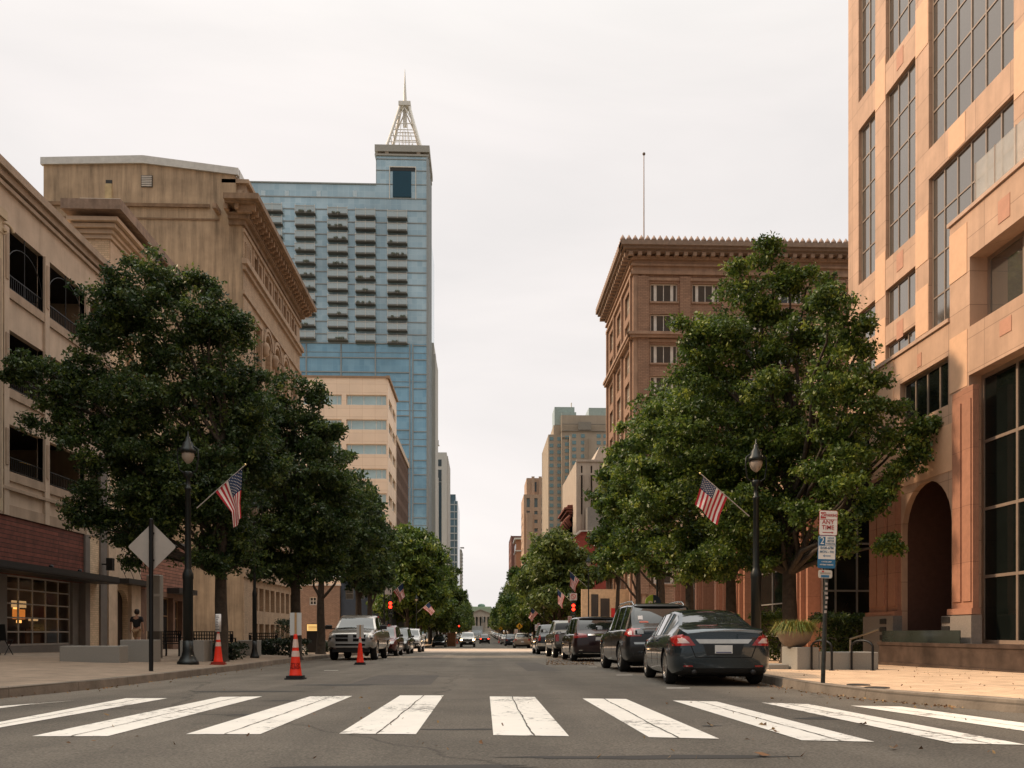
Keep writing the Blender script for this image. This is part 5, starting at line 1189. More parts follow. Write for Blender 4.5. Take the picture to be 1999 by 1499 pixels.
m = MB(); m.prism([(X(914.8),zz(1199)),(X(937.5),zz(1190.6)),(X(960.2),zz(1199)),(X(960.2),zz(1197.9)),(X(937.5),zz(1189.5)),(X(914.8),zz(1197.9))], 'y', YC-1.8, YC+8)
m.build('raking_cornice', M('capitol_trim', (.26,.2,.17), rough=.8), gC)
m = MB(); m.prism([(X(898),zz(1200)),(X(978),zz(1200)),(X(970),zz(1186.5)),(X(906),zz(1186.5))], 'y', YC+7, YC+40); m.prism([(X(918),zz(1186.5)),(X(961),zz(1186.5)),(X(958),zz(1183)),(X(920),zz(1183))], 'y', YC+12, YC+36)
m.build('roof', copper, gC)
m = MB(); m.lathe([(7.4*k_,zz(1187)),(7.4*k_,zz(1179.5)),(6.6*k_,zz(1178.5)),(4*k_,zz(1176.8)),(0,zz(1176.3))], (X(940),YC+24,0), 16); m.build('drum', M('copper_dark', (.16,.24,.19), rough=.7), gC)
m = MB(); m.box(X(917), X(958), YC+5.6, YC+5.9, zz(1226), zz(1204)); m.build('portico_glazing', capd, gC)
m = MB(); X_ = X(942.5); m.box(X_-1.3, X_+1.3, YC-80, YC-78, g(580), zat(1215,X_,YC-80)); 
gst = thing('pale_monument', 'pale stone monument standing before the columned building', 'monument', (X_, YC-79, g(580))); m.build('pedestal', cap, gst)
m = MB(); m.lathe([(.9,0),(.6,1),(.75,2.2),(.5,3.2),(.35,3.6),(.4,4.1),(0,4.4)], (X_,YC-79,zat(1215,X_,YC-80)), 8); m.build('statue', M('monument_bronze', (.3,.28,.25), rough=.6), gst)
# ================================================================ vehicles
def paintm(name, col, metal=.55, rough=.28, coat=1.0):
    return M(name, col, rough=rough, metal=metal, spec=.5, coat=coat, var=.05, vs=1)
tyre_m = M('tyre_rubber', (.018,.018,.018), rough=.85, var=.2); rim_m = M('alloy', (.62,.60,.57), rough=.22, metal=.9); chrome = M('chrome', (.75,.74,.72), rough=.08, metal=1)
cglass = M('car_glass', (.015,.018,.018), rough=.02, spec=.75, var=0, coat=.6); arch_m = M('arch_black', (.006,.006,.006), rough=.95); trim_m = M('black_plastic', (.02,.02,.02), rough=.55)
tail_m = M('tail_red', (.32,.012,.012), rough=.12, spec=.8, coat=1); tail_c = M('tail_clear', (.55,.42,.40), rough=.12, spec=.8, coat=1); plate_m = M('licence_plate', (.62,.62,.60), rough=.5)
head_m = M('headlight_glass', (.35,.35,.34), rough=.08, metal=.3, coat=1); indic = M('amber_lens', (.8,.28,.04), rough=.2)
head_on = M('headlight_lit', (1,.8,.5), em=(1,.62,.26), es=26); tail_on = M('tail_lit', (1,.1,.05), em=(1,.05,.02), es=6)
plate_txt = M('plate_blue', (.10,.11,.18), rough=.6)
def pch(xs, ys, x):      # monotone cubic interpolation
    xs = np.array(xs, float); ys = np.array(ys, float); h = np.diff(xs); d = np.diff(ys)/h; mm = np.zeros(len(xs))
    for i in range(1, len(xs)-1):
        if d[i-1]*d[i] > 0: w1, w2 = 2*h[i]+h[i-1], h[i]+2*h[i-1]; mm[i] = (w1+w2)/(w1/d[i-1]+w2/d[i])
    mm[0], mm[-1] = d[0], d[-1]
    i = np.clip(np.searchsorted(xs, x, 'right')-1, 0, len(xs)-2); t = (x-xs[i])/h[i]
    return (1+2*t)*(1-t)**2*ys[i]+t*(1-t)**2*h[i]*mm[i]+t*t*(3-2*t)*ys[i+1]+t*t*(t-1)*h[i]*mm[i+1]
# station tables, rear to front: x, zb, zs (shoulder), zt (top), w (half width), wr (half roof)
SPECS = {
 'sedan': dict(L=4.86, R=.33, wx=(.98,3.76), tyre=.22, st=[
   (0,.34,.86,.99,.70,.60),(.05,.27,.90,1.03,.78,.66),(.2,.22,.93,1.075,.86,.70),(.45,.19,.94,1.10,.905,.70),(.62,.18,.95,1.115,.915,.68),(1.45,.17,.95,1.425,.92,.55),(2.0,.17,.95,1.475,.92,.58),(2.7,.17,.94,1.455,.92,.59),
   (3.05,.17,.93,1.38,.92,.60),(3.78,.18,.89,.96,.91,.72),(4.3,.2,.82,.87,.88,.66),(4.65,.24,.72,.76,.80,.58),(4.82,.3,.6,.66,.68,.5),(4.86,.36,.56,.6,.62,.45)],
   wind=(3.05,3.74), rear=(.66,1.43), side=[(1.02,1.72),(1.80,2.55),(2.62,3.52)]),
 'suv': dict(L=5.1, R=.385, wx=(1.02,4.06), tyre=.25, st=[
   (0,.42,.92,1.02,.82,.70),(.05,.34,1.0,1.10,.90,.74),(.15,.30,1.06,1.18,.96,.76),(.3,.28,1.08,1.45,.98,.76),(.5,.27,1.09,1.72,.99,.70),(.8,.26,1.09,1.775,1.0,.68),(2.0,.25,1.08,1.80,1.0,.70),(2.9,.25,1.07,1.77,1.0,.69),
   (3.2,.25,1.06,1.68,1.0,.69),(3.85,.26,1.04,1.14,.99,.80),(4.5,.28,1.0,1.06,.97,.78),(4.85,.3,.9,.97,.92,.70),(5.05,.36,.75,.82,.82,.6),(5.1,.42,.68,.74,.76,.55)],
   wind=(3.18,3.82), rear=(.19,.50), side=[(.62,1.25),(1.34,2.15),(2.23,3.6)]),
 'minivan': dict(L=5.15, R=.355, wx=(1.05,4.05), tyre=.235, st=[
   (0,.38,.88,.98,.84,.74),(.05,.30,.98,1.06,.93,.80),(.14,.26,1.02,1.14,.98,.82),(.28,.24,1.03,1.42,1.0,.80),(.45,.22,1.04,1.68,1.005,.76),(.8,.2,1.04,1.72,1.005,.75),(2.2,.2,1.04,1.745,1.005,.76),(3.1,.2,1.03,1.68,1.005,.74),
   (3.4,.2,1.02,1.58,1.0,.73),(4.2,.22,.98,1.04,.98,.80),(4.7,.24,.88,.94,.92,.70),(5.05,.3,.7,.77,.80,.6),(5.15,.38,.6,.66,.72,.5)],
   wind=(3.38,4.14), rear=(.18,.46), side=[(.6,1.35),(1.45,2.4),(2.5,3.75)]),
 'pickup': dict(L=5.8, R=.40, wx=(1.15,4.75), tyre=.27, st=[
   (0,.5,1.12,1.17,.93,.86),(.04,.46,1.2,1.25,.98,.88),(.2,.44,1.24,1.28,1.0,.9),(1.7,.42,1.25,1.29,1.0,.9),(1.95,.42,1.25,1.32,1.0,.86),(2.1,.42,1.25,1.75,1.0,.76),(2.3,.42,1.24,1.86,1.0,.74),(3.2,.42,1.24,1.92,1.0,.75),(3.6,.42,1.23,1.88,1.0,.74),
   (3.85,.42,1.22,1.78,1.0,.73),(4.45,.43,1.2,1.30,1.0,.84),(5.2,.45,1.15,1.24,.99,.80),(5.55,.46,1.08,1.15,.96,.76),(5.74,.48,.98,1.05,.92,.70),(5.8,.52,.9,.96,.88,.66)],
   wind=(3.85,4.40), rear=(1.99,2.10), side=[(2.42,3.0),(3.08,4.15)]),
 'wagon': dict(L=4.6, R=.35, wx=(.9,3.6), tyre=.22, st=[
   (0,.38,.9,.98,.80,.70),(.05,.3,.96,1.05,.87,.72),(.14,.27,1.0,1.12,.9,.74),(.4,.24,1.01,1.52,.92,.68),(.75,.23,1.01,1.64,.92,.64),(1.9,.22,1.0,1.68,.92,.65),(2.6,.22,.99,1.62,.92,.65),
   (2.85,.22,.98,1.54,.92,.65),(3.5,.24,.95,1.02,.91,.74),(4.1,.26,.88,.94,.88,.7),(4.4,.3,.76,.82,.8,.6),(4.6,.4,.62,.68,.68,.5)],
   wind=(2.85,3.46), rear=(.18,.42), side=[(.7,1.2),(1.28,1.95),(2.03,3.2)]),
}
SECT = 14
def section(st):
    zb, zs, zt, w, wr = st; dz = zt-zs
    return [(0,zb),(w-.22,zb),(w-.07,zb+.04),(w-.015,zb+.14),(w,zb+.3 if zb+.3 < zs-.3 else (zb+zs)/2),(w,(zb+zs)/2+.12),(w-.012,zs-.13),(w-.045,zs-.02),(w-.075,zs),
            (w-.09+.0,zs+.02*min(1,dz/.1)), (wr+.035,zs+dz*.90),(wr,zs+dz*.965),(wr-.055,zt),(wr*.5,zt+.022),(0,zt+.03)]
def car_mesh(kind):
    sp = SPECS[kind]; st = np.array(sp['st']); X = st[:,0]
    xs = set(np.round(np.arange(0, sp['L'], .09), 3)) | set(np.round(X, 3))
    keys = [*sp['wind'], *sp['rear'], *[v for s in sp['side'] for v in s]]
    xs = sorted(xs | set(keys)); keep = []
    for x in xs:
        if keep and x-keep[-1] < .03:
            if x in keys: keep[-1] = x
            continue
        keep.append(x)
    xs = np.array(keep); cols = [pch(X, st[:,k], xs) for k in range(1, 6)]
    verts = []; rings = []
    for i, x in enumerate(xs):
        sec = section([c[i] for c in cols]); n = len(sec)
        ring = [(y, x, z) for y, z in sec]+[(-y, x, z) for y, z in sec[-2:0:-1]]
        rings.append(ring); verts += ring
    N = len(rings[0]); faces = []; mi = []
    tp = cols[2]-cols[1]; n = len(sec)
    for i in range(len(xs)-1):
        xm = (xs[i]+xs[i+1])/2; dz = (tp[i]+tp[i+1])/2
        for k in range(N):
            faces.append((i*N+k, i*N+(k+1)%N, (i+1)*N+(k+1)%N, (i+1)*N+k)); kk = k if k < n-1 else N-1-k
            mt = 0
            if kk <= 1: mt = 5
            elif kk == 9 and dz > .12 and any(a < xm < b for a, b in sp['side']): mt = 3
            elif kk in (12,13) and sp['wind'][0] < xm < sp['wind'][1]: mt = 1
            elif kk in (12,13) and sp['rear'][0] < xm < sp['rear'][1]: mt = 2
            mi.append(mt)
    faces.append(tuple(range(N))[::-1]); mi.append(0); faces.append(tuple((len(xs)-1)*N+k for k in range(N))); mi.append(0)
    me = bpy.data.meshes.new('car'); me.from_pydata([(a,b,c) for a,b,c in verts], [], faces)
    for k in range(6): me.materials.append(MATS['arch_black'])
    me.polygons.foreach_set('material_index', mi); me.update()
    bm = bmesh.new(); bm.from_mesh(me); bmesh.ops.recalc_face_normals(bm, faces=bm.faces); bm.to_mesh(me); bm.free()
    o = bpy.data.objects.new('t', me); COL.objects.link(o)
    cm = MB(); wmax = st[:,4].max()
    for wx in sp['wx']:
        for s in (-1, 1): cm.lathe([(sp['R']+.055,0),(sp['R']+.055,.34)], (s*(wmax+.04)-(.34 if s > 0 else 0), wx, sp['R']), 28, axis='x')
    c = cm.build('cut', [MATS['arch_black']]*6); c.data.polygons.foreach_set('material_index', [4]*len(c.data.polygons))
    bm = bmesh.new(); bm.from_mesh(c.data); bmesh.ops.recalc_face_normals(bm, faces=bm.faces); bm.to_mesh(c.data); bm.free()
    md = o.modifiers.new('b', 'BOOLEAN'); md.operation = 'DIFFERENCE'; md.object = c; md.solver = 'EXACT'
    dg = bpy.context.evaluated_depsgraph_get(); res = bpy.data.meshes.new_from_object(o.evaluated_get(dg))
    bpy.data.objects.remove(o); bpy.data.objects.remove(c)
    return res
def submesh(me, idxs, mats, name, inset=0, sharp=32):
    bm = bmesh.new(); bm.from_mesh(me)
    bmesh.ops.delete(bm, geom=[f for f in bm.faces if f.material_index not in idxs], context='FACES')
    out_ = bpy.data.meshes.new(name)
    for f in bm.faces: f.smooth = True; f.material_index = idxs.index(f.material_index)
    if inset:
        bm.normal_update()
        for v in bm.verts: v.co -= v.normal*inset
    bm.to_mesh(out_); bm.free()
    for m_ in mats: out_.materials.append(m_)
    out_.set_sharp_from_angle(angle=R(sharp)); return out_
def bvh(me):
    return BVHTree.FromPolygons([v.co.copy() for v in me.vertices], [tuple(p.vertices) for p in me.polygons])
def patch(tree, corners, ax, nu=6, nv=4, off=.006, th=.02):
    """skin a bilinear patch onto the body. ax 'rear'/'front': corners (x,z); 'left'/'right': corners (y,z)"""
    D = {'rear': Vector((0,1,0)), 'front': Vector((0,-1,0)), 'left': Vector((1,0,0)), 'right': Vector((-1,0,0))}[ax]
    v = []
    for j in range(nv+1):
        for i in range(nu+1):
            s, t = i/nu, j/nv; c = [Vector(q) for q in corners]
            p = c[0].lerp(c[1], s).lerp(c[3].lerp(c[2], s), t)
            o = Vector((p[0],-3,p[1])) if ax == 'rear' else Vector((p[0],9,p[1])) if ax == 'front' else Vector((-3,p[0],p[1])) if ax == 'left' else Vector((3,p[0],p[1]))
            h = tree.ray_cast(o, D)
            q_ = h[0]
            if q_ is None: q_ = tree.find_nearest(Vector((p[0], (0.05 if ax == 'rear' else 5), p[1])) if ax in ('rear','front') else Vector(((-1 if ax == 'left' else 1), p[0], p[1])))[0]
            v.append(q_-D*off)
    m = MB(); W = nu+1; f = [(j*W+i, j*W+i+1, (j+1)*W+i+1, (j+1)*W+i) for j in range(nv) for i in range(nu)]
    m.add(v, f, 0, True)
    rim = [i for i in range(W)]+[j*W+nu for j in range(1,nv+1)]+[nv*W+i for i in range(nu-1,-1,-1)]+[j*W for j in range(nv-1,0,-1)]
    b = [v[i] for i in rim]; b2 = [p+D*(th+off) for p in b]; k = len(b)
    m.add(b+b2, [(i,(i+1)%k,k+(i+1)%k,k+i) for i in range(k)])
    return m
CARMESH = {}; WHEEL = {}
def wheel_meshes(Rr, wdt, spokes=7):
    key = (Rr, wdt, spokes)
    if key in WHEEL: return WHEEL[key]
    h = wdt/2; m = MB(); ri = Rr*.66
    m.lathe([(ri-.04,-h+.02),(Rr-.04,-h),(Rr-.008,-h+.03),(Rr,-h+.06),(Rr,h-.06),(Rr-.008,h-.03),(Rr-.04,h),(ri,h-.02)], n=28, axis='x', cap=False)
    t = bpy.data.meshes.new('tyre'); t.from_pydata(m.v, [], m.f); t.materials.append(tyre_m); t.polygons.foreach_set('use_smooth', m.sm); t.update()
    m = MB()
    m.lathe([(ri+.005,h-.01),(ri-.005,h-.005),(ri-.03,h-.03),(ri-.035,-h+.05)], n=28, axis='x', cap=False)
    m.lathe([(0,h-.03),(.05,h-.03),(.065,h-.05),(.065,h-.1)], n=12, axis='x')
    for k in range(spokes):
        a = 2*math.pi*k/spokes; c, s = math.cos(a), math.sin(a); tx, ty = -s, c
        q = []
        for r_, w_, x in ((.05,.032,h-.035),(ri-.02,.042,h-.022)):
            q += [(x, r_*c+tx*w_, r_*s+ty*w_), (x, r_*c-tx*w_, r_*s-ty*w_)]
        q2 = [(x-.035, y, z) for x, y, z in q]
        m.add(q+q2, [(0,1,3,2),(0,2,6,4),(1,5,7,3)])
    m.lathe([(0,-h+.06),(ri-.03,-h+.06)], n=20, axis='x', mi=1); m.lathe([(0,.02),(ri*.66,.02)], n=18, axis='x', mi=1)
    r = bpy.data.meshes.new('rim'); r.from_pydata(m.v, [], m.f); r.materials.append(rim_m); r.materials.append(arch_m); r.polygons.foreach_set('material_index', m.m); r.polygons.foreach_set('use_smooth', m.sm); r.update(); r.set_sharp_from_angle(angle=R(35))
    WHEEL[key] = (t, r); return t, r
def add_mesh(name, me, parent, loc=(0,0,0), rot=(0,0,0)):
    o = bpy.data.objects.new(name, me); link(o, parent); o.location = loc; o.rotation_euler = rot; ORG[o.name] = Vector((0,0,0)); return o
def vehicle(name, label, cat, kind, bodym, rear=None, front=None, low=None, group=None, spokes=7, rails=False, mirror=None, lit=False, tail=True, detail=True, scale=(1,1,1)):
    """local frame: origin under the rear bumper centre, +y forward"""
    sp = SPECS[kind]
    if kind not in CARMESH: me = car_mesh(kind); CARMESH[kind] = (me, bvh(me))
    me, tree = CARMESH[kind]; low = low or trim_m
    root = thing(name, label, cat, (0,0,0), 0, group); ORG[root.name] = Vector((0,0,0))
    add_mesh('body', submesh(me, [0,4,5], [bodym, arch_m, low], 'body'), root)
    add_mesh('windscreen', submesh(me, [1], [cglass], 'windscreen', .004), root)
    add_mesh('rear_window', submesh(me, [2], [cglass], 'rear_window', .004), root)
    sw = submesh(me, [3], [cglass], 'side_window', .006)
    if not detail: add_mesh('side_window', sw, root)
    else:
        for s_ in (-1, 1):
            for (a_, b_) in sp['side']:
                bm = bmesh.new(); bm.from_mesh(sw)
                bmesh.ops.delete(bm, geom=[f for f in bm.faces if f.calc_center_median().x*s_ < 0 or not a_-.02 < f.calc_center_median().y < b_+.02], context='FACES')
                if len(bm.faces): mw = sw.copy(); bm.to_mesh(mw); add_mesh('side_window', mw, root)
                bm.free()
    tm, rm = wheel_meshes(sp['R'], sp['tyre'], spokes); wmax = max(s[4] for s in sp['st'])
    for wx in sp['wx']:
        for s in (-1, 1):
            o = add_mesh('wheel', tm, root, (s*(wmax-sp['tyre']/2-.02), wx, sp['R']), (0,0,0 if s > 0 else math.pi)); add_mesh('rim', rm, o)
    m = MB(); m.box(-wmax+.3, wmax-.3, .5, sp['L']-.6, .16 if kind != 'pickup' else .3, .4); 
    for wx in sp['wx']: m.tube([(-wmax+.1,wx,sp['R']),(wmax-.1,wx,sp['R'])], .06, 6)
    m.build('underbody', arch_m, root, org=(0,0,0))
    # door mirrors
    for s in (-1, 1):
        my = sp['wind'][1]-.12; mz = np.interp(my, [q[0] for q in sp['st']], [q[2] for q in sp['st']])+.09
        m = MB(); big = 1.45 if kind == 'pickup' else 1
        m.rbox(s*(wmax+.02) if s > 0 else -(wmax+.02)-.2*big, s*(wmax+.02)+.2*big if s > 0 else -(wmax+.02), my-.07, my+.06, mz, mz+.13*big, .03, 0); m.box(s*(wmax-.12), s*(wmax+.05), my-.03, my+.03, mz+.01, mz+.05, 0)
        m.box(*( (s*(wmax+.04), s*(wmax+.18)*1.0) if s > 0 else (-(wmax+.18), -(wmax+.04)) ), my-.074, my-.07, mz+.02, mz+.11*big, 1)
        m.build('door_mirror', [mirror or bodym, chrome], root, org=(0,0,0))
    # shut lines and handles
    if detail:
        for s, ax in ((-1,'left'),(1,'right')):
            for (a, b) in sp['side'][-2:]:
                z = np.interp(a+.1, [q[0] for q in sp['st']], [q[2] for q in sp['st']])-.1
                m = patch(tree, [(a+.08,z-.015),(a+.27,z-.015),(a+.27,z+.015),(a+.08,z+.015)], ax, 4, 1, .03, .0); m.build('door_handle', bodym if kind != 'minivan' else chrome, root, org=(0,0,0))
            for x in [sp['side'][-1][0]-.04, sp['side'][-1][1]+.12 if kind != 'pickup' else 4.2, sp['side'][-2][0]-.02]:
                m = patch(tree, [(x,.3),(x+.012,.3),(x+.012,1.0),(x,1.0)], ax, 1, 8, .002, .0); m.build('door_seam', arch_m, root, org=(0,0,0))
    if rails:
        m = MB()
        for s in (-1, 1):
            wr = .66; zt = 1.80
            m.tube([(s*wr,.62,zt-.06),(s*wr,.85,zt+.035),(s*wr,1.4,zt+.055),(s*wr,2.6,zt+.05),(s*wr,2.85,zt-.0)], [.02,.028,.028,.028,.02], 8)
        m.build('roof_rail', chrome, root, org=(0,0,0))
    if rear: rear(root, tree)
    if front: front(root, tree, lit)
    return root
def P_(root, tree, name, c, ax, mat, nu=6, nv=4, off=.006, th=.02): return patch(tree, c, ax, nu, nv, off, th).build(name, mat, root, org=(0,0,0))
def mir(c): return [(-x, z) for x, z in (c[1], c[0], c[3], c[2])]
def rear_plate(root, tree, x0, x1, z0, z1):
    o = P_(root, tree, 'licence_plate', [(x0,z0),(x1,z0),(x1,z1),(x0,z1)], 'rear', plate_m, 1, 1, .012, .02)
    P_(o, tree, 'plate_bar', [(x0+.02,z0+.008),(x1-.02,z0+.008),(x1-.02,z0+.03),(x0+.02,z0+.03)], 'rear', plate_txt, 1, 1, .016, .002)
def rear_sedan(root, tree):
    for mf in (lambda c: c, mir):
        o = P_(root, tree, 'tail_light', mf([(-.87,.745),(-.50,.76),(-.62,.93),(-.885,.97)]), 'rear', tail_m, 8, 5, .012)
        P_(o, tree, 'lens', mf([(-.80,.80),(-.60,.80),(-.68,.885),(-.80,.90)]), 'rear', tail_c, 4, 3, .016, .002)
        sd_ = [(.09,.76),(.40,.87),(.44,.93),(.06,.965)]
        P_(root, tree, 'tail_light', sd_, 'left' if mf is not mir else 'right', tail_m, 5, 3, .01)
        P_(root, tree, 'reflector', mf([(-.70,.36),(-.55,.36),(-.55,.39),(-.70,.39)]), 'rear', tail_m, 2, 1, .01)
        m = MB(); s = -1 if mf is not mir else 1; m.lathe([(.035,0),(.045,.02),(.045,.12)], (s*.52,-.03,.27), 12, axis='y'); m.build('exhaust', trim_m, root, org=(0,0,0))
    P_(root, tree, 'chrome_strip', [(-.43,.795),(.43,.795),(.50,.875),(-.50,.875)], 'rear', chrome, 8, 2, .02)
    m = MB()
    P_(root, tree, 'boot_seam', [(-.50,.53),(.50,.53),(.50,.542),(-.50,.542)], 'rear', arch_m, 8, 1, .004, 0)
    for mf in (lambda c: c, mir): P_(root, tree, 'boot_seam', mf([(-.50,.53),(-.488,.535),(-.63,.93),(-.645,.93)]), 'rear', arch_m, 1, 6, .004, 0)
    P_(root, tree, 'bumper_insert', [(-.55,.25),(.55,.25),(.60,.33),(-.60,.33)], 'rear', trim_m, 6, 2, .008)
    P_(root, tree, 'plate_recess', [(-.30,.575),(.30,.575),(.36,.78),(-.36,.78)], 'rear', MATS['sedan_recess'], 4, 2, .004, 0)
    rear_plate(root, tree, -.155, .155, .61, .765)
def rear_suv(root, tree):
    for mf in (lambda c: c, mir):
        o = P_(root, tree, 'tail_light', mf([(-.93,.93),(-.58,.93),(-.60,1.13),(-.95,1.15)]), 'rear', tail_m, 6, 4, .014)
        P_(o, tree, 'lens', mf([(-.78,.96),(-.62,.96),(-.63,1.09),(-.78,1.10)]), 'rear', tail_c, 4, 3, .018, .002)
        P_(o, tree, 'lens', mf([(-.9,.965),(-.82,.965),(-.82,1.07),(-.9,1.07)]), 'rear', tail_c, 2, 2, .018, .002)
        P_(root, tree, 'tail_light', [(.06,.95),(.3,.97),(.3,1.12),(.06,1.13)], 'left' if mf is not mir else 'right', tail_m, 4, 3, .01)
        P_(root, tree, 'reverse_strip', mf([(-.76,.73),(-.40,.73),(-.40,.785),(-.78,.785)]), 'rear', chrome, 4, 1, .01)
        P_(root, tree, 'exhaust_trim', mf([(-.66,.52),(-.38,.52),(-.38,.565),(-.66,.565)]), 'rear', chrome, 3, 1, .012)
    P_(root, tree, 'emblem', [(-.14,1.10),(.14,1.10),(.14,1.155),(-.14,1.155)], 'rear', chrome, 3, 1, .02)
    P_(root, tree, 'bumper_insert', [(-.8,.44),(.8,.44),(.82,.66),(-.82,.66)], 'rear', trim_m, 6, 2, .01)
    P_(root, tree, 'sticker', [(-.62,1.36),(-.50,1.36),(-.50,1.46),(-.62,1.46)], 'rear', M('sticker_white', (.75,.74,.75), rough=.5), 1, 1, .01, 0)
    P_(root, tree, 'sticker', [(-.60,1.28),(-.36,1.28),(-.38,1.325),(-.58,1.325)], 'rear', M('sticker_red', (.6,.2,.16), rough=.5), 2, 1, .01, 0)
    P_(root, tree, 'spoiler', [(-.68,1.71),(.68,1.71),(.66,1.76),(-.66,1.76)], 'rear', trim_m, 6, 1, .06, .06)
    rear_plate(root, tree, -.155, .155, .86, 1.0)
def rear_van(root, tree):
    for mf in (lambda c: c, mir):
        P_(root, tree, 'tail_light', mf([(-.93,.90),(-.46,.93),(-.50,1.06),(-.96,1.12)]), 'rear', tail_m, 6, 3, .012)
        P_(root, tree, 'tail_light', [(.05,.9),(.32,.95),(.32,1.08),(.05,1.1)], 'left' if mf is not mir else 'right', tail_m, 4, 3, .01)
        P_(root, tree, 'reflector', mf([(-.80,.42),(-.60,.42),(-.60,.45),(-.80,.45)]), 'rear', chrome, 2, 1, .01)
    P_(root, tree, 'chrome_strip', [(-.45,1.0),(.45,1.0),(.45,1.06),(-.45,1.06)], 'rear', chrome, 6, 1, .016)
    P_(root, tree, 'spoiler', [(-.74,1.64),(.74,1.64),(.72,1.70),(-.72,1.70)], 'rear', MATS['arch_black'], 6, 1, .06, .06)
    P_(root, tree, 'bumper_insert', [(-.8,.30),(.8,.30),(.8,.33),(-.8,.33)], 'rear', chrome, 6, 1, .01)
    rear_plate(root, tree, -.155, .155, .80, .94)
def rear_plain(root, tree, on=False):
    tmat = tail_on if on else tail_m
    for mf in (lambda c: c, mir):
        P_(root, tree, 'tail_light', mf([(-.84,.84),(-.60,.84),(-.60,1.0),(-.84,1.02)]), 'rear', tmat, 4, 3, .012)
    rear_plate(root, tree, -.155, .155, .62, .76)
def rear_truck(root, tree):
    for mf in (lambda c: c, mir): P_(root, tree, 'tail_light', mf([(-.94,.82),(-.78,.82),(-.78,1.16),(-.95,1.16)]), 'rear', tail_m, 3, 4, .012)
    P_(root, tree, 'bumper', [(-.95,.5),(.95,.5),(.95,.68),(-.95,.68)], 'rear', chrome, 6, 1, .08, .1); rear_plate(root, tree, -.155, .155, .52, .66)
def front_ram(root, tree, lit):
    P_(root, tree, 'grille_surround', [(-.64,.75),(.64,.75),(.73,1.09),(-.73,1.09)], 'front', MATS['truck_silver'], 8, 4, .05, .06)
    for a, b in ((-.60,-.10),(.10,.60)):
        for c, d in ((.775,.90),(.935,1.055)): P_(root, tree, 'grille', [(a,c),(b,c),(b*1.04,d),(a*1.04,d)], 'front', arch_m, 4, 2, .055, .01)
    for mf in (lambda c: c, mir):
        o = P_(root, tree, 'headlight', mf([(-.93,.84),(-.74,.82),(-.76,1.03),(-.95,1.04)]), 'front', head_m, 4, 4, .02)
        P_(o, tree, 'lens', mf([(-.90,.86),(-.80,.86),(-.80,.94),(-.90,.94)]), 'front', trim_m, 2, 2, .024, .002)
        P_(root, tree, 'fog_light', mf([(-.70,.44),(-.58,.44),(-.58,.5),(-.70,.5)]), 'front', tail_c, 2, 2, .10)
    P_(root, tree, 'bumper', [(-.93,.56),(.93,.56),(.93,.76),(-.93,.76)], 'front', M('bumper_steel', (.42,.43,.42), rough=.3, metal=.7), 10, 3, .09, .12)
    P_(root, tree, 'bumper_insert', [(-.6,.60),(.6,.60),(.6,.68),(-.6,.68)], 'front', arch_m, 6, 1, .10, .01)
    m = MB(); m.box(-.75, .75, 5.55, 5.78, .34, .56); m.build('air_dam', trim_m, root, org=(0,0,0))
    m = MB(); m.box(-.30,.34,4.42,4.44,.3,.31); 
def front_plain(root, tree, lit):
    hm = head_on if lit else head_m
    for mf in (lambda c: c, mir): P_(root, tree, 'headlight', mf([(-.74,.66),(-.44,.64),(-.46,.76),(-.76,.80)]), 'front', hm, 4, 3, .015)
    P_(root, tree, 'grille', [(-.38,.58),(.38,.58),(.40,.74),(-.40,.74)], 'front', arch_m, 5, 2, .012)
    P_(root, tree, 'lower_intake', [(-.5,.40),(.5,.40),(.5,.48),(-.5,.48)], 'front', arch_m, 5, 1, .01)
def front_truck(root, tree, lit):
    hm = head_on if lit else head_m
    for mf in (lambda c: c, mir): P_(root, tree, 'headlight', mf([(-.92,.86),(-.66,.86),(-.66,1.02),(-.92,1.04)]), 'front', hm, 3, 3, .02)
    P_(root, tree, 'grille', [(-.6,.82),(.6,.82),(.6,1.04),(-.6,1.04)], 'front', arch_m, 5, 2, .02)
    P_(root, tree, 'bumper', [(-.92,.5),(.92,.5),(.92,.74),(-.92,.74)], 'front', trim_m, 6, 2, .07, .1)
    P_(root, tree, 'licence_plate', [(-.15,.55),(.15,.55),(.15,.68),(-.15,.68)], 'front', plate_m, 1, 1, .08, .01)
M('sedan_recess', (.006,.009,.012), rough=.3, metal=.3, coat=.6)
slate = paintm('slate_blue_paint', (.028,.044,.056), metal=.6, rough=.22); blackp = paintm('black_paint', (.007,.009,.012), metal=.3); maroon = paintm('maroon_paint', (.020,.005,.007), metal=.4)
silver = paintm('silver_paint', (.42,.38,.34), metal=.7); MATS['truck_silver'] = M('truck_silver_trim', (.36,.36,.35), rough=.3, metal=.7); white = paintm('white_paint', (.62,.60,.57), metal=0, rough=.35)
darkred = paintm('dark_red_paint', (.10,.012,.010), metal=.4); darkgrey = paintm('dark_grey_paint', (.035,.038,.036)); navy = paintm('navy_paint', (.012,.02,.035)); champ = paintm('champagne_paint', (.30,.25,.20), metal=.7)
def place(root, X, Y, yaw=0, zoff=0, s=1):
    """rear-bumper centre at X,Y; yaw in degrees about z (0: pointing up the street)"""
    L_ = 3.0; a = R(yaw); y2 = Y+L_*math.cos(a)
    pitch = math.atan((g(y2)-g(Y))/L_)
    root.rotation_euler = (pitch, 0, a)
    root.location = (X, Y, g(Y)+zoff); root.scale = (s, s, s)
    return root
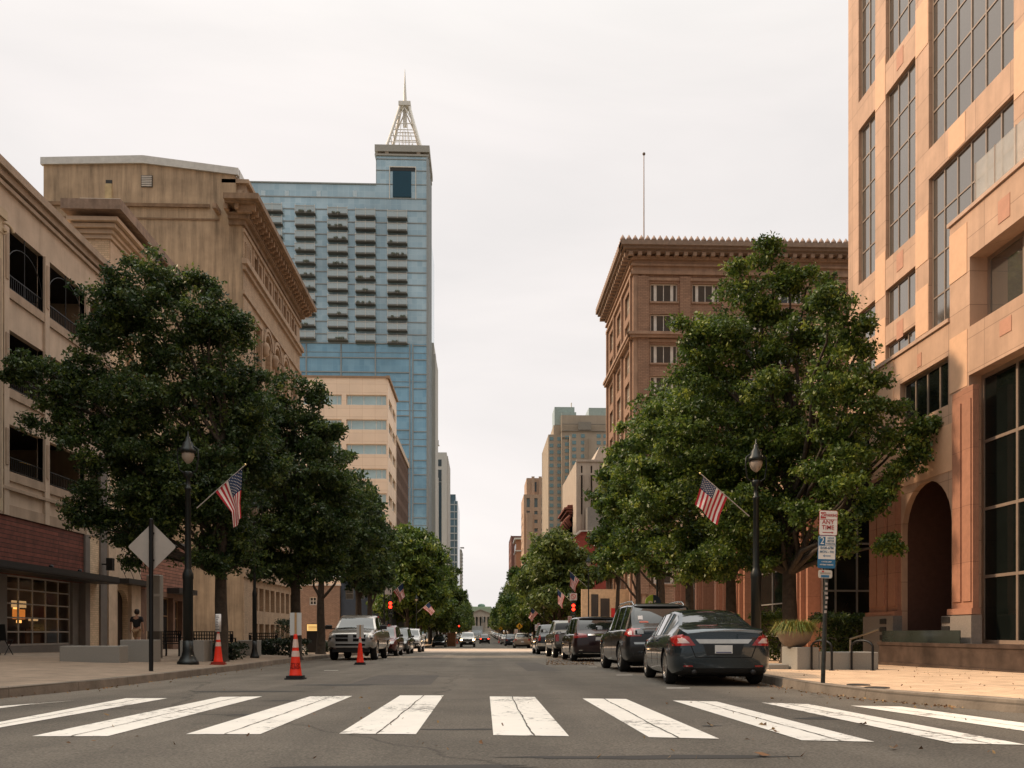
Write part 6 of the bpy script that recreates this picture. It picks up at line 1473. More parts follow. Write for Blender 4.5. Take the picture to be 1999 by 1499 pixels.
# -- right kerb, seen from behind
def rear_at(px_l, py, wid, h=0):     # rear-left tyre seen at (px_l, py): returns centre x and y of that wheel axle
    X, Y, _ = gp(px_l, py); return X+wid/2-.1, Y
c1 = vehicle('sedan', 'dark slate-blue saloon car with chrome boot strip, nearest car at the right kerb', 'car', 'sedan', slate, rear_sedan, front_plain, group='cars parked along the right kerb', spokes=9)
x, y = rear_at(1296, 1334.5, 1.84); place(c1, x-.0, y-.98, -3.6); c1.scale = (.965, .96, .925); print('sedan', x, y)
c2 = vehicle('suv', 'black sport utility car with roof rails and window stickers, ahead of the blue saloon', 'car', 'suv', blackp, rear_suv, front_plain, group='cars parked along the right kerb', spokes=6, rails=True)
x, y = rear_at(1212, 1311, 2.0); place(c2, x, y-1.02, .3, s=.965); print('suv', x, y)
c3 = vehicle('minivan', 'dark maroon minivan with chrome tailgate strip, parked ahead of the black sport utility car', 'car', 'minivan', maroon, rear_van, front_plain, group='cars parked along the right kerb')
x, y = rear_at(1119, 1290.5, 2.0); place(c3, x, y-1.05, 1.0); print('van', x, y)
c4 = vehicle('pickup_truck', 'dusty grey pickup seen past the left side of the maroon minivan', 'pickup truck', 'pickup', paintm('dusty_grey_paint', (.13,.12,.10), metal=.6), rear_truck, front_truck, group='cars parked along the right kerb', mirror=trim_m)
x, y = rear_at(1099, 1283, 2.0); place(c4, 4.35, 39.2, .8, s=.95)
c5 = vehicle('suv', 'black high-roofed car with red tail light, farthest parked before the crossing', 'car', 'suv', blackp, rear_truck, front_plain, group='cars parked along the right kerb')
place(c5, 4.3, 50.0, .5)
# -- left kerb, facing the camera (rear bumper is the far end)
def face_at(px_l, py, wid, L): X, Y, _ = gp(px_l, py); return X, Y+L
d1 = vehicle('pickup_truck', 'silver pickup truck with big crosshair grille, parked facing the viewer at the left kerb', 'pickup truck', 'pickup', silver, rear_truck, front_ram, group='cars parked along the left kerb', mirror=trim_m)
Xr, Yr, _ = gp(737, 1287.5); place(d1, Xr-.92, Yr+4.7-.4, 180); print('ram', Xr-.92, Yr)
d2 = vehicle('sedan', 'dark red car half hidden behind the silver pickup', 'car', 'wagon', darkred, rear_plain, front_plain, group='cars parked along the left kerb', mirror=trim_m)
place(d2, -5.35, 48.5+.6, 180)
d3 = vehicle('suv', 'dark grey car parked behind the dark red one, facing the viewer', 'car', 'wagon', darkgrey, rear_plain, front_plain, group='cars parked along the left kerb')
place(d3, -5.35, 56.6, 180)
d4 = vehicle('pickup_truck', 'white pickup, last parked on the left before the crossing', 'pickup truck', 'pickup', white, rear_truck, front_truck, group='cars parked along the left kerb')
place(d4, -5.25, 66.0, 180, s=.9)
# -- moving traffic and cars beyond the crossing
def far_vehicle(name, label, kind, paint_, px, py, toward=False, front=None, rear=None, group=None, lit=False, yaw=None, s=1, cat='car'):
    X, Y, Z = gp(px, py)
    v = vehicle(name, label, cat, kind, paint_, rear or rear_plain, front or front_plain, group=group, lit=lit, detail=False)
    a = (180 if toward else 0) if yaw is None else yaw
    place(v, X, Y+(SPECS[kind]['L']*s if toward else 0), a, s=s); return v
far_vehicle('pickup_truck', 'white pickup truck driving toward the viewer with both headlights lit', 'pickup', white, 912.5, 1263.5, True, front_truck, rear_truck, lit=True, cat='pickup truck', group='traffic on the street')
def rear_plain_on(root, tree): rear_plain(root, tree, True)
far_vehicle('suv', 'black car driving away beside the oncoming white pickup', 'suv', blackp, 946, 1256.6, False, rear=rear_plain_on, group='traffic on the street')
far_vehicle('suv', 'silver-beige hatch-backed car, first parked on the right beyond the crossing', 'wagon', champ, 1020, 1265.3, False, group='cars parked beyond the crossing on the right', s=1.07)
far_vehicle('suv', 'navy car parked ahead of the silver-beige one beyond the crossing', 'suv', navy, 999, 1261.3, False, group='cars parked beyond the crossing on the right', s=.95)
far_vehicle('suv', 'white-backed car behind the small orange cone beyond the crossing', 'wagon', silver, 988, 1258, False, group='cars parked beyond the crossing on the right')
cs = [white, darkgrey, silver, blackp, champ, white, darkred, darkgrey, silver, navy, white, blackp]
cn = ['white','dark grey','silver','black','beige','white','dark red','dark grey','silver','navy','white','black']
base = vehicle('parked_car', 'small distant parked car', 'car', 'wagon', white, rear_plain, front_plain, detail=False)
base.location = (5.1, 176, g(176)); place(base, 5.1, 176, 0)
base['label'] = 'white car heading the distant right-hand row of parked cars'; base['group'] = 'distant parked cars on the right'
for i in range(1, 18):
    c = copy_tree(base); Y = 176+i*11.5; place(c, 5.1+random.uniform(-.1,.1), Y, 0)
    for ch in c.children:
        if ch.name.startswith('body'): ch.data = ch.data.copy(); ch.data.materials[0] = cs[i % 12]
    c['label'] = '%s car in the distant row parked along the right side' % cn[i % 12]; c['group'] = 'distant %s cars parked on the right' % cn[i % 12]
for i in range(0, 16):
    c = copy_tree(base); Y = 126+i*13.5; place(c, -6.1+random.uniform(-.1,.1), Y+4.6, 180)
    for ch in c.children:
        if ch.name.startswith('body'): ch.data = ch.data.copy(); ch.data.materials[0] = cs[(i*5+1) % 12]
    c['label'] = '%s car in the distant row parked along the left side' % cn[(i*5+1) % 12]; c['group'] = 'distant %s cars parked on the left' % cn[(i*5+1) % 12]
far_vehicle('sedan', 'black saloon turned toward the street, beside the brown skip on the left', 'sedan', blackp, 856, 1263, True, group='cars beyond the crossing on the left')
# delivery van, far
def box_truck():
    X, Y, Z = gp(932, 1253); r = thing('box_truck', 'pale box truck with lit headlamps following the white pickup', 'truck', (X,Y,Z), 0, 'traffic on the street'); ORG[r.name] = Vector((X,Y,Z))
    m = MB(); m.box(X-1.15, X+1.15, Y+1.6, Y+7, Z+.75, Z+3.5); m.build('cargo_box', M('van_white', (.50,.49,.47), rough=.5), r)
    m = MB(); m.prism([(Y,Z+.5),(Y+1.7,Z+.5),(Y+1.7,Z+2.5),(Y+.6,Z+2.45),(Y+.12,Z+1.5)], 'x', X-1.05, X+1.05); m.build('cab', M('cab_grey', (.35,.38,.40), rough=.4), r)
    m = MB(); m.prism([(Y+.10,Z+1.52),(Y+.56,Z+2.3),(Y+.62,Z+2.3),(Y+.16,Z+1.52)], 'x', X-.9, X+.9); m.build('windscreen', cglass, r)
    for s in (-1, 1):
        m = MB(); m.box(X+s*.62, X+s*.95, Y-.04, Y+.02, Z+.72, Z+1.0); m.build('headlight', head_on, r)
        for yy in (.8, 5.6): m = MB(); m.lathe([(.1,-.12),(.42,-.12),(.42,.12),(.1,.12)], (X+s*.9,Y+yy,Z+.42), 16, axis='x'); m.build('wheel', tyre_m, r)
    m = MB(); m.box(X-1.05, X+1.05, Y-.1, Y+.1, Z+.35, Z+.6); m.build('bumper', trim_m, r)
box_truck()
# brown skip with open top
def skip():
    X0, Y0_, Z = gp(873, 1262.5); X1, _, _ = gp(889, 1262.5); r = thing('dumpster', 'rust-brown steel skip standing on the left beyond the crossing', 'skip', (X0,Y0_,Z)); 
    rust = M('rust_brown', (.20,.085,.035), rough=.8, var=.25)
    m = MB(); H = 1.75; w_ = X1-X0
    for a in ((X0,X1,Y0_,Y0_+.08),(X0,X1,Y0_+3,Y0_+3.08),(X0,X0+.08,Y0_+.08,Y0_+3),(X1-.08,X1,Y0_+.08,Y0_+3)): m.box(*a, Z+.12, Z+H)
    m.box(X0,X1,Y0_,Y0_+3.08,Z+.06,Z+.12); m.build('body', rust, r)
    m = MB()
    for k in range(4): x = X0+.1+k*(w_-.3)/3; m.box(x, x+.1, Y0_-.06, Y0_-.003, Z+.1, Z+H)
    m.box(X0-.05, X1+.05, Y0_-.08, Y0_-.003, Z+H-.04, Z+H+.08); m.build('rib', rust, r)
    for k in (0,1): m = MB(); m.lathe([(0,-.05),(.1,-.05),(.1,.05),(0,.05)], (X0+.2+k*(w_-.4),Y0_+.2,Z+.1), 10, axis='x'); m.build('wheel', tyre_m, r)
skip()
# ================================================================ trees
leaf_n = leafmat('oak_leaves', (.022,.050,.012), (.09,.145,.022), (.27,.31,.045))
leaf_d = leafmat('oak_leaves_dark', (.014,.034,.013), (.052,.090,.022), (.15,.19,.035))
leaf_y = leafmat('oak_leaves_far', (.035,.062,.016), (.105,.145,.028), (.20,.24,.05))
bark = M('bark', (.055,.043,.032), rough=.95, var=.35, vs=6, bump=.8, bs=14)
def leaf_mesh(name, centers, per, spread, size, rng, mat, elong=1.9, radii=None):
    n = len(centers)*per
    C = np.repeat(np.array(centers), per, axis=0)
    d = rng.normal(size=(n,3)); d /= np.linalg.norm(d, axis=1)[:,None]+1e-9
    rad = spread*rng.random(n)**.45
    if radii is not None: rad *= np.repeat(radii, per)
    P = C+d*rad[:,None]*np.array([1,1,.72])
    ax = d*.8+rng.normal(size=(n,3))*.75; ax[:,2] -= .25; ax /= np.linalg.norm(ax, axis=1)[:,None]+1e-9
    b = np.cross(ax, rng.normal(size=(n,3))+np.array([0,0,.6])); b /= np.linalg.norm(b, axis=1)[:,None]+1e-9
    s = size*rng.uniform(.6,1.35,n)[:,None]
    # leaf: lobed six-point shape made of two quads folded along the rib
    nn = np.cross(ax, b)
    a0 = P-ax*s*elong*.5; a1 = P+ax*s*elong*.5; w0 = P+b*s*.5-ax*s*.1+nn*s*.12; w1 = P-b*s*.5+ax*s*.15+nn*s*.12
    V = np.stack([a0,w0,a1,w1], axis=1).reshape(-1,3)
    me = bpy.data.meshes.new(name); me.vertices.add(4*n); me.vertices.foreach_set('co', V.astype(np.float32).ravel())
    me.loops.add(4*n); me.loops.foreach_set('vertex_index', np.arange(4*n, dtype=np.int32))
    me.polygons.add(n); me.polygons.foreach_set('loop_start', np.arange(0,4*n,4, dtype=np.int32))
    at = me.attributes.new('tint', 'FLOAT', 'FACE')
    ct = np.repeat(np.clip(rng.normal(.45,.2,len(centers)),0,1), per); at.data.foreach_set('value', np.clip(ct+rng.normal(0,.14,n),0,1).astype(np.float32))
    me.materials.append(mat); me.update(calc_edges=True); me.validate(); return me
def blob_points(blobs, rng, dens):
    pts = []; rr_ = []
    for (c, r) in blobs:
        r = np.array(r); c = np.array(c); nl = max(5, int(5.4*(r.prod()**.5)/.55))
        d = rng.normal(size=(nl,3)); d /= np.linalg.norm(d, axis=1)[:,None]
        lc = c+d*(rng.random(nl)**.4*1.02)[:,None]*r; lr = np.cbrt(r.prod())*rng.uniform(.2,.5,nl)
        n = max(5, int(dens*(r.prod()**.72)/nl))
        for k in range(nl):
            e = rng.normal(size=(n,3)); e[:,2] = e[:,2]*.8+.35; e /= np.linalg.norm(e, axis=1)[:,None]
            pts.append(lc[k]+e*(rng.random(n)**.3)[:,None]*lr[k]*np.array([1.15,1.15,.75])); rr_.append(rng.uniform(.7,1.25,n))
        nf = int(n*nl*.22); e = rng.normal(size=(nf,3)); e /= np.linalg.norm(e, axis=1)[:,None]     # filler between the lobes
        pts.append(c+e*(rng.random(nf)**.45*.92)[:,None]*r); rr_.append(rng.uniform(.8,1.3,nf))
    return np.vstack(pts), np.concatenate(rr_)
def limb(m, a, b, r0, r1, rng, n=6, sag=.0, wob=.12):
    a, b = Vector(a), Vector(b); L_ = (b-a).length; pts = []; rs = []
    for i in range(n+1):
        t = i/n; p = a.lerp(b, t); k = math.sin(t*math.pi)*L_*wob
        p = p+Vector((rng.normal()*k*.35, rng.normal()*k*.35, k*.4-sag*t*t)); pts.append(p); rs.append(r0+(r1-r0)*t)
    pts[0] = a; m.tube(pts, rs, 7); return pts
def tree_parts(base, top, blobs, rng, tr=.16, fork=2.6, dens=60, per=26, spread=.42, size=.085, mat=None, lean=(0,0), nsub=26):
    """base: trunk foot; blobs in the same frame"""
    m = MB(); b = Vector(base); f = b+Vector((lean[0]*.5, lean[1]*.5, fork))
    flare = [b+Vector((0,0,-.1)), b+Vector((0,0,.12)), b.lerp(f,.35)+Vector((.03,0,0)), b.lerp(f,.7), f]
    m.tube(flare, [tr*1.6,tr*1.15,tr,tr*.92,tr*.85], 10)
    tp = Vector((b.x+lean[0], b.y+lean[1], top)); lead = limb(m, f, f.lerp(tp,.88), tr*.8, .025, rng, 8, wob=.04)
    for c, r in blobs:
        c = Vector(c); hz = min(max((c.z-f.z)/(tp.z-f.z)*.65-.12, 0), .75); s = lead[int(hz*8)]
        limb(m, s, c, tr*.42*(1-hz*.5), .02, rng, 5, wob=.1)
    pts, rr_ = blob_points(blobs, rng, dens)
    for i in rng.choice(len(pts), min(nsub, len(pts)), replace=False):
        c = Vector(pts[i]); cc = min(blobs, key=lambda q: (Vector(q[0])-c).length); limb(m, cc[0], c, .022, .006, rng, 3, wob=.08)
    return m, leaf_mesh('crown', pts, per, spread, size, rng, mat, radii=rr_)
def make_tree(label, px, py, blobs_px, d, seed, tr=.16, fork=2.6, dens=60, per=26, mat=leaf_n, size=.085, left=False, name='oak_tree', group=None, spread=.42, top=None):
    """blobs_px: (px, py, rx, ry[, forward offset]) measured on the photo at distance d"""
    rng = np.random.default_rng(seed)
    a, b_, _ = dirv(px, 0); X, Y = a*d, b_*d; Z = (ghl(X,Y) if left else g(Y)+.15)
    root = thing(name, label, 'tree', (X,Y,Z), 0, group)
    bl = []
    for q in blobs_px:
        off = q[4] if len(q) > 4 else 0; off = off if off < -2 else max(off, -.7); dd = d+off
        a2, b2, c2 = dirv(q[0], q[1]); k = dd/F
        bl.append(((a2*dd, b2*dd, CAMZ+c2*dd), (q[2]*k, (q[5] if len(q) > 5 else (q[2]+q[3])/2*.8)*k, q[3]*k)))
    tpz = top or max(c[2]+r[2]*.6 for c, r in bl)
    m, me = tree_parts((X,Y,Z), tpz, bl, rng, tr, fork, dens, per, spread, size, mat)
    m.build('trunk', bark, root)
    for v_ in (0,): pass
    co = np.empty(len(me.vertices)*3, np.float32); me.vertices.foreach_get('co', co); co = co.reshape(-1,3)-np.array([X,Y,Z], np.float32); me.vertices.foreach_set('co', co.ravel()); me.update()
    o = bpy.data.objects.new('crown', me); link(o, root); return root
GL, GR = 'street oaks on the left pavement', 'street oaks on the right pavement'
# left row, near to far
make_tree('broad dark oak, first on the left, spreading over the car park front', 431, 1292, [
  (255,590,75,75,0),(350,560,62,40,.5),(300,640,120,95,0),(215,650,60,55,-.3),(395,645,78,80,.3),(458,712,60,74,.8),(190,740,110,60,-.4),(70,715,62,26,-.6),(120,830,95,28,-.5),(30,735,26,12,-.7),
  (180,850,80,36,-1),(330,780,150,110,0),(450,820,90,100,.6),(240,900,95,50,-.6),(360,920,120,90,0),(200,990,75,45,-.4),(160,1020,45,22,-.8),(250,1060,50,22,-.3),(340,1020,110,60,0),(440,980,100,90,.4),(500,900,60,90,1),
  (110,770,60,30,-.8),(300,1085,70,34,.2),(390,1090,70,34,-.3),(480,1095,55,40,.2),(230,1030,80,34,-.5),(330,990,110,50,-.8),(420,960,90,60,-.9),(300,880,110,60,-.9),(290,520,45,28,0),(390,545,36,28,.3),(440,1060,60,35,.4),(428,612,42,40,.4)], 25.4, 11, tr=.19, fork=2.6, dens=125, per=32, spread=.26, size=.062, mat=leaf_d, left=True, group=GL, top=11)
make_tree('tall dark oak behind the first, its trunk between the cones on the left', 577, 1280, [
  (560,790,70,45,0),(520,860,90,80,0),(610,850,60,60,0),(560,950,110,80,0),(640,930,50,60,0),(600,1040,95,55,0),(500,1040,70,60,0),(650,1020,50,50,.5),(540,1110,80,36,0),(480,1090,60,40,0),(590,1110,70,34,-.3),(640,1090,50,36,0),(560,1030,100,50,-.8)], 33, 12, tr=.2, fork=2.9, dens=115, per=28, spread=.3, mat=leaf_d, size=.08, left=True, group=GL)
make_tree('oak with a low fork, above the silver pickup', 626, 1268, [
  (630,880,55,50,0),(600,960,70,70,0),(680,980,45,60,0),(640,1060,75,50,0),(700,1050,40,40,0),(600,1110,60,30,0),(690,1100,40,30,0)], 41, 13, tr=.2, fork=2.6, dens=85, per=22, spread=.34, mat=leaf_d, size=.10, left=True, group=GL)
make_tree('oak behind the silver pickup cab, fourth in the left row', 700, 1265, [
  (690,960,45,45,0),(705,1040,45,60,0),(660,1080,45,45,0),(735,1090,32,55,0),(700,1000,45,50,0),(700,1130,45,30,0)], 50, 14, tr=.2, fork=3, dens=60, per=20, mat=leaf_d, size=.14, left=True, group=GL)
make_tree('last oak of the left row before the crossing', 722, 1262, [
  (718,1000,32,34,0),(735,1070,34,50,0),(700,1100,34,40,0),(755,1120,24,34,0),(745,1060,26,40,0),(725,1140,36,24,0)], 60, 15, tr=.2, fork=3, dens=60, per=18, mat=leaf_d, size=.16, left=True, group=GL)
# right row
make_tree('tallest bright oak on the right, in front of the stone tower', 1541, 1298, [
  (1505,500,46,38,0),(1440,520,32,42,0),(1480,580,85,55,0),(1575,560,45,40,0),(1440,640,95,60,0),(1560,660,95,70,0),(1650,630,60,40,-3.6),(1680,670,42,30,-3.6),(1400,700,75,60,0),(1340,660,40,35,.2),(1500,760,130,80,0),
  (1620,760,85,55,-3.6),(1690,810,75,38,-3.6),(1770,850,60,26,-3.6),(1800,830,32,14,-3.6),(1760,910,50,25,-3.6),(1700,880,60,35,-3.6),(1600,860,100,60,0),(1450,860,130,70,0),(1370,780,80,60,.3),(1330,850,70,60,.5),
  (1560,940,110,50,0),(1660,960,70,32,-3.6),(1720,960,36,18,-3.6),(1740,1065,26,14,-3.6),(1700,1000,34,20,-3.6),(1790,880,50,24,-3.6),(1640,705,60,45,-2.5),(1650,850,70,40,-2.6),(1620,930,70,40,-2.6),(1600,1000,60,40,-2.4),(1690,740,50,30,-3.6),(1450,960,110,60,.3),(1560,1020,90,40,.2),(1640,1030,45,26,-3.6),(1590,1085,38,18,-.4),(1380,940,80,60,.5),(1440,1050,80,40,.5),(1480,1090,70,30,0),(1560,1075,70,28,.3),(1400,1090,70,34,.3),(1500,1010,120,50,-.8),(1620,1060,50,24,-3.6),(1560,880,90,60,-.9),(1540,545,34,30,0),(1620,590,36,30,-3.6)], 24.6, 21, tr=.22, fork=2.6, dens=130, per=32, spread=.26, mat=leaf_n, size=.06, group=GR, top=11.3)
make_tree('second oak on the right, trunk above the blue saloon', 1427, 1285, [
  (1390,720,50,45,0),(1340,800,75,55,0),(1420,820,90,60,0),(1310,880,70,55,0),(1400,920,110,70,0),(1300,970,70,60,0),(1390,1030,100,55,0),(1330,1080,80,40,0),(1460,1090,60,35,0),(1400,1110,70,26,0),(1350,1110,50,26,0)], 28, 22, tr=.19, fork=2.6, dens=115, per=28, spread=.3, size=.075, group=GR)
make_tree('third oak on the right, trunk behind the blue saloon roof', 1346, 1277, [
  (1310,770,50,45,0),(1270,830,50,50,0),(1320,880,75,60,0),(1250,920,55,55,0),(1300,980,80,55,0),(1250,1030,60,50,0),(1320,1070,60,40,0),(1260,1100,55,30,0)], 34, 23, tr=.19, fork=2.8, dens=85, per=24, spread=.32, size=.09, group=GR)
make_tree('fourth oak on the right, above the black sport utility car', 1292, 1272, [
  (1250,850,45,40,0),(1225,910,45,50,0),(1270,960,60,60,0),(1215,990,42,50,0),(1250,1060,60,45,0),(1210,1090,40,35,0)], 41, 24, tr=.19, fork=3, dens=80, per=22, spread=.35, size=.11, group=GR)
make_tree('fifth oak on the right, above the maroon minivan', 1246, 1268, [
  (1215,890,38,34,0),(1198,950,32,45,0),(1235,1000,45,50,0),(1190,1030,32,45,0),(1220,1080,45,35,0),(1180,1100,28,30,0)], 49, 25, tr=.19, fork=3, dens=62, per=18, size=.15, group=GR)
make_tree('last oak on the right before the crossing', 1205, 1264, [
  (1195,920,26,30,0),(1180,980,20,40,0),(1205,1030,32,45,0),(1175,1060,20,40,0),(1195,1100,34,30,0)], 60, 26, tr=.19, fork=3, dens=62, per=18, size=.17, group=GR)
# prototypes for the long rows beyond the crossing
def proto(seed, H, Rr, mat, size=.22, dens=34, per=16):
    rng = np.random.default_rng(seed); bl = [((rng.uniform(-.6,.6),0,H-1.6),(Rr*.45,Rr*.5,1.6))]
    for k in range(11):
        a = k*2.4+rng.uniform(-.3,.3); z = 3.6+(H-5.4)*(k/10)+rng.uniform(-.4,.4); rad = Rr*(.62 if z < H*.6 else .40)*rng.uniform(.8,1.2)
        bl.append(((rad*math.cos(a), rad*math.sin(a), z), (Rr*.45*rng.uniform(.8,1.2), Rr*.45*rng.uniform(.8,1.2), 1.25*rng.uniform(.8,1.3))))
    bl.append(((0,0,H*.58),(Rr*.62,Rr*.62,H*.27)))
    return tree_parts((0,0,0), H, bl, rng, .2, 2.6, dens, per, .62, size, mat, nsub=10)
protos = []
for s, (H, Rr, mt) in enumerate(((12.6,4.3,leaf_y),(11.6,4.1,leaf_n),(12.2,4.6,leaf_n),(11.2,4.0,leaf_y))):
    tm_, cm_ = proto(50+s, H, Rr, mt); t_ = tm_.build('trunk', bark, None, org=(0,0,0)); me_t = t_.data; bpy.data.objects.remove(t_); protos.append((me_t, cm_))
rr = random.Random(9)
def row_tree(X, Y, s, k, label, group, rz):
    root = thing('oak_tree', label, 'tree', (X,Y,g(Y)+.1), rz, group); root.scale = (s*rr.uniform(.82,1.0), s*rr.uniform(.82,1.0), s)
    for nm, me in (('trunk', protos[k][0]), ('crown', protos[k][1])): link(bpy.data.objects.new(nm, me), root)
labs = {(-1,0): 'light green oak, first on the left beyond the crossing', (1,0): 'green oak, first on the right beyond the crossing', (-1,1): 'oak second on the left beyond the crossing', (1,1): 'oak second on the right beyond the crossing'}
for side_, xx in ((-1,-8.4),(1,9.4)):
    Y = 97.0; i = 0
    while Y < 640:
        lab = labs.get((side_, i)) or 'oak in the long receding row on the %s side' % ('left' if side_ < 0 else 'right')
        row_tree(xx+rr.uniform(-.4,.4)+side_*max(0,.004*(Y-300)), Y, rr.uniform(1.1,1.24)*(1.03 if i == 0 else 1)*(1 if Y < 320 else .97), rr.randrange(4), lab, 'receding row of oaks on the %s' % ('left' if side_ < 0 else 'right'), rr.uniform(0,6.28))
        Y += 8.6 if Y < 300 else 11; i += 1
for k, (X, Y) in enumerate(((-17,640),(-26,655),(30,640),(38,650),(21,648),(-36,660))):
    row_tree(X, Y, 1.0+.1*(k % 3), k % 4, 'tree standing beside the columned building, %s' % ('left of it' if X < 0 else 'right of it'), 'trees beside the columned building', k)
# ---- hedge and shrubs
def shrub(name, label, cat, box, n, per, size, mat, spread=.16, group=None, wood=True):
    x0,x1,y0,y1,z0,z1 = box; rng = np.random.default_rng(int(abs(x0*100))+int(y0*10)); root = thing(name, label, cat, ((x0+x1)/2,(y0+y1)/2,z0), 0, group)
    pts = rng.random((n,3)); e = rng.random(n); 
    pts[:,2] = np.where(e < .45, 1, pts[:,2]); pts[:,1] = np.where((e > .45)&(e < .85), 0, pts[:,1]); pts[:,2] += rng.normal(0,.05,n)
    P = np.array([x0,y0,z0])+pts*np.array([x1-x0,y1-y0,z1-z0]); me = leaf_mesh('foliage', P-np.array(ORG[root.name]), per, spread, size, rng, mat)
    link(bpy.data.objects.new('foliage', me), root)
    m = MB()
    for _ in range(max(6,int((x1-x0)*4))): x = rng.uniform(x0+.1,x1-.1); y = rng.uniform(y0+.1,y1-.1); m.tube([(x,y,z0-.05),(x+rng.normal()*.05,y,(z0+z1)/2),(x+rng.normal()*.1,y,z1-.1)], [.02,.015,.008], 5)
    m.build('stem', bark, root); return root
# hedge on the right behind the planters
X0, Y0 = 7.6, 27.5
for i, (pa, pb, Yh, ytop, lab) in enumerate(((1338,1440,31.5,1205,'clipped hedge behind the blue saloon roof'),(1478,1545,27.0,1203,'clipped hedge between lamp post and bowl planter'),(1598,1712,25.4,1207,'dark clipped hedge behind the parking sign'))):
    xa, xb = onY(pa,Yh), onY(pb,Yh); zt = zat(ytop, xa, Yh); shrub('hedge', lab, 'hedge', (xa,xb,Yh,Yh+.8,g(Yh)+.15,zt), int(360*(xb-xa)), 9, .05, leaf_n if i < 2 else leaf_d, .14, 'clipped hedges on the right')
# ================================================================ street furniture
postm = M('lamp_post_green_black', (.014,.018,.018), rough=.4, metal=.4, spec=.5)
globe = M('lamp_globe', (.36,.30,.25), rough=.25, spec=.6, var=.02)
flag_r, flag_w, flag_b = M('flag_red', (.42,.02,.03), rough=.8, var=.05), M('flag_white', (.70,.62,.57), rough=.8, var=.03), M('flag_blue', (.015,.035,.09), rough=.8, var=.05)
gold = M('gold_ball', (.8,.62,.3), rough=.25, metal=.9); alu = M('flag_staff', (.55,.5,.46), rough=.35, metal=.5)
def star(c, r, ux, uy): return [c+ux*(q*math.cos(a))+uy*(q*math.sin(a)) for k in range(10) for a, q in ((math.pi/2+k*math.pi/5, r if k % 2 == 0 else r*.42),)]
def flag(label, base, tip, drop, gather=.45, hoist=.55, stars=True, seed=0, group='flags on the lamp posts'):
    """base/tip of the staff in world space; the flag hangs from the outer part of the staff; drop = vector of its fly edge"""
    base, tip, drop = Vector(base), Vector(tip), Vector(drop); rr = random.Random(seed)
    root = thing('flag', label, 'flag', base, 0, group)
    m = MB(); m.tube([base, tip], [.014,.012], 6); m.build('staff', alu, root)
    m = MB(); d = (tip-base).normalized(); m.lathe([(0,-.03),(.028,-.012),(.03,.01),(0,.035)], tip+d*.02, 8); m.build('finial', gold, root)
    NS, NT = 26, 24; H = (tip-base)*-hoist; start = tip-(tip-base)*.05; side_ = d.cross(drop).normalized(); L_ = drop.length
    conv = start+H*.30+drop           # where the cloth gathers at its lower end
    G = []
    for j in range(NT+1):
        t = j/NT; row = []
        for i in range(NS+1):
            s = i/NS; top = start+H*s
            free = top+drop*t*(1+.0*s); k = gather*(t**1.1)
            spread_c = start+H*(.30+(s-.30)*(1-gather)) + drop*t
            p = top.lerp(spread_c, min(1, t*1.4)) if False else Vector((start+H*(.30+(s-.30)*(1-gather*min(1,t*1.5))))+drop*t)
            p = p+side_*(math.sin(s*9+seed+t*2.2)*.045*L_*(.25+t)+math.sin(s*17+t*3)*.012*L_*t)
            p.z -= .10*L_*t*(s-.3)
            row.append(p)
        G.append(row)
    m = MB(); vs = [p for r_ in G for p in r_]; W = NS+1
    for j in range(NT):
        for i in range(NS):
            mi = 2 if (i < 14 and j < NT*.4) else (0 if (i//2) % 2 == 0 else 1)
            m.f.append((j*W+i, j*W+i+1, (j+1)*W+i+1, (j+1)*W+i)); m.m.append(mi); m.sm.append(True)
    m.v = [tuple(p) for p in vs]
    if stars:
        b0 = len(m.v)
        for r_ in range(9):
            for c in range(6 if r_ % 2 == 0 else 5):
                i = 1+ r_*1.45; j = (c+(.6 if r_ % 2 == 0 else 1.1))*NT*.4/6
                ii, jj = int(i), int(j); p = G[jj][ii].lerp(G[jj][ii+1], i-ii).lerp(G[jj+1][ii].lerp(G[jj+1][ii+1], i-ii), j-jj)
                ux = (G[jj][ii+1]-G[jj][ii]).normalized(); uy = (G[jj+1][ii]-G[jj][ii]).normalized(); nn = ux.cross(uy).normalized()
                for s in (-1, 1): m.add(star(p+nn*s*.005, .019, ux, uy), [tuple(range(10))], 1)
    m.build('cloth', [flag_r, flag_w, flag_b], root); return root
def lamp_post(label, X, Y, Z, H, scale=1, tall=False, group='street lamps', slim=1.0):
    root = thing('street_lamp', label, 'street lamp', (X,Y,Z), 0, group)
    if 1:
        m = MB(); c = (X,Y,Z); r = .085
        m.lathe([(q*slim, z) for q, z in ((.27,0),(.27,.07),(.23,.10),(.20,.17),(.165,.22),(.15,.3),(.135,.36),(.13,.62))], c, 16); m.build('base', postm, root)
        m = MB(); m.lathe([(q*slim, z) for q, z in ((.13,.6),(.128,2.2),(.14,2.24),(.14,2.34),(.1,2.44),(.085,2.5),(.07,H-.95),(.09,H-.93),(.09,H-.88),(.06,H-.86),(.06,H-.62),(.10,H-.6),(.12,H-.5),(.10,H-.46))], c, 12); m.build('pole', postm, root)
        # loop bracket holding the hood
        m = MB()
        for s in (-1, 1): m.tube([(X+s*.10,Y,Z+H-.5),(X+s*.22,Y,Z+H-.42),(X+s*.27,Y,Z+H-.1),(X+s*.25,Y,Z+H+.12),(X+s*.14,Y,Z+H+.2)], [.018,.02,.02,.02,.018], 6)
        m.build('bracket', postm, root)
        m = MB(); m.lathe([(.19,H+.02),(.21,H+.06),(.20,H+.11),(.15,H+.17),(.13,H+.27),(.07,H+.34),(.06,H+.42),(.025,H+.47),(.02,H+.56),(0,H+.6)], c, 14); m.build('hood', postm, root)
        m = MB(); m.lathe([(.155,H+.03),(.16,H-.02),(.15,H-.1),(.11,H-.18),(.05,H-.24),(0,H-.26)], c, 14); m.build('globe', globe, root)
    return root
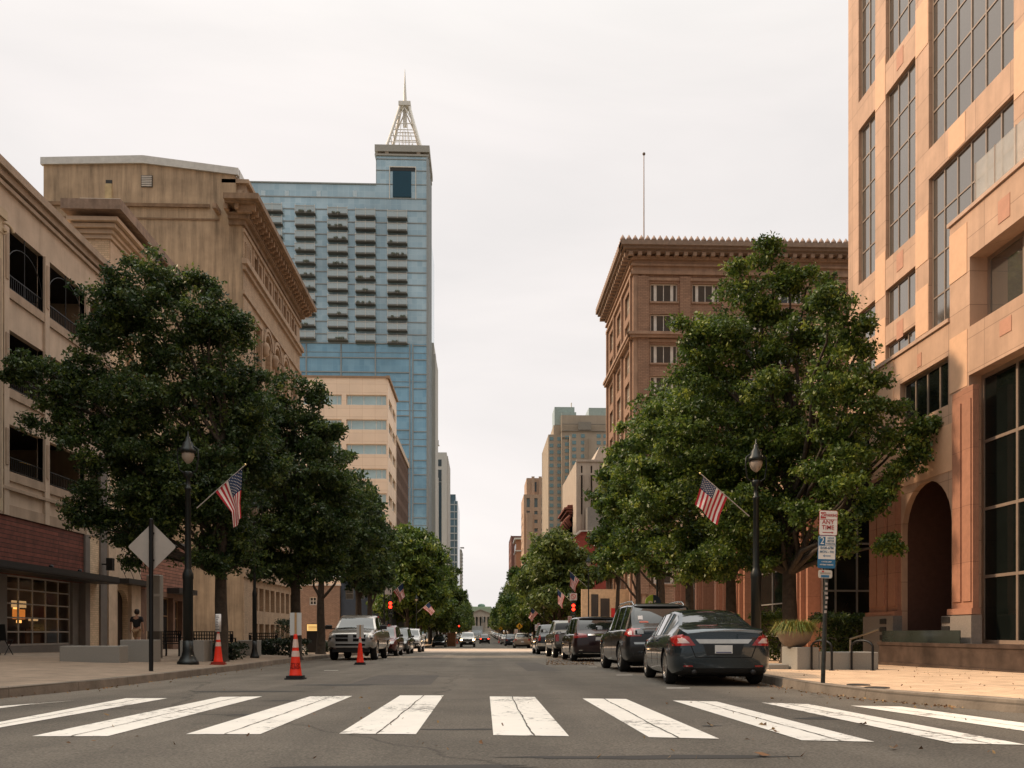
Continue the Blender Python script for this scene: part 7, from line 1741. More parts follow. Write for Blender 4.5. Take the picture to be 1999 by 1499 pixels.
# near lamps
XL1, YL1, _ = pave(367, 1297, True); ZL1 = ghl(XL1, YL1); HL = zat(886, XL1, YL1)-ZL1
lamp_post('black street lamp with flag on the left pavement, beside the first oak', XL1, YL1, ZL1, HL)
a_, b_, _ = dirv(1476, 0); XR1, YR1 = a_*21.4, b_*21.4; ZR1 = g(YR1)+.15; HR = zat(902, XR1, YR1)-ZR1
lamp_post('black street lamp with flag behind the blue saloon on the right', XR1, YR1, ZR1, HR)
def at_d(px, py, d): a, b, c = dirv(px, py); return Vector((a*d, b*d, CAMZ+c*d))
dL, dR = dep(XL1,YL1), dep(XR1,YR1)
flag('star-spangled flag hanging from the near left street lamp', at_d(384,992,dL), at_d(478,908,dL), Vector((.12,0,-1.22)), .72, .56, True, 1)
flag('star-spangled flag hanging from the near right street lamp', at_d(1463,1008,dR), at_d(1368,925,dR), Vector((-.24,-.05,-.72)), .12, .50, True, 3)
for (px, py, d, X, Y) in ((372,993,dL,XL1,YL1),(1470,1011,dR,XR1,YR1)):
    pass
# farther lamps with flags: (post px, distance, tip, base, drop)
def far_lamp(label, px, d, left, H=5.3, fl=None, flabel=None, seed=0):
    a, b, _ = dirv(px, 0); X, Y = a*d, b*d; Z = (ghl(X,Y) if (left and Y < 73) else g(Y)+.15)
    lamp_post(label, X, Y, Z, H, group='street lamps', slim=.62)
    if fl:
        s = -1 if not left else 1; zb_ = Z+H*.72; base = Vector((X+s*.1,Y,zb_)); tip = base+Vector((s*1.33,0,1.2)); flag(flabel, base, tip, Vector(fl), .4, .52, d < 60, seed)
far_lamp('street lamp post behind the first oaks on the left', 497, 30.5, True, 5.4)
far_lamp('street lamp post rising behind the black sport utility car', 1283, 37, False, 5.4)
far_lamp('left street lamp near the crossing with a flag', 750, 62, True, 5.3, (.25,0,-.95), 'flag above the red signal on the left', 5)
far_lamp('left street lamp beyond the crossing with a flag', 813, 93, True, 5.3, (.75,0,-.95), 'flag on the left just beyond the crossing', 6)
far_lamp('right street lamp near the crossing with a flag', 1149, 62, False, 6.4, (-.1,0,-1.0), 'flag half hidden in leaves above the right signal', 7)
far_lamp('right street lamp beyond the crossing with a limp flag', 1117, 78, False, 6.0, (-.05,0,-1.25), 'limp flag beside the no-turn sign', 8)
far_lamp('right street lamp far beyond the crossing with a flag', 1062, 96, False, 4.6, (-.5,0,-1.05), 'flag on the right beyond the crossing, above the silver-beige car', 9)
for k, Y in enumerate((130, 165, 205, 250)):
    for s, X in ((-1,-7.9),(1,7.6)):
        Z = g(Y)+.15; lamp_post('distant street lamp on the %s side' % ('left' if s < 0 else 'right'), X, Y, Z, 4.6, group='distant street lamps on the %s' % ('left' if s < 0 else 'right'))
        if k < 2: base = Vector((X-s*.1,Y,Z+3.3)); flag('small distant flag on the %s side' % ('left' if s < 0 else 'right'), base, base+Vector((-s*1.3,0,1.2)), Vector((-s*.4,0,-1)), .35, .5, False, k, 'distant flags on the %s' % ('left' if s < 0 else 'right'))
# ---- back of a diamond warning sign
X, Y, Z = pave(295, 1310, True); d = dep(X, Y); zt = zat(1018, X, Y); zc_ = zat(1067, X, Y); hw = 46*d/F
r = thing('warning_sign', 'blank metal back of a diamond warning sign on a black post', 'road sign', (X,Y,Z))
m = MB(); m.tube([(X,Y,Z-.1),(X,Y,zt+.03)], .045, 10); m.lathe([(.045,0),(.03,.03),(0,.035)], (X,Y,zt+.03), 10); m.build('post', black, r)
m = MB(); rc = .07
def diamond(cx, cz, h, r_):
    pts = []
    for k in range(4):
        a0 = math.pi/2*k; c = (cx+(h-r_*1.414)*math.sin(a0), cz+(h-r_*1.414)*math.cos(a0))
        for j in range(5): a = a0-math.pi/4+math.pi/2*j/4; pts.append((c[0]+r_*math.sin(a), c[1]+r_*math.cos(a)))
    return pts
m.prism(diamond(X, zc_, hw*1.02, .045), 'y', Y+.05, Y+.055); m.box(X-.05, X+.05, Y+.03, Y+.05, zc_-.3, zc_-.26, 1); m.box(X-.05, X+.05, Y+.03, Y+.05, zc_+.26, zc_+.3, 1)
m.build('sign_panel', [M('aluminium_back', (.43,.39,.35), rough=.55, metal=.25, var=.08, vs=4), black], r)
# grey panel column behind it
Xk, Yk = onY(299, 27.5), 27.5; Zk = ghl(Xk,Yk); zk1 = zat(1122, Xk, Yk)
r = thing('information_pillar', 'slim grey information pillar with a white label, behind the diamond sign', 'pillar', (Xk,Yk,Zk))
m = MB(); w_ = 13*Yk/F; m.rbox(Xk-w_, Xk+w_, Yk, Yk+.3, Zk+.85, zk1, .02); m.build('panel', M('pillar_grey', (.36,.33,.29), rough=.6, var=.08), r)
m = MB(); m.box(Xk-w_+.02, Xk+w_-.02, Yk+.02, Yk+.28, Zk-.05, Zk+.85); m.build('base', M('pillar_dark', (.10,.085,.07), rough=.7), r)
m = MB(); m.box(Xk+.02, Xk+w_-.02, Yk-.005, Yk, zat(1164,Xk,Yk), zat(1159,Xk,Yk)); m.build('label_strip', whitef, r)
# ---- parking sign on the right
X, Y, Z = pave(1606, 1333); d = dep(X,Y); k_ = d/F; lean = 11*k_
r = thing('parking_sign', 'leaning black post with red and blue kerbside parking signs', 'road sign', (X,Y,Z)); zt = zat(997, X, Y)
ax_ = lambda z: X+lean*(z-Z)/(zt-Z)
m = MB(); m.tube([(X,Y,Z-.1),(ax_(zt-.05),Y,zt-.05)], .032, 10); m.build('post', M('scuffed_post', (.03,.034,.033), rough=.5, metal=.5, var=.5, vs=12), r)
sgw = M('sign_white', (.70,.66,.61), rough=.45, var=.03); sgr = M('sign_red', (.42,.05,.045), rough=.5); sgb = M('sign_blue', (.02,.13,.26), rough=.5); sgt = M('sign_blue_text', (.16,.24,.33), rough=.5)
def rrect(cx, cz, w_, h_, rr_=.02, tilt=0):
    pts = []
    for (sx, sz, a0) in ((1,1,0),(-1,1,90),(-1,-1,180),(1,-1,270)):
        for j in range(4): a = R(a0+30*j); pts.append((sx*(w_/2-rr_)+rr_*math.cos(a), sz*(h_/2-rr_)+rr_*math.sin(a)))
    c, s = math.cos(tilt), math.sin(tilt); return [(cx+c*x+s*z, cz-s*x+c*z) for x, z in pts]
tilt = math.atan2(lean, zt-Z)*.9
def sign_plate(root, pxc, py0, py1, wpx, base_mat, items, name='sign_plate', rim=None):
    cz = zat((py0+py1)/2, X, Y); cx = onY(pxc, Y-.045); w_, h_ = wpx*k_, (py1-py0)*k_
    m = MB(); m.prism(rrect(cx, cz, w_, h_, .028, tilt), 'y', Y-.045, Y-.041); p = m.build(name, rim or base_mat, root)
    m = MB(); m.prism(rrect(cx, cz, w_-.014, h_-.014, .022, tilt), 'y', Y-.0475, Y-.045); m.build('face', base_mat, p)
    c, s = math.cos(tilt), math.sin(tilt); tr = lambda x, z: (cx+c*x*w_+s*z*h_, cz-s*x*w_+c*z*h_)
    for it in items:
        if it[0] == 'box':
            _, x0, x1, z0, z1, mt = it; m = MB(); m.prism([tr(x0,z0),tr(x1,z0),tr(x1,z1),tr(x0,z1)], 'y', Y-.0495, Y-.0476); m.build('sign_field', mt, p)
        elif it[0] == 'arrow':
            _, x0, x1, z, mt = it; m = MB(); t_ = .016; hd = .10*(1 if x1 > x0 else -1)
            m.prism([tr(x0,z-t_),tr(x1-hd,z-t_),tr(x1-hd,z+t_),tr(x0,z+t_)] if x1 > x0 else [tr(x1-hd,z-t_),tr(x0,z-t_),tr(x0,z+t_),tr(x1-hd,z+t_)], 'y', Y-.0495, Y-.0476)
            m.prism([tr(x1-hd,z-.045),tr(x1,z),tr(x1-hd,z+.045)], 'y', Y-.0495, Y-.0476); m.build('arrow', mt, p)
        else:
            _, txt, x, z, size, mt, sx = it; q = tr(x, z)
            put_text(txt, size, mt, p, Vector((q[0], Y-.0510, q[1]))-ORG[r.name], (R(90), tilt, 0), sx=sx, bold=.0004)
sign_plate(r, 1617, 997, 1046, 36.5, sgw, [('box',-.43,-.14,.17,.42,sgr),('text','NO',-.285,.295,.075,sgw,.75),('text','PARKING',.16,.30,.058,sgr,.72),('box',-.46,.46,.125,.14,sgr),
   ('text','ANY',-.02,.03,.088,sgr,1.0),('text','TIME',-.02,-.185,.088,sgr,1.0),('arrow',-.3,.3,-.38,sgr)], rim=sgr)
sign_plate(r, 1614, 1046, 1110, 35, sgw, [('box',-.46,-.10,.20,.46,sgb),('text','2',-.28,.33,.15,sgw,.85),('text','HOUR',.2,.42,.038,sgt,.9),('text','METER',.2,.335,.038,sgt,.9),('text','PARKING',.2,.25,.038,sgt,.85),
   ('box',-.46,.46,.185,.195,sgb),('text','8AM-6PM',.0,.12,.055,sgt,.9),('text','MON - FRI',.0,.0,.052,sgt,.9),('arrow',.22,-.22,-.12,sgt),('box',-.49,.49,-.49,-.22,sgb),('text','2 HOUR LIMIT',.0,-.30,.026,sgw,.95),('text','METERED PARKING',.0,-.39,.026,sgw,.9)], rim=sgb)
sign_plate(r, 1611, 1113, 1129, 27.5, M('sign_cream', (.52,.48,.42), rough=.5), [('box',-.3,.28,-.42,-.12,sgb),('box',-.36,.36,.02,.08,M('sign_grey', (.2,.18,.16))),('box',-.36,.36,.14,.18,MATS['sign_grey']),('box',-.25,-.1,.22,.40,sgr)])
# worn stickers on the pole
m = MB(); rr = random.Random(4)
for k in range(7): z = zat(1140+k*9, X, Y); xx = ax_(z); m.box(xx-.03+rr.uniform(0,.02), xx+.01+rr.uniform(0,.02), Y-.0345, Y-.033, z-.02, z+.02)
m.build('sticker', M('sticker_grey', (.35,.3,.27), rough=.7, var=.4, vs=20), r)
# ---- traffic cones with boards
conem = M('cone_orange', (.80,.035,.012), rough=.5, spec=.4, var=.06, vs=6); conew = M('cone_collar', (.68,.50,.43), rough=.6, var=.1, vs=8); coneb = M('cone_base_black', (.012,.013,.014), rough=.7); stake = M('wood_stake', (.42,.26,.12), rough=.7, var=.15, vs=10); board = M('corrugated_board', (.55,.55,.53), rough=.6, var=.04)
conet = M('cone_print', (.22,.01,.01), rough=.7)
def cone(label, X, Y, Z, H, bands, board_w=0, board_h=0, basem=None, printed=False, turn=0, bd_off=0, group='orange cones with signs'):
    r = thing('traffic_cone', label, 'traffic cone', (X,Y,Z), 0, group); hb = .055; rb, rt = H*.135, H*.035
    m = MB(); s = H*.21; c = s*.22
    m.prism([(X-s+c,Y-s),(X+s-c,Y-s),(X+s,Y-s+c),(X+s,Y+s-c),(X+s-c,Y+s),(X-s+c,Y+s),(X-s,Y+s-c),(X-s,Y-s+c)], 'z', Z+.003, Z+hb*.55); s *= .86
    m.prism([(X-s+c,Y-s),(X+s-c,Y-s),(X+s,Y-s+c),(X+s,Y+s-c),(X+s-c,Y+s),(X-s+c,Y+s),(X-s,Y+s-c),(X-s,Y-s+c)], 'z', Z+hb*.55, Z+hb*1.4); m.build('base', basem or coneb, r)
    rad = lambda t: rb+(rt-rb)*t
    m = MB(); z0 = Z+hb*1.4; hh = H-hb*1.4; m.lathe([(rad(0)+.012,z0),(rad(0),z0+.02)]+[(rad(t), z0+hh*t) for t in (.3,.6,.9,.97,1)]+[(rt*.7,z0+hh),(rt*.6,z0+hh-.05)], (X,Y,0), 24); b = m.build('body', conem, r)
    for (a, c_) in bands: m = MB(); m.lathe([(rad(a)+.003,z0+hh*a),(rad(c_)+.003,z0+hh*c_)], (X,Y,0), 24, cap=False); m.build('reflective_collar', conew, r)
    if printed:
        for txt, zz, sz in (('CITY OF', z0+hh*.27, .075), ('RALEIGH', z0+hh*.195, .085)):
            me = text_mesh(txt, sz, conet, bold=.002, sx=.8)
            for v in me.vertices:      # wrap the print round the cone
                t = (zz+v.co.y-z0)/hh; rr_ = rad(t)+.0035; a = v.co.x/rr_; v.co = Vector((math.sin(a)*rr_, -math.cos(a)*rr_, zz+v.co.y-Z))
            o = bpy.data.objects.new('lettering', me); link(o, b); o.location = (0,0,0)
    if board_w:
        a = R(turn); cx, sy = math.cos(a), math.sin(a); zb = z0+hh-.02+bd_off
        def bx(m, x0, x1, y0, y1, za, zb_):
            v = [(X+x*cx-y*sy, Y+x*sy+y*cx, z) for z in (za,zb_) for y in (y0,y1) for x in (x0,x1)]; m.add(v, [(0,2,3,1),(4,5,7,6),(0,1,5,4),(2,6,7,3),(0,4,6,2),(1,3,7,5)])
        m = MB(); bx(m, -.02, .02, -.012, .008, z0+hh-.3, zb+board_h-.0); m.build('stake', stake, r)
        m = MB(); bx(m, -board_w/2, board_w/2, .009, .016, zb, zb+board_h); m.build('notice_board', board, r)
    return r
X, Y, Z = gp(577, 1326); dd = dep(X,Y); k_ = dd/F
cone('big orange cone on the road with a white board on a wooden stake, nearest', X, Y, Z, 88*k_, ((.46,.60),(.68,.88)), 22.5*k_, 44*k_, printed=True)
X, Y, Z = gp(703, 1297.5); k_ = dep(X,Y)/F
cone('plain orange cone with grey board in front of the silver pickup', X, Y, Z, 53*k_, ((.80,.96),), 14*k_, 26*k_)
X, Y, Z = pave(426, 1297.5, True); k_ = dep(X,Y)/F
c_ = cone('orange cone on the left pavement with a narrow printed notice, beside the first oak', X, Y, Z, 64*k_, ((.52,.66),(.74,.95)), 0, 0, basem=M('cone_base_red', (.3,.03,.015), rough=.6))
m = MB(); z0 = Z+64*k_; m.lathe([(5.5*k_,z0),(5.5*k_,z0+35*k_)], (X,Y,0), 14); o = m.build('notice_sleeve', M('notice_white', (.66,.65,.64), rough=.6), c_)
m = MB(); rr = random.Random(2)
for k in range(9):
    z = z0+(4+k*3.3)*k_; w_ = (rr.uniform(1.5,4))*k_; m.box(X-w_, X+rr.uniform(.2,1)*w_, Y-5.6*k_, Y-5.5*k_+.001, z, z+1.1*k_)
m.build('notice_print', M('print_dark', (.06,.06,.07)), c_)
for px, py, lab in ((892.5,1257,'tiny orange cone beside the skip on the left'),(974,1255.5,'tiny orange cone behind the parked row on the right')):
    X, Y, Z = gp(px, py); cone(lab, X, Y, Z, .95, ((.5,.7),))
# ---- kerbside: low granite walls, benches and planting on the left
gran = M('planter_granite', (.27,.26,.235), rough=.8, var=.12, vs=40, bump=.1, bs=90)
def gblock(label, pxa, pxb, pyt, pyb, left=True, depth=.5, name='granite_block', cat='stone block', group=None, cap=False, mat=None):
    X, Y, Z = pave(pxa, pyb, left); k_ = dep(X,Y)/F; xb = onY(pxb, Y); zt = zat(pyt, X, Y)
    r = thing(name, label, cat, ((X+xb)/2,Y,Z), 0, group); m = MB(); m.rbox(X, xb, Y, Y+depth, Z-.1, zt-(.05 if cap else 0), .012); m.build('body', mat or gran, r)
    if cap: m = MB(); m.rbox(X-.02, xb+.02, Y-.02, Y+depth+.02, zt-.05, zt, .01); m.build('cap', mat or gran, r)
    return r, X, xb, Y, zt
gblock('long low granite seat wall on the left, below the glazed shopfront', 116, 233, 1261, 1291, depth=.55, name='granite_seat_wall', cat='stone wall')
gblock('taller square granite block ending the left seat wall', 234, 292, 1249, 1291, depth=.8)
gblock('granite block behind the left street lamp', 351, 398, 1250, 1290, depth=.8, group='granite planter blocks on the left')
gblock('granite block behind the cone on the pavement', 463, 500, 1250, 1279, depth=.8, group='granite planter blocks on the left')
gblock('granite block right of the thin lamp post', 503, 532, 1250, 1276, depth=.6, group='granite planter blocks on the left')
gblock('granite block beneath the yellow lit sign', 597, 620, 1249, 1268, depth=.8, group='granite planter blocks on the left')
gblock('small granite block beside the pickup truck', 622, 637, 1250, 1266, depth=.6, group='granite planter blocks on the left')
def bench(label, pxa, pxb, pyt, pyb, left=True, group='black slatted benches', face=1):
    X, Y, Z = pave(pxa, pyb, left); xb = onY(pxb, Y); zt = zat(pyt, X, Y); r = thing('bench', label, 'bench', ((X+xb)/2,Y,Z), 0, group); W_ = xb-X
    m = MB(); zs = Z+.44
    n = max(10, int(W_/.09))
    for i in range(n+1): x = X+W_*i/n; m.box(x-.018, x+.018, Y+.02, Y+.035, zs+.05, zt)
    for z in (zs+.06, zs+.18, zs+.30, zt-.04): m.box(X, xb, Y+.01, Y+.02, z, z+.035)
    m.build('backrest', black, r)
    m = MB()
    for k in range(7): y = Y-.06-k*.065 if face < 0 else Y+.08+k*.065; m.box(X, xb, y, y+.045, zs-.02, zs+.01)
    m.build('seat', black, r)
    for x in (X+.02, xb-.07):
        m = MB(); s = 1 if face > 0 else -1; m.box(x, x+.05, Y+.0, Y+.05, Z, zt-.1); m.box(x, x+.05, Y+s*.5, Y+s*.5+.05, Z, zs+.18); m.box(x, x+.05, Y+min(0,s*.5), Y+max(0,s*.5)+.05, zs+.18, zs+.22); m.build('leg', black, r)
    return r
bench('black slatted bench left of the street lamp', 311, 352, 1231, 1281)
bench('long black slatted bench behind the left lamp and cone', 368, 454, 1232, 1280)
bench('black slatted bench behind the thin lamp post', 486, 541, 1235, 1274)
bench('black metal bench right of the blue saloon', 1497, 1532, 1244, 1284, left=False, group='black slatted benches')
ivy = leafmat('ground_cover_leaves', (.008,.016,.008), (.018,.034,.014), (.04,.06,.02))
def bed(label, pa, pb, py0, py1, ytop, group='low planting along the left pavement'):
    X, Y, Z = pave(pa, py1, True); xb = onY(pb, Y); zt = zat(ytop, X, Y); shrub('shrub', label, 'shrub', (X, xb, Y, Y+1.6, Z, zt), int(130*(xb-X)*1.6), 8, .06, ivy, .16, group)
bed('dark low shrubs behind the pavement cone', 394, 462, 1280, 1287, 1262)
bed('dark low shrubs right of the thin lamp post', 505, 590, 1270, 1278, 1252)
bed('dark low shrubs before the silver pickup', 600, 640, 1266, 1272, 1257)
bed('dark bush behind the cone board', 538, 572, 1262, 1268, 1214)
# lit yellow notice behind
X, Y, Z = at_d(611,1225,44); r = thing('lit_notice', 'small warm lit yellow notice board behind the left trees', 'sign', (X,Y,g(Y)))
m = MB(); m.box(X-.31, X+.31, Y, Y+.04, Z-.17, Z+.17); m.build('panel', M('lit_yellow', (.9,.6,.2), em=(1,.62,.22), es=.75), r)
m = MB()
for k in range(3): m.box(X-.24, X+.24, Y-.006, Y-.001, Z+.06-k*.075, Z+.085-k*.075)
m.build('printed_line', M('brown_print', (.35,.2,.06)), r)
m = MB(); m.box(X-.34, X+.34, Y+.04, Y+.1, g(Y), Z+.2); m.build('stand', darkf, r)
# ---- right: planter block, bowl with grass, low wall, racks
g1, X, xb, Y, zt = gblock('square granite pedestal carrying the bowl planter', 1556, 1599, 1263.5, 1307, left=False, depth=.95, name='granite_pedestal')
m = MB(); m.rbox(X-.02, X+.0, Y+.15, Y+.8, 0, 0, .001)
g2, xw0, xw1, Yw, zw = gblock('long low granite wall beside the pedestal', 1600, 1715, 1273, 1307, left=False, depth=.6, name='granite_seat_wall', cat='stone wall')
gblock('small granite block behind the blue saloon tail', 1486, 1497, 1265, 1300, left=False, depth=.5)
gblock('low granite kerb slab at the oak foot', 1495, 1540, 1297, 1306, left=False, depth=.7, name='granite_slab')
cx, cy = (X+xb)/2-.12, Y+.48
r = thing('bowl_planter', 'brown concrete bowl planter with yellow-green grass on the granite pedestal', 'planter', (cx,cy,zt))
rb_ = 33.5*dep(cx,cy)/F; hb_ = 31*dep(cx,cy)/F
m = MB(); m.lathe([(rb_*.35,0),(rb_*.55,.02),(rb_*.82,hb_*.35),(rb_*.97,hb_*.75),(rb_,hb_*.8),(rb_*1.02,hb_*.95),(rb_*.98,hb_),(rb_*.9,hb_),(rb_*.86,hb_*.85),(0,hb_*.85)], (cx,cy,zt+.003), 30); m.build('bowl', M('bowl_concrete', (.23,.175,.135), rough=.85, var=.15, vs=5, streak=.15), r)
rng = np.random.default_rng(5); m = MB()
for k in range(2600):
    a = rng.uniform(0, 2*math.pi); q = math.sqrt(rng.random())*rb_*.92; x, y = cx+q*math.cos(a), cy+q*math.sin(a); o_ = rng.uniform(.6,1.5)*(q/rb_)*.22
    h = rng.uniform(.12,.34); b = Vector((x,y,zt+hb_*.86)); t_ = b+Vector((math.cos(a)*o_+rng.normal()*.06, math.sin(a)*o_+rng.normal()*.06, h*(.4 if rng.random() < .3 else 1))); mid_ = b.lerp(t_, .5)+Vector((0,0,.05)); s = Vector((-math.sin(a), math.cos(a), 0))*.006
    if rng.random() < .25: t_.z = b.z-.05+rng.normal()*.04; t_.x += math.cos(a)*.1; t_.y += math.sin(a)*.1; mid_.z += .05
    m.add([b-s,b+s,mid_+s,mid_-s,t_], [(0,1,2,3),(3,2,4)], int(rng.random() < .3)+(2 if rng.random() < .06 else 0 if True else 0))
m.build('grass', [M('grass_green', (.11,.15,.025), rough=.6, var=.2), M('grass_yellow', (.27,.24,.05), rough=.6, var=.2), M('grass_dry', (.35,.17,.06), rough=.7), M('grass_dry2', (.35,.17,.06), rough=.7)], r)
for i, (pa, lab) in enumerate(((1612,'black hoop bike rack just behind the parking sign post'),(1692,'black hoop bike rack near the end of the low granite wall'))):
    X, Y, Z = pave(pa, 1308.5); r = thing('bike_rack', lab, 'bike rack', (X,Y,Z), 0, 'hoop bike racks'); m = MB(); h = .62; w_ = .13
    pts = [(X-w_,Y+.45,Z-.05),(X-w_,Y+.45,Z+h-.12)]+[(X-w_*math.cos(t),Y+.45-.45*(1-math.cos(t))/2*2/1.0*.5,Z+h-.12+.14*math.sin(t)) for t in np.linspace(.2,math.pi-.2,8)]+[(X+w_,Y,Z+h-.12),(X+w_,Y,Z-.05)]
    m.tube(pts, .025, 8); m.build('hoop', black, r)
    m = MB(); m.lathe([(.06,0),(.06,.01),(0,.012)], (X-w_,Y+.45,Z), 10); m.lathe([(.06,0),(.06,.01),(0,.012)], (X+w_,Y,Z), 10); m.build('foot_plate', black, r)
# round parking blade sign
X, Y, Z = at_d(1275,1176,36); r = thing('blade_sign', 'round green and navy blade sign with a white P above the black car roof', 'sign', (X,Y,g(Y)+.15))
m = MB(); N = 24; rd = .33
m.prism([(X,Z+rd)]+[(X-rd*math.sin(math.pi*k/N), Z+rd*math.cos(math.pi*k/N)) for k in range(1,N)]+[(X,Z-rd)], 'y', Y, Y+.04, 0)
m.prism([(X+.003,Z-rd)]+[(X+.003+rd*math.sin(math.pi*k/N), Z-rd*math.cos(math.pi*k/N)) for k in range(1,N)]+[(X+.003,Z+rd)], 'y', Y, Y+.04, 1); m.build('disc', [M('lime_green', (.28,.42,.05), rough=.5), M('sign_navy', (.01,.03,.06), rough=.5)], r)
put_text('P', .34, sgw, r, Vector((X-.12,Y-.004,Z-.08))-ORG[r.name], (R(90),0,0), bold=.012); put_text('P\nI', .13, sgw, r, Vector((X+.08,Y-.004,Z-.04))-ORG[r.name], (R(90),0,0), bold=.003)
m = MB(); m.tube([(X,Y+.06,g(Y)+.1),(X,Y+.06,Z+rd)], .03, 6); m.build('post', black, r)
# ---- traffic signals at the crossing
redlamp = M('signal_red', (1,.05,.02), em=(1,.025,.01), es=6)
def signal(label, px, py0, py1, d, far=False, head=2):
    X, Y, Z0 = at_d(px, py0, d); _, _, Z1 = at_d(px, py1, d); gz = g(Y)+.15; r = thing('traffic_signal', label, 'traffic signal', (X,Y,gz), 0, 'red traffic signals')
    pz = Z1; m = MB(); m.rbox(X-.19, X+.19, Y+.05, Y+.3, Z1-.85, Z0+.28, .02); m.build('housing', black, r)
    for z in ((Z0,Z1) if head == 2 else (Z0,)):
        m = MB(); m.lathe([(0,-.02),(.08,-.035),(.135,0),(.135,.03)], (X,Y+.03,z), 16, axis='y'); m.build('red_lens', redlamp, r)
        m = MB(); m.lathe([(.155,-.16),(.16,.06)], (X,Y+.0,z), 14, axis='y', cap=False); m.build('visor', black, r)
    for k in (1,2): m = MB(); m.lathe([(0,-.01),(.12,0),(.12,.03)], (X,Y+.03,Z1-.3*k), 14, axis='y'); m.build('dark_lens', M('dark_lens', (.02,.03,.02), rough=.2), r)
    m = MB(); m.tube([(X,Y+.4,gz-.1),(X,Y+.4,Z0+1.2)], .07, 8); m.box(X-.04,X+.04,Y+.25,Y+.4,Z1-.3,Z1-.2); m.build('pole', black, r); return r, X, Y, Z0
s1, X, Y, Z = signal('double red signal on the left before the crossing', 762, 1177.5, 1184.5, 71)
m = MB(); m.box(X-.55, X+.1, Y+.28, Y+.32, Z+.75, Z+1.35); m.build('sign_board', M('faded_sign', (.45,.40,.38), rough=.6), s1)
s2, X, Y, Z = signal('double red signal on the right before the crossing', 1119.5, 1182, 1189.5, 71)
m = MB(); m.box(X-.28, X+.33, Y+.28, Y+.32, Z+.45, Z+1.05); o = m.build('sign_board', M('faded_sign'), s2)
m = MB(); pts = [(X+.02+.2*math.cos(t), Y+.27, Z+.78+.2*math.sin(t)) for t in np.linspace(0, 2*math.pi, 20)]; m.tube(pts, .022, 5); m.tube([(X+.02-.14,Y+.27,Z+.92),(X+.02+.14,Y+.27,Z+.64)], .02, 5); m.build('no_turn_symbol', sgr, s2)
signal('single red signal far along on the left', 896, 1222, 1222, 150, head=1)
# ---- yellow pedestrian diamonds
def ped(label, px, py, d, h):
    X, Y, Z = at_d(px, py, d); r = thing('pedestrian_sign', label, 'road sign', (X,Y,g(Y)+.15), 0, 'yellow pedestrian signs'); m = MB(); m.prism(diamond(X, Z, h, .06), 'y', Y, Y+.02); m.build('panel', M('sign_yellow', (.80,.42,.02), rough=.5), r)
    m = MB(); m.lathe([(0,-.06),(.06,0),(0,.06)], (X,Y-.01,Z+h*.42), 8); 
    for a, b in (((0,.24),(0,-.02)),((0,-.02),(.14,-.3)),((0,-.02),(-.13,-.3)),((0,.18),(.17,.03)),((0,.18),(-.16,.06))): m.tube([(X+a[0]*h*1.6,Y-.01,Z+a[1]*h*1.6),(X+b[0]*h*1.6,Y-.01,Z+b[1]*h*1.6)], .035, 5)
    m.build('walking_figure', black, r); m = MB(); m.tube([(X,Y+.05,g(Y)),(X,Y+.05,Z)], .04, 6); m.build('post', greyf, r)
ped('yellow diamond pedestrian sign above the silver-beige car', 1014, 1222.5, 102, .42); ped('smaller distant yellow diamond pedestrian sign', 977.5, 1227, 175, .42)
# parking meters / small kerb signs on the right
def small_sign(label, px, py0, py1, d, w_, col, left=False):
    X, Y, Z1 = at_d(px, py0, d); _, _, Z0 = at_d(px, py1, d); gz = g(Y)+.15; r = thing('kerb_sign', label, 'road sign', (X,Y,gz), 0, 'small kerbside parking signs'); m = MB(); m.prism(rrect(X,(Z0+Z1)/2,w_,Z1-Z0,.03), 'y', Y, Y+.01); m.build('panel', col, r)
    m = MB()
    for k in range(3): m.box(X-w_*.35, X+w_*.35, Y-.004, Y, Z0+(Z1-Z0)*(.2+.26*k), Z0+(Z1-Z0)*(.27+.26*k))
    m.build('sign_print', sgr, r); m = MB(); m.tube([(X,Y+.03,gz-.05),(X,Y+.03,Z1)], .025, 6); m.build('post', black, r)
pink = M('sign_pinkish', (.55,.42,.38), rough=.5)
small_sign('small pinkish parking sign above the grey pickup', 1112.5, 1202.5, 1216, 40, .19, pink); small_sign('small parking sign left of the black high-roofed car', 1051.5, 1216, 1231, 55, .2, pink); small_sign('small pale sign beside the far parking sign', 1047.5, 1219, 1231.5, 57, .22, sgw); small_sign('small pale sign below the pedestrian diamond', 1008, 1228, 1237, 100, .4, sgw)
# red and cream shopfront glimpsed beyond the right trees
Yq = 84+5.5; X0 = onY(1196, Yq); r = thing('red_poster_shopfront', 'sunlit cream shopfront with red posters seen under the right trees', 'shopfront', (X0,Yq,g(Yq)))
m = MB(); xa, xb = onY(1135,Yq), onY(1262,Yq); m.box(xa, xb, Yq, Yq+.3, g(Yq)-.2, zat(1150,xa,Yq)); m.build('wall', M('cream_shopwall', (.55,.38,.23), rough=.8, var=.2), r)
for a, b, c, d_ in ((1193,1203,1187,1205),(1210,1216,1190,1203)): m = MB(); m.box(onY(a,Yq), onY(b,Yq), Yq-.05, Yq, zat(d_,xa,Yq), zat(c,xa,Yq)); m.build('poster', M('poster_red', (.5,.02,.02), rough=.5), r)
m = MB(); m.box(onY(1154,Yq), onY(1168,Yq), Yq-.05, Yq, zat(1203,xa,Yq), zat(1160,xa,Yq)); m.box(onY(1172,Yq), onY(1190,Yq), Yq-.05, Yq, zat(1210,xa,Yq), zat(1168,xa,Yq)); m.build('shop_window', darkglass, r)
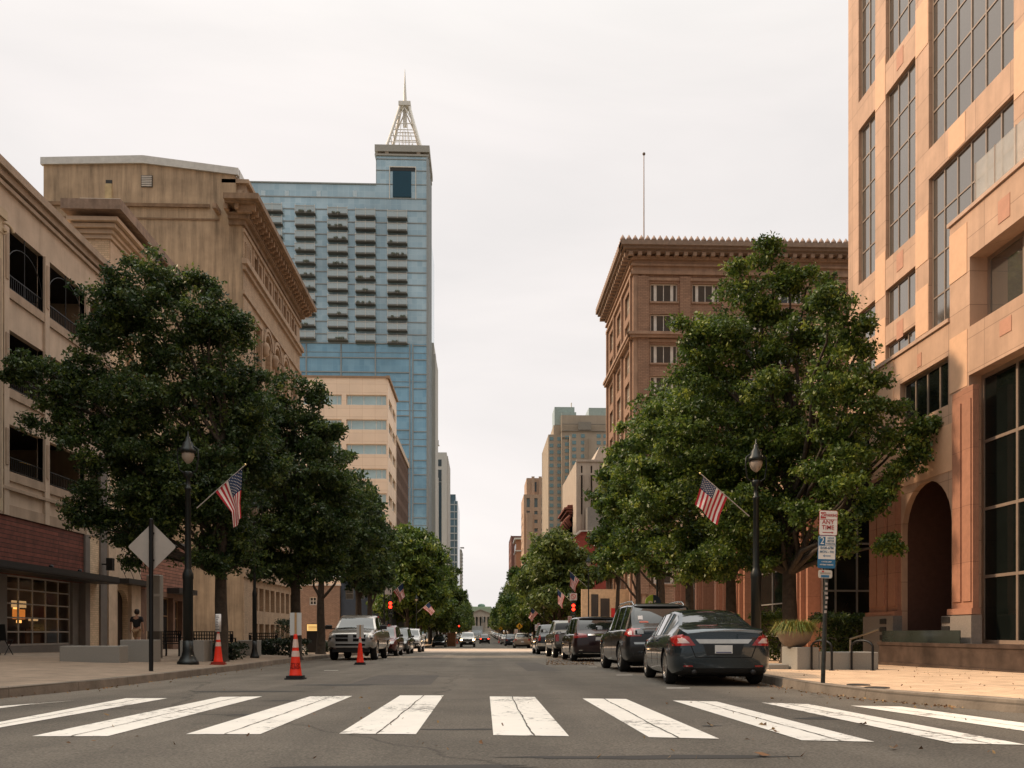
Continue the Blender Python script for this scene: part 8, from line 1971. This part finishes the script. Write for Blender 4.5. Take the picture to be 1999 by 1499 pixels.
# ---- person walking away on the left pavement
def person():
    X, Y, Z = at_d(267, 1230, 36); Z = ghl(X, Y); r = thing('person', 'person in black T-shirt and khaki shorts walking away past the shopfronts', 'person', (X,Y,Z))
    skin = M('skin', (.38,.21,.14), rough=.6, var=.05); shirt = M('black_cloth', (.012,.012,.014), rough=.9); khaki = M('khaki_cloth', (.33,.22,.13), rough=.9); hair = M('dark_hair', (.02,.013,.01), rough=.7)
    def skinned(name, nodes, edges, mat, parent, root=0):
        me = bpy.data.meshes.new(name); me.from_pydata([n[0] for n in nodes], edges, []); o = bpy.data.objects.new(name, me); COL.objects.link(o)
        o.modifiers.new('s', 'SKIN'); o.modifiers.new('d', 'SUBSURF').levels = 2
        if not me.skin_vertices: 
            pass
        sv = me.skin_vertices[0].data
        for i, n in enumerate(nodes): sv[i].radius = (n[1], n[2] if len(n) > 2 else n[1]); sv[i].use_root = (i == root)
        o.modifiers['d'].render_levels = 2
        dg = bpy.context.evaluated_depsgraph_get(); m2 = bpy.data.meshes.new_from_object(o.evaluated_get(dg)); bpy.data.objects.remove(o)
        m2.materials.clear(); m2.materials.append(mat); m2.polygons.foreach_set('use_smooth', [True]*len(m2.polygons)); m2.name = name
        q = bpy.data.objects.new(name, m2); link(q, parent); return q
    # back view: walking away, left foot forward, arms slightly out
    nodes = [((0,0,.95),.14,.11),((0,0,1.15),.13,.09),((0,.0,1.35),.16,.10),((0,.01,1.48),.06,.06),((0,.02,1.56),.05,.055),((0,.03,1.66),.085,.10),((0,.03,1.74),.06,.07),
      ((-.19,0,1.42),.055),((-.25,-.02,1.14),.04),((-.30,.06,.90),.03),((-.31,.08,.82),.03,.02),((.19,0,1.42),.055),((.25,.0,1.14),.04),((.27,.04,.90),.03),((.275,.06,.82),.03,.02),
      ((-.09,.0,.88),.09),((-.10,.12,.50),.06),((-.10,.04,.09),.04),((-.10,.18,.04),.035,.03),((.09,.0,.88),.09),((.10,-.02,.50),.06),((.10,-.22,.13),.04),((.10,-.12,.05),.035,.03)]
    E = [(0,1),(1,2),(2,3),(3,4),(4,5),(5,6),(2,7),(7,8),(8,9),(9,10),(2,11),(11,12),(12,13),(13,14),(0,15),(15,16),(16,17),(17,18),(0,19),(19,20),(20,21),(21,22)]
    # fingers: five short chains from each palm
    for pi, s in ((10,-1),(14,1)):
        px_, py_, pz_ = nodes[pi][0]
        for k, (dx, L_) in enumerate(((-.024,.05),(-.009,.062),(.007,.058),(.022,.045))):
            nodes.append(((px_+s*.004, py_+dx, pz_-.035),.009)); nodes.append(((px_+s*.004-s*.012, py_+dx+.005, pz_-.035-L_),.007)); n = len(nodes); E += [(pi,n-2),(n-2,n-1)]
        nodes.append(((px_-s*.02, py_+.035, pz_-.03),.010)); n = len(nodes); E.append((pi,n-1))
    b = skinned('body', nodes, E, skin, r)
    tn = [((0,0,.93),.165,.135),((0,0,1.15),.155,.115),((0,0,1.36),.185,.12),((0,.01,1.47),.08,.075),((-.20,0,1.41),.075),((-.245,-.01,1.22),.068),((.20,0,1.41),.075),((.245,0,1.22),.068)]
    skinned('t_shirt', tn, [(0,1),(1,2),(2,3),(2,4),(4,5),(2,6),(6,7)], shirt, r)
    sn = [((0,0,.94),.155,.125),((-.09,0,.86),.105),((-.10,.08,.55),.085),((.09,0,.86),.105),((.10,-.01,.55),.085)]
    skinned('shorts', sn, [(0,1),(1,2),(0,3),(3,4)], khaki, r)
    m = MB(); m.lathe([(0,1.80),(.06,1.79),(.095,1.74),(.105,1.68),(.10,1.62),(.07,1.57),(.0,1.56)], (0,.012,0), 14, sy=1.08); m.build('hair', hair, r, org=(0,0,0))
    m = MB()
    for s in (-1,1): m.lathe([(0,-.012),(.03,0),(0,.012)], (s*.092,.04,1.655), 8, axis='x')
    for s in (-1,1): m.lathe([(0,-.01),(.014,0),(0,.01)], (s*.033,.125,1.675), 6, axis='y')
    m.lathe([(0,0),(.018,.02),(0,.05)], (0,.125,1.63), 6); m.box(-.025,.025,.118,.126,1.602,1.61); m.build('face_features', skin, r, org=(0,0,0))
    for i, (x, y, z) in enumerate(((-.10,.15,.0),(.10,-.16,.015))):
        m = MB(); m.rbox(x-.05, x+.05, y-.12, y+.14, z, z+.085, .03); m.build('shoe', M('dark_shoe', (.03,.03,.03), rough=.7), r, org=(0,0,0))
    r.rotation_euler = (0,0,R(-4)); return r
person()
# folding chair at the left edge by the shop
X, Y, Z = at_d(6, 1262, 25.5); Z = ghl(X, Y); r = thing('cafe_chair', 'black folding cafe chair at the left edge outside the shopfront', 'chair', (X,Y,Z))
m = MB(); m.box(X-.2, X+.2, Y-.2, Y+.2, Z+.43, Z+.46); m.build('seat', black, r); m = MB(); m.prism([(Y-.2,Z+.46),(Y-.17,Z+.46),(Y-.25,Z+.92),(Y-.28,Z+.92)], 'x', X-.2, X+.2); m.build('backrest', black, r)
for sx in (-.19,.17):
    for ya, yb in ((-.2,.22),(.2,-.22)): m = MB(); m.tube([(X+sx,Y+ya,Z+.44),(X+sx,Y+yb,Z)], .014, 6); m.build('leg', black, r)
